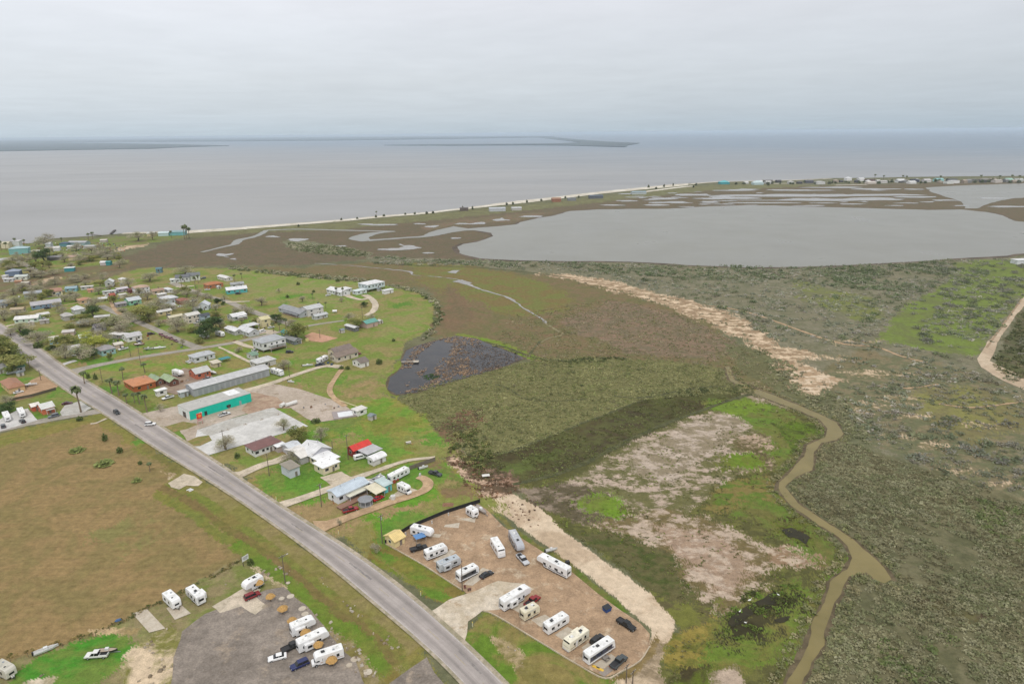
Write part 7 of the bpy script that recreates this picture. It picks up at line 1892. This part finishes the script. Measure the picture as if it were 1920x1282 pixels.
for x_, y_, w_, h_ in ((705,408,4,5),(720,406,5,4),(778,402,5,4),(800,401,6,4),(812,400,5,4),(868,395,4,8),(886,393,4,6),(950,385,5,5),(962,384,5,5),(988,380,4,5),(1015,377,5,4),(1060,372,4,4),(1085,371,4,4),(1216,352,4,5),(1245,351,4,5),(1262,349,3,5),(1230,355,5,4),(1305,348,5,4),(1300,352,4,4),(1380,346,5,4),(1395,346,6,4),(1440,348,5,4),(1555,345,6,4),(1566,344,5,3),(1860,341,7,5),(1868,342,6,4),(760,403,4,4),(670,411,4,4),(560,425,4,4),(640,413,4,4)):
    shrub(x_, y_, w_, h_, 'small dark beach shrub', (88,92,74), group='shrubs along the beach')
for x_, y_, w_, h_ in ((445,858,10,9),(592,791,18,6),(711,682,13,9),(640,692,10,6),(652,692,9,6),(150,788,10,7),(197,826,9,12),(225,848,10,9),(263,870,7,6),(166,709,6,9),(179,711,7,9),(30,667,12,6),(72,652,14,8),(611,523,7,5),(648,521,8,5),(633,528,8,5),(559,534,7,5),(539,558,7,5),(738,640,7,5),(588,548,6,4),(96,655,16,6),(470,1058,12,10),(800,560,8,5)):
    shrub(x_, y_, w_, h_)
for x_, y_, w_, h_ in ((145,845,24,5),(195,870,30,6),(256,902,16,5)):
    shrub(x_, y_, w_, h_, 'low green weed patch in the hay field', (112,120,72), group='weed patches in the hay field', name='weed_patch', cat='weed patch')
for a in ((717,1018,965),(867,1108,1058),(505,892,850),(421,842,806),(603,950,906),(653,861,815),(56,690,666),(192,716,690),(543,706,680),(535,1093,1040),(1174,1280,1245),(1186,1283,1256),(264,683,650),(245,668,644),(625,857,826),(77,713,693),(680,600,575),(450,545,530),(600,634,618)):
    pole(*a, lamp=a[0] == 535, trans=a[0] in (717, 603), bar=a[0] not in (625, 867), np_={717:'utility pole with a transformer', 535:'lamp post with a curved arm', 867:'plain slim pole'}.get(a[0], 'weathered utility pole'))
# cars and small sheds standing about the settlement
_rc = random.Random(9)
_hs = [(o, x, y) for o, n, s, x, y in THINGS if o.get('category') in ('house', 'mobile home') and 250 < math.hypot(x, y) < 760]
_cars = [('sedan',(228,228,228),'white parked car'),('suv',(52,54,60),'dark parked suv'),('pickup',(150,152,156),'silver pickup truck'),('sedan',(140,40,40),'red parked car'),('pickup',(232,232,232),'white pickup truck'),('suv',(110,116,124),'grey parked suv')]
_k = 0
for o, hx, hy in _rc.sample(_hs, len(_hs)):
    if _k >= 44: break
    a_ = o.rotation_euler.z + _rc.choice([-1.57, -1.57, 3.14, 0]); r = _rc.uniform(8, 11)
    x, y = hx + r * math.cos(a_), hy + r * math.sin(a_)
    if any(math.hypot(x - b.location.x, y - b.location.y) < 6.5 for b, *_ in THINGS): continue
    t_ = R0.dot(RD) - Vector((x, y)).dot(RD)
    if abs(Vector((x, y)).dot(RN) - road_pt(t_, .5)[0].dot(RN)) < 9: continue
    if _k % 3 == 2:
        cr = _rc.choice([((206,206,204),'small white roofed shed'),((150,120,104),'small brown roofed shed'),((130,140,146),'small grey roofed shed')])
        sh = thing('shed', None, 'shed', x, y, math.degrees(o.rotation_euler.z), 'small sheds of the settlement', None, cr[1])
        MB().box(-1.6, 1.6, -1.3, 1.3, 0, 2.1).build('wall', paint((200,194,184), .8, kind='siding'), sh)
        MB().prism([(-1.9, 2.05), (1.9, 2.05), (0, 2.9)], -1.5, 1.5).build('roof', paint(cr[0], .6, kind='roof_metal'), sh)
        MB().box(-.45, .45, -1.34, -1.301, .02, 1.9).build('door', paint((120,110,100), .7), sh)
    else:
        kk, cc, nn = _cars[_rc.randrange(6)]
        car(kk, cc, x, y, math.degrees(o.rotation_euler.z) + _rc.choice([0, 90, 180]), None, np_=nn, group='vehicles parked by the houses')
    _k += 1
# more winter trees between the houses
_rt = random.Random(5)
_vil = [W(q) for q in ([(0,540),(180,520),(420,540),(470,600),(440,650),(330,640),(190,580),(60,612),(0,600)], [(60,625),(190,590),(340,640),(370,652),(150,688)], [(0,470),(230,460),(230,505),(0,530)])]
_k = 0
while _k < 95:
    px, py = _rt.uniform(0, 480), _rt.uniform(470, 680)
    x, y = g(px, py)
    if not any(inside(np.array([x]), np.array([y]), q)[0] for q in _vil): continue
    if any(math.hypot(x - o.location.x, y - o.location.y) < (11 if o.get('category') not in ('tree', 'palm') else 8) for o, *_ in THINGS): continue
    T('olive' if _rt.random() < .18 else 'bare', px, py, _rt.uniform(9, 20), _rt.uniform(7, 14)); _k += 1
# white birds on the mud flat
for px, py, lb in ((1405,1128,'large white bird standing in the dark pool of the mud flat'), (1387,1148,'white bird wading at the edge of the dark pool'), (1397,1169,'white bird lowest in the dark pool'), (1459,1117,'white bird at the far end of the dark pool')):
    x, y = g(px, py)
    b = MB()
    b.loft([(-.35,.45),(-.1,.62),(.2,.66),(.38,.55),(.2,.38),(-.15,.36)], [-.16,-.08,.08,.16], [.12,0,0,.12]); b.tube((.28,0,.58),(.42,0,.95),.05,.035,6); b.tube((.40,0,.93),(.52,0,.95),.06,.04,6)
    r = thing('white_bird', lb, 'bird', x, y, RND.uniform(0, 360), 'white wading birds')
    b.build('body', paint((240,240,236), .8), r); r.scale = (1.3, 1.3, 1.3) if 'large' in lb else (1, 1, 1)
    MB().tube((.52,0,.95),(.72,0,.92),.02,.008,5).build('beak', paint((220,170,80), .6), r)
    for s_ in (-.06, .06): MB().tube((0,s_,0),(0,s_,.4),.015,n=4).build('leg', paint((60,56,50), .7), r)
auto_labels()
# ================================================================== air, sky, light
def build_sky():
    w = bpy.data.worlds.new('World'); scene.world = w
    w.use_nodes = True
    nt = w.node_tree
    bg = nt.nodes['Background']
    sky = N(nt, 'ShaderNodeTexSky', sky_type='NISHITA')
    sky.sun_disc = False
    sky.sun_elevation = math.radians(SUN_EL); sky.sun_rotation = math.radians(SUN_ROT)
    tc = N(nt, 'ShaderNodeTexCoord'); G = tc.outputs['Generated']
    sep = N(nt, 'ShaderNodeSeparateXYZ'); nt.links.new(G, sep.inputs[0])
    x, z = sep.outputs[0], sep.outputs[2]
    # overcast deck: colour by height, brighter overhead, duller and bluer to the right
    ramp = N(nt, 'ShaderNodeValToRGB')
    el = ramp.color_ramp.elements
    S = 10.0
    stops = [(0.0, (186,200,211)), (0.03, (199,208,216)), (0.07, (211,217,223)), (0.13, (222,226,232)), (0.17, (228,230,236))]
    el[0].position = 0; el[1].position = 1
    for i, (p, c) in enumerate(stops):
        e = el[i] if i == 0 else el.new(p)
        e.position = p; e.color = (*[lin(v) for v in c], 1)
    last = ramp.color_ramp.elements[-1]
    last.position = 1.0; last.color = (1.0, 1.0, 1.0, 1)
    e = el.new(0.45); e.color = (0.98, 0.98, 1.0, 1)
    nt.links.new(z, ramp.inputs[0])
    col = ramp.outputs[0]
    # cloud streaks: project the direction on a flat cloud deck
    zz = mathn(nt, 'MAXIMUM', z, 0.0)
    inv = mathn(nt, 'DIVIDE', 1.0, mathn(nt, 'ADD', zz, 0.06))
    pr = N(nt, 'ShaderNodeVectorMath', operation='SCALE'); nt.links.new(G, pr.inputs[0]); nt.links.new(inv, pr.inputs[3])
    n1 = remap(nt, noise(nt, pr.outputs[0], 0.55, 7, 0.6, 0.4), 0.3, 0.7, 0.962, 1.038)
    n2 = remap(nt, noise(nt, pr.outputs[0], 1.9, 6, 0.6, 0.3), 0.3, 0.7, 0.975, 1.025)
    side = remap(nt, x, -0.65, 0.65, 1.07, 0.88)
    f = mathn(nt, 'MULTIPLY', mathn(nt, 'MULTIPLY', n1, n2), side)
    col = scalec(nt, col, f)
    blue = N(nt, 'ShaderNodeVectorMath', operation='MULTIPLY')
    nt.links.new(col, blue.inputs[0]); blue.inputs[1].default_value = (0.955, 0.985, 1.01)
    bf = mathn(nt, 'MULTIPLY', remap(nt, x, -0.1, 0.6, 0, 1), remap(nt, z, 0.0, 0.14, 1, 0.2))
    col = mixc(nt, bf, col, blue.outputs[0])
    col = scalec(nt, col, S * SKY_K)
    col = mixc(nt, 0.06, col, sky.outputs[0])
    nt.links.new(col, bg.inputs['Color'])
    bg.inputs['Strength'].default_value = 0.1
SUN_EL, SUN_ROT, SKY_K = 56.0, 168.0, 1.06
build_sky()
ld = bpy.data.lights.new('sun', 'SUN'); ld.energy = 1.5; ld.angle = math.radians(10); ld.color = (1.0, 0.96, 0.9)
lo = bpy.data.objects.new('sun', ld); COL.objects.link(lo)
_e, _a = math.radians(SUN_EL), math.radians(SUN_ROT)
_d = Vector((math.sin(_a) * math.cos(_e), math.cos(_a) * math.cos(_e), math.sin(_e)))   # towards the sun
lo.rotation_euler = _d.to_track_quat('Z', 'Y').to_euler()

def build_haze():
    m = bpy.data.materials.new('haze'); m.use_nodes = True
    nt = m.node_tree
    nt.nodes.clear()
    out = N(nt, 'ShaderNodeOutputMaterial')
    v = N(nt, 'ShaderNodeVolumePrincipled')
    v.inputs['Color'].default_value = (0.70, 0.80, 0.90, 1)
    v.inputs['Density'].default_value = HAZE
    v.inputs['Anisotropy'].default_value = 0.0
    nt.links.new(v.outputs[0], out.inputs['Volume'])
    bm = bmesh.new()
    bmesh.ops.create_cube(bm, size=1)
    for vv in bm.verts:
        vv.co = Vector((vv.co.x * 190000, vv.co.y * 190000, -1.2 if vv.co.z < 0 else CAM_H + 8))
    me = bpy.data.meshes.new('haze'); bm.to_mesh(me); bm.free()
    o = link('haze', me, m); o['kind'] = 'stuff'
HAZE = 4.6e-5
build_haze()

vs = scene.view_settings
vs.view_transform = 'Standard'; vs.look = 'None'; vs.gamma = 1.0; vs.use_curve_mapping = False
vs.exposure = 0.0
scene.cycles.use_denoising = True
scene.cycles.max_bounces = 6
scene.cycles.diffuse_bounces = 3
scene.cycles.glossy_bounces = 3
scene.cycles.transparent_max_bounces = 8
scene.cycles.volume_bounces = 1
scene.cycles.sample_clamp_indirect = 5
